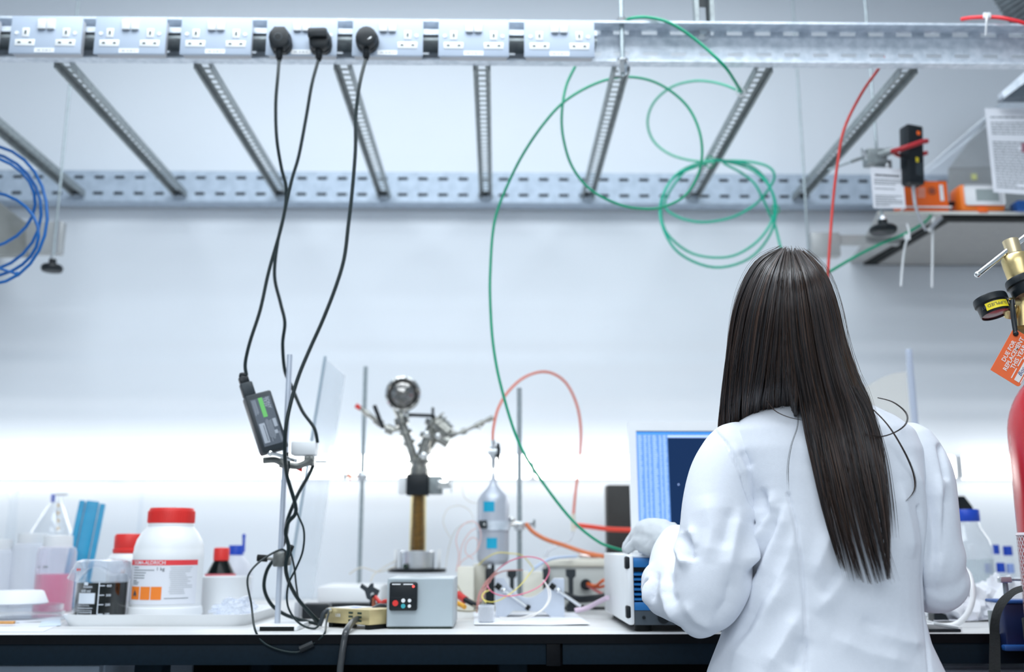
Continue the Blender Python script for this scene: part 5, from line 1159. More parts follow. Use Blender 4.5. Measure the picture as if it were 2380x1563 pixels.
# left hood
hz = P(60, 592, 2.60).z
lh = thing('extraction_hood', 'steel bracket end of a second hood behind the blue tube coil', 'hood', (P(80, 590, 2.6).x, 2.6, hz))
q0, q1 = P(52, 592, 2.60), P(151, 517, 2.60)
MB().span((q0.x, 2.59, q0.z), (q1.x, 2.615, q1.z), M_hood, .004).span((q1.x - .022, 2.586, q0.z), (q1.x - .008, 2.5905, q1.z), M_boxgrey).build('bracket_plate', lh)
MB().quad(P(58, 517, 2.585), P(-80, 410, 2.45), P(-80, 592, 2.45), P(58, 592, 2.585), (0, .03, 0), mat('hood_dark', (.30, .31, .30), .4, .4, col2=(.22, .23, .22), noise_scale=12)).build('side_panel', lh, 'dark steel side panel')
MB().quad(P(-80, 592, 2.45), P(50, 592, 2.6), P(0, 590, 2.88), P(-160, 590, 2.88), (0, 0, .008), M_hood).build('underside', lh)
def rod_knob(px, py0, y, zk_py, pxk, label, klabel=None, rk=24):
    x = P(px, py0, y).x; zb = P(pxk, zk_py, y).z
    t = thing('hanger_rod', label, 'rod', (x, y, zb))
    MB().cyl((x, y, zb), (x, y, 2.9), .0034, M_rod, n=12).build('shaft', t)
    s_ = rk * mpp(Vector((x, y, zb)))
    MB().lathe([(s_ * .35, -.001), (s_ * .9, .001), (s_, .006), (s_, .013), (s_ * .85, .018), (s_ * .35, .019), (s_ * .35, .034)], (x, y, zb), M_black, n=28).build('knob', t, 'black knob')
    MB().cyl((x, y, zb + .034), (x, y, zb + .044), .008, M_steel, n=6).build('nut', t)
rod_knob(137, 460, 2.57, 632, 122, 'thin hanger rod with black knob behind the blue tube coil')
rod_knob(2034, 300, 2.345, 543, 2047, 'thin hanger rod with black knob under the hood beside the white paper notice', rk=31)
x = P(1876, 360, 2.615).x
t = thing('hanger_rod', 'thin plain hanger rod dropping to the hood bracket behind the person', 'rod', (x, 2.65, P(1890, 560, 2.615).z))
MB().cyl((x, 2.655, P(1890, 600, 2.655).z), (x, 2.655, 2.9), .0034, M_rod, n=12).build('shaft', t)

# rod with red-jawed clamp and black handset
yk4 = 2.345; xk4 = P(2034, 300, yk4).x
K = lambda px, py, dy=0: P(px, py, yk4 + dy)
rc = thing('red_jaw_clamp', 'metal clamp with red jaws on the hanger rod holding the black handset', 'clamp', K(2040, 355))
m = MB().span(K(2018, 378, -.02), K(2048, 358, .02), M_galv2, .004).cyl(K(2003, 352, -.01), K(2020, 372, -.01), .006, M_steel, n=12).cyl(K(2003, 368, -.01), K(1925, 395, -.01), .0028, M_rod, n=10).cyl(K(1978, 376, -.01), K(2004, 367, -.01), .0045, M_galv2, n=10)
m.cyl(K(2040, 362, -.015), K(2078, 350, -.03), .009, M_galv2, n=14).cyl(K(2060, 345, -.02), K(2062, 362, -.02), .006, M_steel, n=10).cyl(K(2003, 345, -.01), K(2003, 360, -.01), .002, M_rod, n=8).ball(K(2062, 385, -.01), .007, M_steel).span(K(2040, 392, -.01), K(2066, 378, .01), M_galv2, .003)
m.build('boss', rc)
MB().tube([K(2074, 352, -.035), K(2095, 346, -.062), K(2125, 336, -.064), K(2142, 330, -.052), K(2154, 328, -.04)], .0062, mat('red_jaw', (.50, .02, .03), .45, noise_amt=.1), n=10).tube([K(2074, 354, -.02), K(2100, 364, .03), K(2135, 360, .034), K(2155, 355, .02)], .0055, MATS['red_jaw'], n=10).build('jaw', rc, 'red coated jaws')
hs = thing('black_handset', 'black handheld detector gripped by the red jawed clamp', 'handset', K(2122, 432, -.02))
h0, h1 = K(2119, 432, -.02), K(2119, 296, -.02); ux_ = Vector((1, .25, 0)).normalized(); up_ = (h1 - h0); Lh = up_.length; up_ = (up_ + Vector((-.004, 0, 0))).normalized(); ux_ = (ux_ - up_ * ux_.dot(up_)).normalized(); R = Matrix((ux_, up_.cross(ux_), up_)).transposed()
cc = (h0 + h1) / 2
MB().box(cc, (.046, .036, Lh), M_black, .005, R).build('body', hs)
nb = up_.cross(ux_); nb = -nb if nb.y > 0 else nb
MB().box(cc + nb * .0178 + up_ * (Lh * .36) + ux_ * .008, (.010, .0012, .010), M_orange2, .0005, R).build('orange_mark', hs, 'orange mark')
MB().box(cc + nb * .0178 - up_ * (Lh * .10) + ux_ * .002, (.008, .0012, .013), M_yellow, .0005, R).box(cc + nb * .0178 - up_ * (Lh * .25) + ux_ * .009, (.022, .0012, .035), M_dgrey, .0005, R).build('warning_label', hs, 'yellow mark and dark label')
MB().tube([h0 + Vector((.004, 0, .002))] + path([(2124, 450, 2.33), (2128, 480, 2.33), (2138, 510, 2.335), (2152, 536, 2.34)]), lambda t: .0048 - .002 * t, M_boxgrey, n=10).build('lead', hs, 'grey lead')

# papers, orange box, orange monitor, clear cover
def printed(name, label, cat, tl, tr, br, bl, y, tilt=0.0, heading=True, lines=18, seed=1, extra=None):
    a, b, c, d = P(*tl, y), P(*tr, y), P(*br, y - tilt), P(*bl, y - tilt)
    t = MB().quad(d, c, b, a, (0, .0006, 0), M_paper); random.seed(seed)
    L = lambda u, v: a * (1 - u) * (1 - v) + b * u * (1 - v) + c * u * v + d * (1 - u) * v + Vector((0, -.0006, 0))
    def bar(u0, v0, u1, v1, m): t.quad(L(u0, v1), L(u1, v1), L(u1, v0), L(u0, v0), (0, .0003, 0), m)
    v = .10
    if heading:
        u = .12
        while u < .85: w = .03 + .05 * random.random(); bar(u, .17, min(u + w, .88), .215, M_ink); u += w + .012
        v = .28
    while v < .94:
        if random.random() < .86:
            u = .08
            e = .92 if random.random() < .75 else .5 + .3 * random.random()
            while u < e: w = .03 + .09 * random.random(); bar(u, v, min(u + w, e), v + .40 / lines, M_inkgrey); u += w + .014
        v += .86 / lines
    if extra: extra(bar)
    return t.build(name, label=label, cat=cat)
printed('paper_notice', 'small white printed notice standing on the hood below the clamp', 'notice', (2023, 388), (2098, 393), (2105, 485), (2030, 484), 2.33, .0, True, 15, 2)
printed('paper_sheet', 'large white printed sheet hanging in the upper right corner', 'paper', (2289, 252), (2420, 252), (2420, 455), (2309, 447), 2.345, .01, False, 26, 5, lambda bar: bar(.62, .40, .80, .52, mat('photo_print', (.18, .12, .16), .6, col2=(.5, .2, .25), noise_scale=80)))
zt_ = zu + .0097
ob = thing('orange_box', 'orange cardboard box with black sunburst mark on the hood', 'box', P(2155, 485, 2.42))
x0, x1 = P(2104, 460, 2.42).x, P(2204, 460, 2.42).x; z1_ = P(2155, 421, 2.42).z
MB().span((x0, 2.42, zt_), (x1, 2.50, z1_), M_orange2, .002).span((x0 - .002, 2.417, zt_ + .012), (x1 + .006, 2.502, zt_ + .016), M_white).build('carton', ob)
s = MB(); c0 = P(2166, 444, 2.4185)
for k in range(12): a = 2 * PI * k / 12; s.cyl(c0 + Vector((.009 * math.cos(a), 0, .009 * math.sin(a))), c0 + Vector((.009 * math.cos(a), -.0008, .009 * math.sin(a))), .0016, M_ink, n=8)
s.lathe([(.004, 0), (.004, .0008), (.0001, .0008)], c0, M_ink, ax=(0, -1, 0), n=16)
for k in range(6): s.span(P(2133, 437 + 4 * k, 2.4185), P(2150, 439 + 4 * k, 2.4192), mat('pale_orange', (.95, .55, .45), .6, noise_amt=.05))
s.span(P(2186, 467, 2.4185), P(2191, 430, 2.4192), M_white)
s.build('printed_panel', ob, 'black sunburst and white lettering')
om = thing('orange_monitor', 'orange rimmed gas monitor with grey display on the hood', 'monitor', P(2285, 490, 2.41))
x0, x1 = P(2232, 460, 2.41).x, P(2337, 460, 2.41).x; z1_ = P(2285, 427, 2.41).z; tm = Vector((0, .25, 1)).normalized()
MB().span((x0, 2.41, zt_), (x1, 2.475, z1_), mat('monitor_orange', (.95, .22, .02), .42, noise_amt=.06), .010).span((P(2272, 480, 2.41).x, 2.405, zt_ - .003), (P(2294, 480, 2.41).x, 2.42, zt_ + .010), M_orange2, .002).build('case', om)
MB().span((x0 + .010, 2.4075, zt_ + .016), (x1 - .004, 2.4105, z1_ - .004), M_white, .006).build('face_plate', om, 'white face plate')
MB().span(P(2270, 467, 2.407), P(2320, 440, 2.4076), M_lcd).build('display', om, 'grey display')
MB().span((x0 - .045, 2.44, zt_ + .03), (x0, 2.452, zt_ + .037), M_black).build('side_lead', om, 'black lead')
M_splash = mat('hood_back_grey', (.40, .41, .40), .45, .3, noise_amt=.1, noise_scale=20)
ca = thing('clear_cover', 'sloping clear plastic cover above the hood at the right', 'cover', P(2240, 488, 2.40))
MB().quad(P(2338, 230, 2.46), P(2128, 412, 2.54), P(2128, 486, 2.54), P(2440, 486, 2.54), (0, .003, 0), M_acryl).quad(P(2338, 230, 2.46), P(2440, 486, 2.54), P(2460, 400, 2.54), P(2440, 230, 2.46), (0, .003, 0), M_acryl).build('panel', ca)
MB().cyl(P(2338, 230, 2.458), P(2128, 412, 2.538), .0022, M_glass, n=8).cyl(P(2330, 262, 2.48), P(2150, 405, 2.56), .003, M_glass, n=8).build('edge_bead', ca)
MB().quad(P(2205, 486, 2.70), P(2460, 486, 2.70), P(2460, 385, 2.70), P(2205, 392, 2.70), (0, .004, 0), M_splash).quad(P(2205, 391, 2.70), P(2460, 384, 2.70), P(2460, 270, 2.78), P(2290, 280, 2.78), (0, .004, 0), M_hood).build('back_plate', ca, 'grey metal back plate')
MB().span(P(2259, 418, 2.697), P(2269, 405, 2.6995), mat('yellow_sticker', (.75, .75, .25), .6, noise_amt=.05)).build('sticker', ca, 'small yellow sticker')
block_x = P(2365, 473, 2.40).x
MB().span((block_x, 2.40, zt_), (block_x + .04, 2.44, P(2370, 466, 2.40).z), mat('hood_blue_box', (.02, .14, .5), .5, noise_amt=.05), .001).build('blue_box', label='tiny blue box on the hood at the right edge of the photo', cat='box')
# duct
du = thing('duct_hose', 'ribbed grey flexible duct with metal collar in the upper right corner', 'duct', P(2360, 60, 2.25))
dp = spline(path([(2325, -160, 2.2), (2338, -60, 2.2), (2362, 0, 2.21), (2410, 50, 2.23), (2470, 90, 2.26)]), 14); d = MB()
d.tube(dp, .040, mat('duct_grey', (.17, .20, .22), .5, noise_amt=.25, noise_scale=30), n=24, sub=1)
for k in range(2, len(dp) - 2, 2): d.cyl(dp[k], dp[k] + (dp[k + 1] - dp[k - 1]).normalized() * .004, .0435, MATS['duct_grey'], n=24)
d.build('hose', du)
MB().quad(P(2330, 226, 2.30), P(2440, 226, 2.30), P(2440, 150, 2.26), P(2392, 170, 2.26), (0, .03, 0), mat('duct_collar', (.22, .26, .30), .45, .3, noise_amt=.15)).quad(P(2328, 214, 2.298), P(2334, 228, 2.298), P(2400, 178, 2.258), P(2392, 158, 2.258), (0, .02, 0), M_galv).build('collar', du)
MB().tube(path([(2440, 150, 2.28), (2440, 90, 2.27), (2470, 90, 2.26)]), .02, MATS['duct_collar'], n=12).build('elbow', du)
# cable ties hanging from the hood and green tube
tube_thing('green_tube', 'green tube tied under the hood beside the white cable ties', path([(1850, 690, 2.20), (1900, 650, 2.24), (1935, 628, 2.26), (1990, 596, 2.30), (2050, 566, 2.34), (2100, 545, 2.36), (2145, 520, 2.38), (2165, 500, 2.42)]), .0036, M_green)
MB().tube(path([(2108, 520, 2.36), (2113, 545, 2.355), (2104, 570, 2.355), (2098, 612, 2.355), (2094, 665, 2.355)]), .0026, M_white, n=6).span(P(2104, 556, 2.352), P(2113, 546, 2.358), M_white).build('cable_tie', label='white cable tie hanging from the green tube under the hood', cat='cable tie')
MB().tube(path([(2172, 506, 2.39), (2168, 520, 2.385), (2167, 600, 2.385), (2166, 668, 2.385)]), .0025, M_white, n=6).build('cable_tie', label='straight white cable tie hanging from the hood gasket corner', cat='cable tie')
MB().tube(path([(2160, 535, 2.37), (2172, 520, 2.385), (2186, 506, 2.40)]), .006, M_steel, n=8).build('hood_catch', label='small bright metal catch at the hood gasket corner', cat='catch')

# ---------------------------------------------------------------- right end of the bench
yh = 2.28; xh = P(2254, 1300, yh).x
h = thing('glass_bottle', 'clear glass laboratory bottle with wide blue cap beside the person', 'bottle', (xh, yh, ZB))
ph_ = prof(2254, yh, [(50, 1418), (52, 1412), (52, 1272), (46, 1255), (30, 1228), (27, 1214)]); ph_[0] = (ph_[0][0], ZB)
MB().lathe(ph_, (xh, yh, 0), M_glass, n=36, cap=False).build('body', h)
MB().lathe(prof(2254, yh, [(48, 1415), (50, 1410), (50, 1300), (.01, 1300)]), (xh, yh, 0), clear_mat('clear_liquid', (.9, .94, .95), .25), n=36).build('liquid', h)
MB().lathe(prof(2250, yh, [(29, 1213), (30, 1211), (30, 1188), (28, 1185), (.01, 1184)]), (xh, yh, 0), M_blue, n=36).build('screw_cap', h, 'blue screw cap')
lp = thing('desk_lamp', 'black angular lamp head rising behind the blue capped glass bottle', 'lamp', P(2230, 1400, 2.52))
MB().prism([(-.030, -.02), (-.030, .018), (-.012, .030), (.016, .030), (.034, .004), (.040, -.02)], P(2229, 1182, 2.5), EX, EZ, (0, .05, 0), M_black, bev=.002).build('head', lp)
xl_ = P(2215, 1300, 2.52).x
MB().cyl((xl_, 2.52, ZB), (xl_, 2.52, P(2215, 1190, 2.5).z), .014, M_black, n=14).cyl((xl_, 2.52, ZB), (xl_, 2.52, ZB + .012), .05, M_black, n=24).build('stem', lp)
for (pxc, top, y, hw, lab) in ((2316, 1267, 2.60, 8, 'small clear vial with blue cap next to the tall glass bottle'), (2344, 1270, 2.60, 10, 'small clear vial with blue cap touching the red gas cylinder, upper'),
                             (2296, 1311, 2.45, 8, 'small vial with blue cap low behind the crumpled paper'), (2324, 1309, 2.45, 9, 'small vial with blue cap low in front of the upper two vials'), (2346, 1311, 2.45, 8, 'small pale vial low beside the red gas cylinder')):
    x = P(pxc, 1300, y).x; t = thing('vial', lab, 'vial', (x, y, ZB), 'blue capped vials at the right end')
    q = prof(pxc, y, [(hw + 3, 1400), (hw + 4, 1396), (hw + 4, top + 42), (hw, top + 22)]); q[0] = (q[0][0], ZB)
    MB().lathe(q, (x, y, 0), M_glass, n=20, cap=False).build('body', t)
    MB().lathe(prof(pxc, y, [(hw, top + 22), (hw + .5, top + 20), (hw, top), (.01, top)]), (x, y, 0), M_blue if pxc != 2346 else mat('pale_blue_cap', (.3, .42, .8), .4, noise_amt=.05), n=20).build('cap', t, 'blue cap')
def crumple(name, label, cat, pxc, py, y, sx_, sy_, sz_, m, seed, sub=4):
    b = bmesh.new(); bmesh.ops.create_icosphere(b, subdivisions=sub, radius=1.0); off = Vector((seed * 3.1, seed, 0))
    for v in b.verts:
        f = 1 + .45 * noise.noise(v.co * 1.9 + off) + .35 * noise.noise(v.co * 4.3 + off)
        v.co = Vector((v.co.x * sx_ * f, v.co.y * sy_ * f, max(-sz_ * .5, v.co.z * sz_ * f)))
    zmin = min(v.co.z for v in b.verts); c = P(pxc, py, y); c.z = ZB - zmin + .0005
    return MB().bm(b, m, False, Matrix.Translation(c)).build(name, label=label, cat=cat)
crumple('crumpled_bag', 'large crumpled white bag on the bench left of the gas cylinder', 'bag', 2318, 1350, 2.13, .052, .045, .055, M_tissue, 1)
crumple('crumpled_bag', 'smaller crumpled white bag half hidden behind the right elbow', 'bag', 2208, 1340, 2.08, .055, .045, .058, M_tissue, 2)
sheet('paper_sheet', 'white papers lying flat on the bench under the crumpled bags', 'paper', [(2170, 1448), (2330, 1445), (2320, 1410), (2180, 1412)], M_paper, .0005, wob=.006)
MB().tube(path([(2110, 1448, 1.93), (2150, 1454, 1.90), (2190, 1457, 1.895), (2225, 1450, 1.89), (2250, 1425, 1.88), (2261, 1390, 1.88), (2258, 1355, 1.89), (2248, 1330, 1.92), (2225, 1310, 2.0)]), .0052, M_white, n=12).build('white_cable', label='white cable looping out beside the right elbow', cat='cable')
x0, x1 = P(2120, 1470, 1.80).x, P(2229, 1470, 1.80).x
MB().span((x0, 1.790, ZB), (x1, 1.93, P(2190, 1463, 1.79).z), M_black, .002).span((x1 - .004, 1.792, ZB), (x1 + .003, 1.93, ZB + .009), M_white).build('flat_stand', label='flat black stand base at the bench edge beside the person', cat='base')
MB().prism([(0, 0), (.030, 0), (.024, .013), (.010, .018), (0, .014)], P(2172, 1445, 2.02) * 1 + Vector((0, 0, 0)), EX, EZ, (0, .03, 0), M_black, bev=.001).build('black_wedge', label='small black wedge behind the white cable loop', cat='wedge')
ts, xs_ = rod_stand(2112, 812, 1400, 2.28, 'clear plastic tube standing behind the right shoulder of the person', .001)
for ch in list(ts.children): bpy.data.objects.remove(ch)
ztp = P(2112, 814, 2.28).z
MB().lathe([(.0078, ZB), (.0078, ztp), (.006, ztp + .002), (.0055, ztp), (.0055, ZB)], (xs_, 2.28, 0), clear_mat('clear_tube', (.80, .85, .93), .45), n=20).build('tube_wall', ts)
ts['category'] = 'tube'
cs_ = MB(); n = 10; vs = []
for k in range(n + 1):
    u = k / n; pt_ = P(1960 + 147 * u, 955 - 90 * math.sin(u * PI / 2) ** .8, 2.30 - .02 * u); pb2 = Vector((pt_.x, pt_.y, ZB)); vs += [pt_, pb2]
k2 = len(vs); vs += [v + Vector((0, .002, 0)) for v in vs]; fs = []
for k in range(n): a = 2 * k; fs += [[a, a + 1, a + 3, a + 2], [a + k2, a + 2 + k2, a + 3 + k2, a + 1 + k2], [a, a + 2, a + 2 + k2, a + k2], [a + 1, a + 1 + k2, a + 3 + k2, a + 3]]
cs_.add(vs, fs, clear_mat('hazy_film', (.92, .92, .90), .38, .4), True); cs_.build('clear_film', label='hazy clear plastic sheet with curved top behind the right shoulder', cat='plastic sheet')

# ---------------------------------------------------------------- gas cylinder with regulator
yG, rG = 1.62, .115
xG = P(2333, 1010, yG).x + rG * 1.17
z_sh = P(2333, 1010, yG).z; oG = Vector((xG, yG, 0))
gas = thing('gas_cylinder', 'tall red gas cylinder with patchy paler paint and white net sleeve at the right edge', 'gas cylinder', (xG, yG, 0))
mr = mat('cylinder_red', (.62, .012, .022), .20, noise_amt=.25, noise_scale=6)
nt = mr.node_tree; bs_ = nt.nodes['Principled BSDF']
n1 = nt.nodes.new('ShaderNodeTexNoise'); n1.inputs['Scale'].default_value = 5.0; n1.inputs['Detail'].default_value = 6; n1.inputs['Roughness'].default_value = .7
mpn = nt.nodes.new('ShaderNodeMapping'); mpn.inputs['Scale'].default_value = (1.6, 1.6, .8); tcn = nt.nodes.new('ShaderNodeTexCoord')
nt.links.new(tcn.outputs['Object'], mpn.inputs[0]); nt.links.new(mpn.outputs[0], n1.inputs['Vector'])
rp = nt.nodes.new('ShaderNodeValToRGB'); rp.color_ramp.elements[0].position = .64; rp.color_ramp.elements[1].position = .74  # random paler patches mixed into the red
nt.links.new(n1.outputs[0], rp.inputs[0]); mx = nt.nodes.new('ShaderNodeMixRGB'); mx.inputs[2].default_value = (.62, .30, .27, 1)
old = bs_.inputs['Base Color'].links[0].from_socket; nt.links.new(old, mx.inputs[1]); nt.links.new(rp.outputs[0], mx.inputs[0]); nt.links.new(mx.outputs[0], bs_.inputs['Base Color'])
pg = [(rG - .006, 0), (rG, .006), (rG, z_sh)] + [(rG * math.cos(a), z_sh + .125 * math.sin(a)) for a in [PI / 2 * k / 14 for k in range(1, 13)]] + [(.026, z_sh + .126), (.024, z_sh + .15), (.0005, z_sh + .15)]
MB().lathe(pg, (xG, yG, 0), mr, n=72).build('body', gas)
tw_, th_ = text_mesh('DI', .030, .012, 'LEFT'); wmax = max(x for x, y in tw_)
A0, A1 = [math.asin(max(-.97, (P(q, 1057, yG).x - xG) / rG * .985)) for q in (2356, 2378)]; zst = P(2366, 1074, yG - .06).z
tx = MB().add([cylpt(oG, rG + .0006, A0 + (A1 - A0) * x / wmax, zst + y) for x, y in tw_], th_, M_ink)
tx.build('stencil', gas, 'black stencil lettering')
zn1, zn0 = P(2350, 1243, yG - .07).z, P(2360, 1462, yG - .07).z
M_net = mat('white_net', (.78, .70, .74), .6, noise_amt=.08)
nm = MB(); NS = 64; seg = 16; vs = []; fs = []
for sg in (-1, 1):
    for k in range(NS):
        a0 = 2 * PI * k / NS; tw = sg * 1.15; b = len(vs)
        for i in range(seg + 1):
            u = i / seg; a = a0 + tw * u; z = zn1 + (zn0 - zn1) * u; w = .022
            vs += [cylpt(oG, rG + .0016 + .0004 * (sg > 0), a - w / 2 * 1.1, z), cylpt(oG, rG + .0016 + .0004 * (sg > 0), a + w / 2 * 1.1, z)]
        for i in range(seg): fs.append([b + 2 * i, b + 2 * i + 1, b + 2 * i + 3, b + 2 * i + 2])
nm.add(vs, fs, M_net, False)
nm.lathe([(rG + .001, zn1 - .002), (rG + .003, zn1), (rG + .001, zn1 + .004)], (xG, yG, 0), M_net, n=72, cap=False)
nm.build('net_sleeve', gas, 'white diamond net sleeve')
zb1, zb0 = P(2365, 1452, yG - .07).z, P(2365, 1506, yG - .07).z
MB().lathe([(rG + .002, zb0), (rG + .006, zb0), (rG + .006, zb1), (rG + .002, zb1), (rG + .002, zb0)], (xG, yG, 0), M_rubber, n=64, cap=False).cyl((xG - rG - .002, yG - .03, zb1 - .003), (xG - rG - .018, yG - .03, zb1 - .001), .0035, M_chrome, n=10).build('strap_band', gas, 'dark band with metal pin')
# regulator
yR_ = 1.535; G_ = lambda px, py, dy=0: P(px, py, yR_ + dy)
rg = thing('regulator', 'brass gas regulator with chrome T bar and two black gauges', 'regulator', G_(2375, 740, .04))
mR = .00067
ax = Vector((-.10, .15, 1)).normalized()
bc = G_(2372, 640)
rb2 = MB().lathe([(20 * mR, -.02), (30 * mR, -.012), (31 * mR, 0), (33 * mR, .018), (33 * mR, .030), (29 * mR, .034), (14 * mR, .035)], bc, M_brass, ax=ax, n=32)
rb2.cyl(G_(2345, 705), G_(2395, 705), .009, M_brass, n=16).cyl(G_(2375, 650), G_(2380, 760), .012, M_brass, n=20).lathe([(.0001, -.012), (.010, -.01), (.011, .004), (.0095, .008), (.0001, .009)], G_(2348, 722), M_brass, ax=(-.2, -.6, .4), n=16)
rb2.cyl(G_(2380, 760), (xG, yG, z_sh + .145), .013, M_brass, n=18)
rb2.build('brass_body', rg)
MB().cyl(bc + ax * .034, bc + ax * .056, .0085, M_chrome, n=14).cyl(bc + ax * .040, bc + ax * .044, .0115, M_brown, n=14).cyl(bc + ax * .050, bc + ax * .0525, .0115, M_brown, n=14).build('spindle', rg, 'bare metal spindle')
tc_ = G_(2353, 575)
MB().cyl(tc_ - ax * .012, tc_ + ax * .012, .0115, mat('brass_pale', (.80, .66, .42), .38, .85, noise_amt=.06), .0125, n=28).build('handle_hub', rg)
MB().tube([G_(2271, 639), G_(2405, 533)], .0046, M_chrome, n=14, sub=1).ball(G_(2272, 638), .0052, M_chrome).build('t_bar', rg, 'chrome T bar')
def gauge(c, R_, n_, words, ang):
    n_ = Vector(n_).normalized()
    g = MB().lathe([(R_ * .2, -.004), (R_ * .97, -.003), (R_, 0), (R_, .008), (R_ * .93, .0095), (R_ * .90, .010), (R_ * .88, .024), (R_ * .84, .027), (R_ * .80, .026)], c, M_black, ax=n_, n=40, cap=False).build('gauge', rg, 'black pressure gauge')
    MB().lathe([(R_ * .82, .0245), (R_ * .4, .0255), (.0001, .0257)], c, mat('gauge_face', (.14, .03, .045), .25, noise_amt=.25, noise_scale=50, coat=.4), ax=n_, n=36, cap=False).build('gauge_face', g, 'dark red gauge face')
    lb_ = MB(); f0 = Vector((0, -1, 0)); f0 = (f0 - n_ * f0.dot(n_)).normalized(); s0_ = n_.cross(f0)
    if s0_.x < 0: s0_ = -s0_
    pt = lambda a, h, off: c + n_ * h + (f0 * math.cos(a) + s0_ * math.sin(a)) * (R_ * .885 + off)
    N = 16; vs = [pt(ang[0] + (ang[1] - ang[0]) * i / N, h, .0009) for h in (.0115, .0235) for i in range(N + 1)]
    lb_.add(vs, [[i, i + 1, N + 2 + i, N + 1 + i] for i in range(N)], M_yellow, True)
    rad = R_ * .885
    lb_.text(words, (0, 0, 0), (1, 0, 0), (0, 0, 1), .0072, M_ink, 0, 'LEFT', fn=lambda x, y: pt(ang[1] - .12 - (.62 if words == 'GEN' else 0) - x / rad, .0145 + y, .0013))
    lb_.build('yellow_label', g, 'yellow label')
gauge(G_(2301, 697), 39 * mR, (.17, -.22, -1), 'SUPPLIED BY', (-.95, .60))
gauge(G_(2380, 652, -.012), 43 * mR, (.17, -.22, -1), 'GEN', (-.55, 1.0))
MB().cyl(G_(2338, 706), G_(2350, 705), .007, M_brass, n=14).cyl(G_(2352, 700, -.006), G_(2353, 712, -.008), .0052, M_chrome, n=14).build('stem_fitting', rg)
# tag
yT = 1.495
c0, e1, e2 = P(2302, 860, yT), P(2356, 763, yT), P(2373, 892, yT)
u_, v_ = (e1 - c0), (e2 - c0); Lu, Lv = u_.length, v_.length; u_.normalize(); v_ = (v_ - u_ * v_.dot(u_)).normalized()
tg = thing('warning_tag', 'orange replacement tag hanging by a black tie from the regulator', 'tag', P(2356, 775, yT))
tm_ = MB(); r_ = .004; poly = []
for (cx_, cy_, a0) in ((Lu - r_, Lv - r_, 0), (r_, Lv - r_, 90), (r_ * .2, r_ * .2, 180), (Lu - r_, r_, 270)):
    for k in range(4): a = math.radians(a0 + 30 * k); rr_ = r_ if cx_ > r_ * .5 else r_ * .2; poly.append((cx_ + rr_ * math.cos(a), cy_ + rr_ * math.sin(a)))
tm_.prism(poly, c0, u_, v_, (0, .0008, 0), mat('tag_orange', (1.0, .17, .045), .5, noise_amt=.04))
M_tagw = mat('tag_print', (.92, .86, .84), .6, noise_amt=.02)
T_ = lambda a, b: c0 + u_ * a + v_ * b + Vector((0, -.0005, 0))
for s_, b in (('DUE FOR', .013), ('REPLACEMENT', .0215), ('THIS YEAR', .030)): tm_.text(s_, T_(Lu * .53, b), u_, -v_, .0092, M_tagw, .022, 'CENTER')
for a, b, l, w in ((.006, .0335, .018, .0016), (.028, .0335, .014, .0016), (.006, .049, .03, .0012), (.042, .035, .02, .0014)): tm_.quad(T_(a, b), T_(a + l, b), T_(a + l, b - w), T_(a, b - w), (0, .0002, 0), M_tagw)
tm_.quad(T_(.006, .046), T_(.062, .046), T_(.062, .0375), T_(.006, .0375), (0, .0002, 0), M_tagw)
o1 = T_(.016, .0442) + Vector((0, -.0004, 0)); vs_b, fs_b = text_mesh('Boc', .0095, 0, 'LEFT')
tm_.add([o1 + u_ * (x + y * .25) - v_ * y for x, y in vs_b], fs_b, mat('pen_blue', (.05, .08, .25), .6, noise_amt=.05))
tm_.build('card', tg)
MB().tube(path([(2352, 700, 1.512), (2354, 735, 1.50), (2360, 775, 1.4935)]), .0034, M_black, n=8).ball(P(2361, 776, 1.4935), .0042, M_black).tube(path([(2354, 702, 1.53), (2360, 740, 1.51), (2362, 775, 1.497)]), .002, M_black, n=8).build('tie', tg, 'black cable tie')
MB().quad(P(2318, 832, 1.515), P(2330, 810, 1.515), P(2420, 770, 1.515), P(2420, 850, 1.515), (0, .0006, 0), mat('pink_tag', (.80, .12, .20), .5, noise_amt=.05)).build('pink_card', label='pink red card hanging behind the orange replacement tag', cat='tag')
# strap and bench bracket
sb = MB(); Ls = path([(2298, 1600, 1.735), (2300, 1500, 1.73), (2303, 1440, 1.715), (2319, 1398, 1.69), (2352, 1370, 1.66), (2375, 1362, 1.64)]); Rs = path([(2326, 1600, 1.72), (2325, 1500, 1.715), (2323, 1452, 1.70), (2333, 1416, 1.675), (2357, 1386, 1.645), (2378, 1376, 1.625)])
Ls, Rs = spline(Ls, 6), spline(Rs, 6)
vs = []; 
for a, b in zip(Ls, Rs): vs += [a, b, a + Vector((.001, .003, 0)), b + Vector((.001, .003, 0))]
fs = []
for i in range(len(Ls) - 1):
    a, b = 4 * i, 4 * i + 4; fs += [[a, a + 1, b + 1, b], [a + 2, b + 2, b + 3, a + 3], [a, b, b + 2, a + 2], [a + 1, a + 3, b + 3, b + 1]]
sb.add(vs, fs, mat('webbing', (.025, .027, .027), .8, bump=.4, bump_scale=300), True); sb.build('webbing_strap', label='black webbing strap curving from the gas cylinder to below the bench', cat='strap')
bk_ = thing('bench_bracket', 'navy blue bench bracket with steel screw holding the gas cylinder', 'bracket', P(2350, 1475, 1.76))
bx_0 = P(2338, 1450, 1.74).x
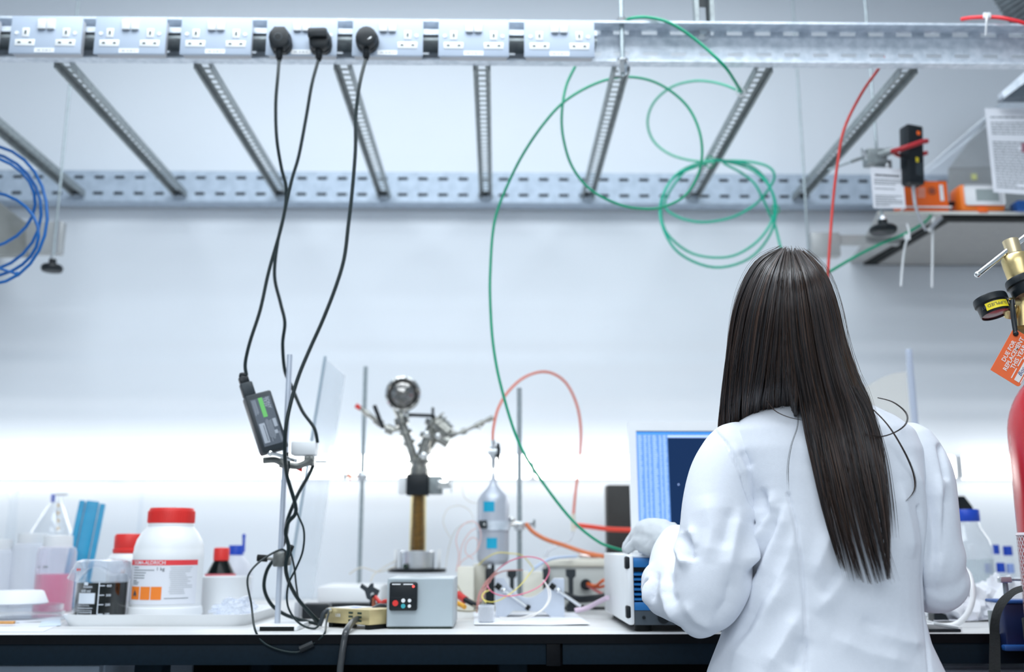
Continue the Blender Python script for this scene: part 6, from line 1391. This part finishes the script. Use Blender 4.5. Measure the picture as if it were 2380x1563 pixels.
MB().span((bx_0, 1.745, P(2350, 1512, 1.74).z), (bx_0 + .16, 1.772, P(2350, 1402, 1.74).z), mat('bracket_navy', (.012, .025, .10), .4, noise_amt=.1), .004).span((bx_0 - .004, 1.74, P(2350, 1404, 1.74).z), (bx_0 + .16, 1.80, P(2350, 1396, 1.74).z), mat('bracket_blue', (.02, .10, .35), .4, noise_amt=.08), .002).span((bx_0 - .008, 1.735, P(2350, 1514, 1.74).z), (bx_0 + .12, 1.75, P(2350, 1500, 1.74).z), MATS['bracket_blue'], .003).build('block', bk_)
MB().cyl(P(2336, 1352, 1.785), Vector((P(2336, 1352, 1.785).x, 1.785, ZB)), .0046, M_galv2, n=14).span(P(2326, 1356, 1.778), P(2343, 1341, 1.792), M_steel, .002).cyl(P(2343, 1348, 1.785), P(2375, 1349, 1.785), .002, M_rod, n=8).build('screw', bk_, 'steel clamp screw')
MB().span((bx_0 - .006, 1.776, ZB), (bx_0 + .004, 1.79, P(2336, 1420, 1.785).z), M_galv2, .001).build('side_plate', bk_)
# ---------------------------------------------------------------- the person
def remesh(parts, voxel, smooth=4, fac=.5):
    vs, fs = [], []
    for v, f in parts:
        o = len(vs); vs += [tuple(q) for q in v]; fs += [[i + o for i in g] for g in f]
    me = bpy.data.meshes.new('r'); me.from_pydata(vs, [], fs); ob = bpy.data.objects.new('r', me); C.objects.link(ob)
    m = ob.modifiers.new('r', 'REMESH'); m.mode = 'VOXEL'; m.voxel_size = voxel; m.adaptivity = 0
    if smooth: s = ob.modifiers.new('s', 'SMOOTH'); s.factor = fac; s.iterations = smooth
    out = bpy.data.meshes.new_from_object(ob.evaluated_get(bpy.context.evaluated_depsgraph_get()))
    V = np.empty(len(out.vertices) * 3); out.vertices.foreach_get('co', V); V = V.reshape(-1, 3)
    N = np.empty(len(out.vertices) * 3); out.vertices.foreach_get('normal', N); N = N.reshape(-1, 3)
    Fc = [list(p.vertices) for p in out.polygons]
    bpy.data.objects.remove(ob); bpy.data.meshes.remove(me); bpy.data.meshes.remove(out)
    return V, N, Fc
def loft(rings):
    n = len(rings[0]); vs = [p for r in rings for p in r]; fs = [list(range(n))[::-1], [(len(rings) - 1) * n + i for i in range(n)]]
    for j in range(len(rings) - 1):
        for i in range(n): fs.append([j * n + i, j * n + (i + 1) % n, (j + 1) * n + (i + 1) % n, (j + 1) * n + i])
    return vs, fs
def limb(pts, rad, n=16, sub=5):
    """tapered round limb through points with radii, rounded ends"""
    P3 = spline(pts, sub); R3 = spline([Vector((r, 0, 0)) for r in rad], sub); R3 = [v.x for v in R3]
    m = MB(); L = len(P3); rings = []; u = (P3[1] - P3[0]).orthogonal().normalized()
    def ring(c, t, r):
        nonlocal u
        u = (u - t * u.dot(t)).normalized(); w = t.cross(u)
        return [c + (u * math.cos(2 * PI * k / n) + w * math.sin(2 * PI * k / n)) * r for k in range(n)]
    t0 = (P3[1] - P3[0]).normalized(); t1 = (P3[-1] - P3[-2]).normalized()
    for a in (80, 50, 25): a = math.radians(a); rings.append(ring(P3[0] - t0 * R3[0] * math.sin(a), t0, R3[0] * math.cos(a)))
    for i in range(L):
        t = (P3[min(i + 1, L - 1)] - P3[max(i - 1, 0)]).normalized(); rings.append(ring(P3[i], t, R3[i]))
    for a in (25, 50, 80): a = math.radians(a); rings.append(ring(P3[-1] + t1 * R3[-1] * math.sin(a), t1, R3[-1] * math.cos(a)))
    return loft(rings)
def ellipsoid(c, r, n=24, k=14):
    m = MB().ball(c, r, M_white, n, k); return m.v, m.f
def raw_mesh(name, V, Fc, m, parent, label=None, smooth=True):
    b = MB(); b.add([Vector(v) for v in V], Fc, m, smooth); return b.build(name, parent, label, sharp=180)

YT = 1.505
per = thing('person', 'person with long dark hair, white lab coat and gloves, back turned, at the bench', 'person', (P(1910, 1500, YT).x, YT, 0))
M_skin = mat('skin', (.62, .40, .30), .5, noise_amt=.06, noise_scale=30)
M_coat = mat('coat_cotton', (.80, .83, .90), .85, noise_amt=.02, noise_scale=200, bump=.10, bump_scale=700, sheen=.1)
M_hair = mat('dark_hair', (.020, .012, .010), .30, noise_amt=.3, noise_scale=30)
M_glove = mat('white_glove', (.60, .63, .66), .6, noise_amt=.03, bump=.15, bump_scale=90)
M_trouser = mat('dark_trousers', (.03, .035, .05), .8, noise_amt=.1)

# torso of the coat: (py or z, left px, right px, y centre, half depth)
def oval(c, hx, hy, n=40, p=2.4, z=None, tiltx=0.0):
    out = []
    for k in range(n):
        a = 2 * PI * k / n; ca, sa = math.cos(a), math.sin(a)
        x = math.copysign(abs(ca) ** (2 / p), ca) * hx; y = math.copysign(abs(sa) ** (2 / p), sa) * hy
        out.append(Vector((c.x + x, c.y + y, c.z + tiltx * x)))
    return out
rings = []
spec = [(908, 1828, 1945, 1.520, .052), (928, 1806, 1972, 1.518, .060), (950, 1764, 2018, 1.515, .072), (975, 1722, 2070, 1.512, .085), (1005, 1692, 2112, 1.508, .096), (1050, 1690, 2130, 1.505, .104), (1110, 1708, 2134, 1.503, .108),
        (1180, 1726, 2130, 1.503, .110), (1260, 1733, 2126, 1.503, .110), (1340, 1726, 2124, 1.504, .108), (1420, 1700, 2130, 1.505, .107), (1490, 1678, 2146, 1.506, .112), (1563, 1650, 2180, 1.507, .122), (1650, 1630, 2200, 1.508, .135)]
for py, l, r, y, hd in spec:
    a, b = P(l, py, y), P(r, py, y); c = (a + b) / 2; rings.append(oval(c, (b.x - a.x) / 2, hd, p=2.5))
xc_ = rings[-1][0].x
ca, cb2 = P(1640, 1650, 1.508), P(2195, 1650, 1.508); cx_ = (ca.x + cb2.x) / 2; hx_ = (cb2.x - ca.x) / 2
for z, k, d in ((.70, 1.04, .15), (.60, 1.06, .16), (.50, 1.08, .165), (.47, 1.08, .165)): rings.append(oval(Vector((cx_, 1.51, z)), hx_ * k, d, p=2.4))
coat_parts = [loft(rings[::-1])]
armL = [(1712, 1062, 1.505, .054), (1686, 1110, 1.495, .054), (1670, 1180, 1.485, .0535), (1662, 1260, 1.475, .053), (1656, 1340, 1.468, .056), (1642, 1388, 1.470, .051), (1616, 1390, 1.505, .049), (1588, 1370, 1.56, .049), (1572, 1334, 1.62, .045), (1570, 1292, 1.69, .039), (1574, 1262, 1.735, .031)]
armR = [(2108, 1060, 1.505, .052), (2128, 1110, 1.497, .054), (2138, 1180, 1.49, .053), (2152, 1260, 1.485, .0495), (2176, 1322, 1.485, .0455), (2198, 1354, 1.487, .034)]
foreR = [(2178, 1352, 1.495, .046), (2150, 1352, 1.56, .045), (2122, 1320, 1.64, .042), (2095, 1290, 1.72, .037), (2080, 1275, 1.76, .035)]
for A_ in (armL, armR, foreR): coat_parts.append(limb([P(a, b, c) for a, b, c, r in A_], [r for *_, r in A_], n=22))
tips = [limb([P(1592, 1356, 1.585), P(1562, 1352, 1.59), P(1538, 1352, 1.60)], [.046, .042, .033], n=18), limb([P(1596, 1378, 1.545), P(1570, 1388, 1.55), P(1548, 1388, 1.56)], [.046, .041, .033], n=18), limb([P(1636, 1392, 1.475), P(1630, 1412, 1.475), P(1626, 1432, 1.475)], [.048, .042, .033], n=18)]
# collar
pc1 = P(1886, 905, 1.52)
coat_parts.append(loft([oval(pc1 + Vector((0, .0, -.02)), .052, .058, p=2), oval(pc1 + Vector((0, 0, .008)), .047, .052, p=2)]))
pieces = [remesh([coat_parts[0], coat_parts[4]], .0032, 9, .6), remesh([coat_parts[1]] + tips, .0032, 22, .6), remesh([coat_parts[2], coat_parts[3]], .0032, 10, .6)]
V = np.concatenate([p[0] for p in pieces]); N = np.concatenate([p[1] for p in pieces]); Fc = []; o_ = 0
for p in pieces: Fc += [[i + o_ for i in f] for f in p[2]]; o_ += len(p[0])
# folds and seams as real relief: polylines in photo pixels, width (m), height (m)
folds = [([(1748, 1165), (1766, 1215), (1745, 1290), (1735, 1330)], .011, .008), ([(1790, 1140), (1796, 1180), (1770, 1250), (1742, 1310)], .010, .006), ([(1830, 1170), (1818, 1220), (1790, 1290), (1770, 1350), (1742, 1430)], .013, .007),
         ([(1765, 1135), (1782, 1190), (1762, 1245)], .010, -.007), ([(1815, 1180), (1795, 1245), (1760, 1310), (1735, 1360)], .010, -.006), ([(1850, 1220), (1838, 1300), (1800, 1380), (1762, 1440)], .015, .005), ([(1840, 1330), (1790, 1420), (1735, 1500), (1700, 1563)], .016, .006), ([(1815, 1340), (1765, 1420), (1715, 1500)], .012, -.005),
         ([(1862, 1420), (1820, 1500), (1780, 1563)], .014, .005), ([(1870, 1480), (1842, 1563)], .012, -.005), ([(1960, 1180), (1920, 1270), (1890, 1350)], .013, .004), ([(1985, 1300), (1940, 1370), (1895, 1430)], .014, .004), ([(1955, 1320), (1910, 1390)], .010, -.004),
         ([(2115, 1060), (2140, 1150), (2150, 1250), (2152, 1350)], .010, .005), ([(2180, 1100), (2185, 1180), (2186, 1280), (2180, 1360)], .009, .006), ([(2195, 1130), (2190, 1220), (2183, 1330)], .008, -.005), ([(2090, 1120), (2110, 1220), (2120, 1300)], .012, .004), ([(2150, 1120), (2168, 1230), (2166, 1330)], .008, -.005),
         ([(2030, 1460), (2090, 1490), (2150, 1500)], .012, .004), ([(1930, 1480), (2020, 1520), (2120, 1545)], .016, .004), ([(2000, 1440), (2080, 1470)], .009, -.003),
         ([(1700, 1030), (1725, 1075), (1735, 1110)], .007, .003), ([(1722, 1050), (1745, 1090)], .006, -.003), ([(1590, 1240), (1606, 1275), (1604, 1305)], .009, -.010), ([(1580, 1230), (1578, 1280), (1590, 1308), (1610, 1300)], .007, .006), ([(1605, 1225), (1612, 1265), (1608, 1298)], .006, .006),
         ([(1550, 1325), (1546, 1380), (1560, 1415), (1590, 1455)], .008, .007), ([(1558, 1330), (1556, 1380), (1572, 1410)], .007, -.006), ([(1520, 1330), (1505, 1370), (1502, 1410)], .008, .006), ([(1530, 1330), (1518, 1370), (1512, 1405)], .006, -.005), ([(1640, 1150), (1655, 1230), (1640, 1310)], .016, .004), ([(1720, 1180), (1700, 1270), (1690, 1340)], .012, .005), ([(1702, 1180), (1680, 1280)], .010, -.004),
         ([(1590, 1400), (1620, 1440), (1660, 1460)], .010, .004), ([(1700, 1340), (1690, 1400), (1660, 1440)], .010, -.004), ([(1850, 960), (1880, 1010), (1885, 1080)], .012, .003), ([(1980, 1080), (1995, 1160), (1990, 1240)], .016, .0035)]
seams = [([(1655, 995), (1690, 1035), (1722, 1100), (1742, 1160), (1762, 1215)], .0022, -.0032), ([(1832, 1150), (1850, 1215), (1862, 1300), (1870, 1400), (1874, 1563)], .0020, -.0026), ([(2128, 1180), (2138, 1260), (2142, 1350), (2152, 1450), (2162, 1563)], .0020, -.0026), ([(2185, 1040), (2192, 1075), (2197, 1110)], .004, -.004)]
VC = V - np.array(CAM)[None, :]; Rm = np.array(ROT); cv = VC @ Rm
pxv = W_PX / 2 + F * cv[:, 0] / -cv[:, 2]; pyv = H_PX / 2 - F * cv[:, 1] / -cv[:, 2]; mp = -cv[:, 2] / F
tocam = -VC / np.linalg.norm(VC, axis=1)[:, None]; facing = np.clip((N * tocam).sum(1) * 3.0, 0, 1)
D = np.zeros(len(V)); rng = np.random.RandomState(4)
for lst, w, h in folds + seams:
    q = np.array([[ (a), (b)] for a, b in lst], float); best = np.full(len(V), 1e9); taper = np.ones(len(V)); tot = len(q) - 1
    for i in range(tot):
        a, b = q[i], q[i + 1]; d = b - a; t = np.clip(((pxv - a[0]) * d[0] + (pyv - a[1]) * d[1]) / (d @ d), 0, 1)
        dist = np.hypot(pxv - a[0] - t * d[0], pyv - a[1] - t * d[1]); m = dist < best
        best[m] = dist[m]; taper[m] = ((i + t) / tot)[m]
    tp = np.clip(np.minimum(taper, 1 - taper) * 4 + .15, 0, 1) if w > .005 else 1
    D += 1.75 * h * (np.exp(-(best * mp / w) ** 2) if w < .005 else .45 * np.exp(-(best * mp / w) ** 2) + .55 * np.exp(-best * mp / (w * .8))) * tp
low = np.array([noise.noise(Vector((v[0] * 9, v[1] * 9, v[2] * 5))) for v in V]) * .0013 + np.array([noise.noise(Vector((v[0] * 22 + 5, v[1] * 22, v[2] * 12))) for v in V]) * .0007
V2 = V + N * (D * facing + low)[:, None]
raw_mesh('lab_coat', V2, Fc, M_coat, per, 'white cotton lab coat')

# skin body inside: head, neck, torso, arms, legs as one surface
hc = P(1826, 742, 1.500)
bp = [ellipsoid(hc + Vector((0, .004, .010)), (.066, .088, .096)), ellipsoid(hc + Vector((-.004, .050, -.055)), (.050, .045, .055))]
nk = P(1872, 925, 1.520)
bp.append(limb([hc + Vector((0, .0, -.06)), (hc + nk) / 2 + Vector((0, .0, -.02)), nk + Vector((0, 0, -.05))], [.050, .048, .055]))
for sg in (-1, 1): bp.append(ellipsoid(hc + Vector((sg * .063, .012, -.01)), (.010, .016, .028))); bp.append(ellipsoid(hc + Vector((sg * .030 - .004, .082, .015)), (.016, .012, .010)))
bp.append(limb([hc + Vector((-.005, .088, .015)), hc + Vector((-.006, .108, -.022))], [.008, .013])); bp.append(ellipsoid(hc + Vector((-.006, .085, -.055)), (.024, .012, .009)))
tor = []
for z, hx, hy in ((nk.z - .05, .08, .05), (nk.z - .09, .12, .075), (nk.z - .2, .115, .08), (nk.z - .35, .11, .078), (.93, .13, .09), (.84, .15, .095)): tor.append(oval(Vector((cx_, 1.512, z)), hx, hy, n=28, p=2.2))
bp.append(loft(tor[::-1]))
for sg in (-1, 1): bp.append(limb([Vector((cx_ + sg * .08, 1.51, .86)), Vector((cx_ + sg * .085, 1.50, .50)), Vector((cx_ + sg * .085, 1.51, .10))], [.078, .052, .038])); bp.append(limb([Vector((cx_ + sg * .085, 1.50, .055)), Vector((cx_ + sg * .09, 1.60, .035))], [.038, .032]))
for A_ in (armL, armR, foreR): bp.append(limb([P(a, b, c) for a, b, c, r in A_], [r * .55 for *_, r in A_], n=14))
Vb, Nb, Fb = remesh(bp, .007, 5, .5)
raw_mesh('body', Vb, Fb, M_skin, per)
tr = [limb([Vector((cx_ + sg * .08, 1.51, .85)), Vector((cx_ + sg * .086, 1.50, .50)), Vector((cx_ + sg * .087, 1.51, .08))], [.084, .064, .056]) for sg in (-1, 1)]
Vt, Nt, Ft = remesh(tr, .009, 4, .5); raw_mesh('trousers', Vt, Ft, M_trouser, per, 'dark trousers')
for sg in (-1, 1):
    Vs, Ns, Fs = remesh([limb([Vector((cx_ + sg * .085, 1.475, .045)), Vector((cx_ + sg * .088, 1.55, .045)), Vector((cx_ + sg * .092, 1.63, .036))], [.044, .042, .036])], .006, 4, .5)
    Vs[:, 2] = np.maximum(Vs[:, 2], .001); raw_mesh('shoe', Vs, Fs, M_black, per, 'black shoe')

# gloves
def glove(wr, kn, fingers, thumb, rw, label):
    parts = [limb([wr - (kn - wr).normalized() * .05, wr, (wr + kn) / 2, kn], [rw * .92, rw, rw * 1.12, rw * 1.0], n=16)]
    for f in fingers: parts.append(limb(f, [.0095, .0092, .0085, .0075][:len(f)], n=12))
    parts.append(limb(thumb, [.014, .011, .0085][:len(thumb)], n=12))
    Vg, Ng, Fg = remesh(parts, .0026, 5, .5)
    w = np.array([noise.noise(Vector((v[0] * 70, v[1] * 70, v[2] * 70))) + .7 * noise.noise(Vector((v[0] * 30 + 3, v[1] * 90, v[2] * 60))) for v in Vg]) * .0016
    return raw_mesh('glove', Vg + Ng * w[:, None], Fg, M_glove, per, label)
H = lambda px, py, y: P(px, py, y)
zt = wz1
def ontop(px, py, y, h): p = P(px, py, y); p.z = zt + h; return p
palm = [limb([H(1560, 1258, 1.755), H(1538, 1247, 1.785), H(1512, 1242, 1.815), H(1494, 1248, 1.84)], [.026, .029, .0285, .024], n=18), limb([H(1545, 1262, 1.77), H(1515, 1262, 1.79), H(1490, 1262, 1.82)], [.020, .020, .017], n=16)]
fing = [[H(1500, 1238, 1.86), H(1482, 1240, 1.885), H(1468, 1255, 1.90), ontop(1462, 1270, 1.90, .009)], [H(1494, 1243, 1.845), H(1474, 1247, 1.87), H(1461, 1262, 1.878), ontop(1456, 1275, 1.88, .009)],
        [H(1490, 1250, 1.83), H(1470, 1255, 1.85), H(1459, 1268, 1.856), ontop(1455, 1280, 1.855, .009)], [H(1490, 1259, 1.815), H(1473, 1266, 1.826), H(1464, 1275, 1.83), ontop(1460, 1284, 1.832, .0085)]]
thumb = [H(1528, 1262, 1.772), H(1512, 1276, 1.780), ontop(1492, 1284, 1.808, .010)]
parts = palm + [limb(f, [.0112, .0102, .0094, .0082], n=12) for f in fing] + [limb(thumb, [.0155, .0125, .0095], n=12)]
parts.append(limb([H(1530, 1285, 1.765), H(1548, 1252, 1.752), H(1565, 1228, 1.775)], [.012, .0125, .010], n=12))
Vg, Ng, Fg = remesh(parts, .0026, 5, .5)
w = np.array([noise.noise(Vector((v[0] * 60, v[1] * 60, v[2] * 60))) + .8 * noise.noise(Vector((v[0] * 110 + 3, v[1] * 40, v[2] * 45))) for v in Vg]) * .0016
Vg2 = Vg + Ng * w[:, None]
raw_mesh('glove', Vg2, Fg, M_glove, per, 'white glove resting on the white instrument')
wr = H(2080, 1275, 1.775); kn = wr + Vector((-.03, .07, .004))
fr = []
for k in range(4):
    b0 = kn + Vector((-.030 + .019 * k, .012, 0)); L_ = (.035, .042, .039, .030)[k]; fr.append([b0, b0 + Vector((-.006, L_ * .6, -.006)), b0 + Vector((-.008, L_ * 1.1, -.022)), b0 + Vector((-.008, L_ * 1.3, -.038))])
glove(wr, kn, fr, [wr + Vector((-.02, .02, 0)), wr + Vector((-.05, .05, -.012)), wr + Vector((-.056, .075, -.022))], .026, 'white glove of the other hand')

# ---------------------------------------------------------------- hair
guides = [
 [(1812, 588, 1.50), (1760, 612, 1.53), (1718, 690, 1.55), (1697, 790, 1.555), (1681, 890, 1.555), (1670, 985, 1.555), (1668, 1050, 1.56)],
 [(1815, 587, 1.49), (1766, 620, 1.46), (1727, 700, 1.46), (1706, 800, 1.47), (1692, 900, 1.495), (1684, 985, 1.53), (1684, 1050, 1.56)],
 [(1820, 586, 1.475), (1785, 630, 1.42), (1757, 710, 1.415), (1740, 800, 1.425), (1726, 895, 1.455), (1718, 975, 1.51), (1715, 1050, 1.555)],
 [(1825, 586, 1.465), (1812, 640, 1.395), (1800, 720, 1.385), (1788, 810, 1.392), (1778, 885, 1.415), (1768, 948, 1.465), (1760, 1020, 1.54)],
 [(1830, 586, 1.462), (1828, 640, 1.388), (1826, 720, 1.375), (1828, 810, 1.380), (1832, 880, 1.393), (1838, 930, 1.43), (1840, 985, 1.49)],
 [(1833, 586, 1.46), (1836, 640, 1.386), (1840, 720, 1.372), (1848, 810, 1.376), (1862, 890, 1.388), (1878, 970, 1.398), (1898, 1090, 1.383), (1926, 1220, 1.376), (1958, 1325, 1.374)],
 [(1840, 586, 1.46), (1860, 640, 1.388), (1872, 720, 1.374), (1885, 810, 1.378), (1900, 890, 1.385), (1922, 980, 1.392), (1952, 1110, 1.378), (1988, 1260, 1.370), (2018, 1362, 1.370)],
 [(1850, 587, 1.465), (1885, 640, 1.405), (1906, 720, 1.395), (1924, 810, 1.396), (1946, 890, 1.393), (1974, 980, 1.392), (2002, 1110, 1.377), (2034, 1240, 1.368), (2062, 1350, 1.368)],
 [(1858, 589, 1.475), (1905, 642, 1.445), (1930, 720, 1.438), (1948, 810, 1.438), (1972, 890, 1.420), (2008, 970, 1.402), (2038, 1090, 1.380), (2058, 1220, 1.372), (2068, 1345, 1.370)],
 [(1866, 591, 1.49), (1912, 632, 1.49), (1943, 712, 1.49), (1962, 800, 1.485), (1984, 870, 1.46), (2018, 930, 1.43), (2046, 1030, 1.400), (2058, 1140, 1.382), (2064, 1240, 1.376)],
 [(1870, 594, 1.51), (1915, 640, 1.54), (1945, 720, 1.555), (1963, 805, 1.55), (1984, 870, 1.53), (2012, 925, 1.50), (2038, 985, 1.48)]]
NPT = 26
def resample(pl, n):
    pl = [np.array(p[:]) for p in spline(pl, 8)]; d = np.cumsum([0] + [np.linalg.norm(pl[i + 1] - pl[i]) for i in range(len(pl) - 1)]); t = np.linspace(0, d[-1], n)
    a = np.array(pl); return np.stack([np.interp(t, d, a[:, k]) for k in range(3)], 1)
Gd = [resample(path(g), NPT) for g in guides]
hrng = np.random.RandomState(12)
vv = np.linspace(0, 1, NPT)
hc_np = np.array(hc)
def strand(k, t, depth, clump, length=1.0):
    if k == 4:  # the parting between hair falling forward and hair down the back
        tt = t * (1 - np.clip((vv - .60) * 3, 0, 1)) + round(t) * np.clip((vv - .60) * 3, 0, 1)
    else: tt = t + (clump - t) * .82 * np.clip((vv - .45) * 1.9, 0, 1) ** 1.3
    p = Gd[k] * (1 - tt[:, None]) + Gd[k + 1] * tt[:, None] if isinstance(tt, np.ndarray) else Gd[k] * (1 - tt) + Gd[k + 1] * tt
    if length < 1: 
        idx = np.linspace(0, (NPT - 1) * length, NPT); p = np.stack([np.interp(idx, np.arange(NPT), p[:, j]) for j in range(3)], 1)
    out = p - hc_np; out[:, 2] *= .35; nn = np.linalg.norm(out, axis=1)[:, None]; out = out / np.maximum(nn, 1e-6)
    out = out * np.clip(1 - (vv[:, None] - .45) * 2.2, .0, 1) + np.array([0, -1.0, 0]) * np.clip((vv[:, None] - .45) * 2.2, 0, 1)
    return p + out * depth
hv, hf, htone = [], [], []
def add_strand(p, r0, tone):
    n = 3; b = len(hv); T = np.gradient(p, axis=0); T /= np.maximum(np.linalg.norm(T, axis=1)[:, None], 1e-9)
    u = np.cross(T, np.array([.31, .95, .05])); u /= np.maximum(np.linalg.norm(u, axis=1)[:, None], 1e-9); w = np.cross(T, u)
    L = len(p); tap = np.clip((1 - np.linspace(0, 1, L)) * 5, .12, 1) * r0
    for k in range(n):
        a = 2 * PI * k / n; ring = p + (u * math.cos(a) + w * math.sin(a)) * tap[:, None]
        if k == 0: rr_ = []
        rr_.append(ring)
    A = np.stack(rr_, 1).reshape(-1, 3); hv.extend(A.tolist()); htone.extend([tone] * (L * n))
    for i in range(L - 1):
        for k in range(n): hf.append((b + i * n + k, b + i * n + (k + 1) % n, b + (i + 1) * n + (k + 1) % n, b + (i + 1) * n + k))
counts = [170, 260, 330, 340, 260, 380, 430, 430, 330, 200]
for k, cnt in enumerate(counts):
    clumps = np.sort(hrng.rand(5))
    for _ in range(int(cnt * 1.25)):
        t = hrng.rand(); cl_ = clumps[np.argmin(abs(clumps - t))]
        dep = hrng.rand() * .007 - .003 + .0035 * math.sin(cl_ * 37 + k * 5)
        p = strand(k, t, dep, cl_, 1 - .22 * hrng.rand() ** 2 if k >= 5 else 1 - .06 * hrng.rand())
        ph1, ph2 = hrng.rand(2) * 6.28; amp = .0016 * hrng.rand()
        p = p + np.stack([np.sin(vv * 7 + ph1), .6 * np.sin(vv * 9 + ph2), 0 * vv], 1) * amp * vv[:, None] * 1.6
        add_strand(p, .00042 + .00022 * hrng.rand(), hrng.rand())
# a few stray locks over the shoulders
strays = [([(2010, 935, 1.42), (2060, 985, 1.395), (2098, 1045, 1.39), (2122, 1100, 1.40), (2125, 1140, 1.40), (2106, 1165, 1.395)], 15, .0012), ([(2040, 925, 1.45), (2075, 935, 1.43), (2105, 960, 1.42), (2105, 985, 1.405), (2080, 1005, 1.395), (2045, 1015, 1.388), (2005, 1008, 1.385)], 12, .0014),
          ([(1850, 930, 1.40), (1855, 985, 1.40), (1840, 1035, 1.395), (1832, 1085, 1.393), (1833, 1140, 1.39)], 4, .001), ([(1780, 930, 1.43), (1800, 955, 1.42), (1830, 970, 1.41), (1865, 978, 1.40)], 5, .0012), ([(1985, 900, 1.41), (2020, 960, 1.40), (2048, 1060, 1.388), (2060, 1160, 1.382), (2066, 1250, 1.38)], 60, .006), ([(1880, 930, 1.395), (1905, 1050, 1.385), (1940, 1180, 1.38), (1970, 1290, 1.376), (1985, 1350, 1.376)], 50, .006), ([(1968, 1000, 1.39), (1996, 1100, 1.38), (2030, 1230, 1.37), (2064, 1352, 1.37)], 40, .008)]
for pts, cnt, spread in strays:
    g = resample(path(pts), NPT)
    for _ in range(cnt):
        off = hrng.randn(3) * spread * np.array([1, .25, .4]); add_strand(g + off * (0.4 + .6 * vv[:, None]) * np.array([1, 1, 1]), .00034, hrng.rand())
for _ in range(70):  # fly-away hairs
    k = hrng.randint(0, 10); p = strand(k, hrng.rand(), .006 + .006 * hrng.rand(), hrng.rand()); ph1 = hrng.rand() * 6.28
    p = p + np.stack([np.sin(vv * 4 + ph1), 0 * vv, .4 * np.cos(vv * 5 + ph1)], 1) * (.008 * hrng.rand()) * np.sin(vv * PI)[:, None]
    add_strand(p, .00022, .8)
me = bpy.data.meshes.new('hair')
# inner mass so that no gap shows between strands
base = []
for k in range(10):
    for t in ((0, .5) if k < 9 else (0, .5, 1)):
        base.append(strand(k, t, -.006, t, .93 if k < 5 else .60))
nb_ = len(base); iv = [tuple(p) for s in base for p in s]; inn = []
for s in base: inn += [tuple(np.array([hc_np[0] * .25 + p[0] * .75, p[1] + .035, p[2] - .004])) for p in s]
b0 = len(hv); hv.extend(iv); b1 = len(hv); hv.extend(inn); htone.extend([.1] * (2 * nb_ * NPT)); stop = NPT
for j in range(nb_ - 1):
    split = (j in (8, 9))
    for i in range(NPT - 1):
        if split and i > NPT * .55: continue
        if j >= 9 and i > NPT * .97: continue
        a = j * NPT + i; hf.append((b0 + a, b0 + a + 1, b0 + a + NPT + 1, b0 + a + NPT))
        if i < NPT * .5: hf.append((b1 + a, b1 + a + NPT, b1 + a + NPT + 1, b1 + a + 1))
org = WO[per.name]
hv_a = np.array(hv) - np.array(org)[None, :]
me.from_pydata(hv_a.tolist(), [], hf)
at_ = me.attributes.new('tone', 'FLOAT', 'POINT'); at_.data.foreach_set('value', np.array(htone, dtype=np.float32))
me.polygons.foreach_set('use_smooth', [True] * len(me.polygons)); me.materials.append(M_hair); me.update()
nt = M_hair.node_tree; bsdf = nt.nodes['Principled BSDF']
an = nt.nodes.new('ShaderNodeAttribute'); an.attribute_name = 'tone'; rmp = nt.nodes.new('ShaderNodeValToRGB')
rmp.color_ramp.elements[0].color = (.007, .005, .005, 1); q_ = rmp.color_ramp.elements.new(.6); q_.color = (.020, .012, .009, 1); rmp.color_ramp.elements[2].color = (.095, .048, .028, 1)
nt.links.new(an.outputs['Fac'], rmp.inputs[0]); nt.links.new(rmp.outputs[0], bsdf.inputs['Base Color'])
bsdf.inputs['Roughness'].default_value = .30; bsdf.inputs['Specular IOR Level'].default_value = .75; bsdf.inputs['Specular Tint'].default_value = (.92, .95, 1, 1)
ho = bpy.data.objects.new('hair', me); C.objects.link(ho); ho.parent = per; ho['label'] = 'long straight dark brown hair'
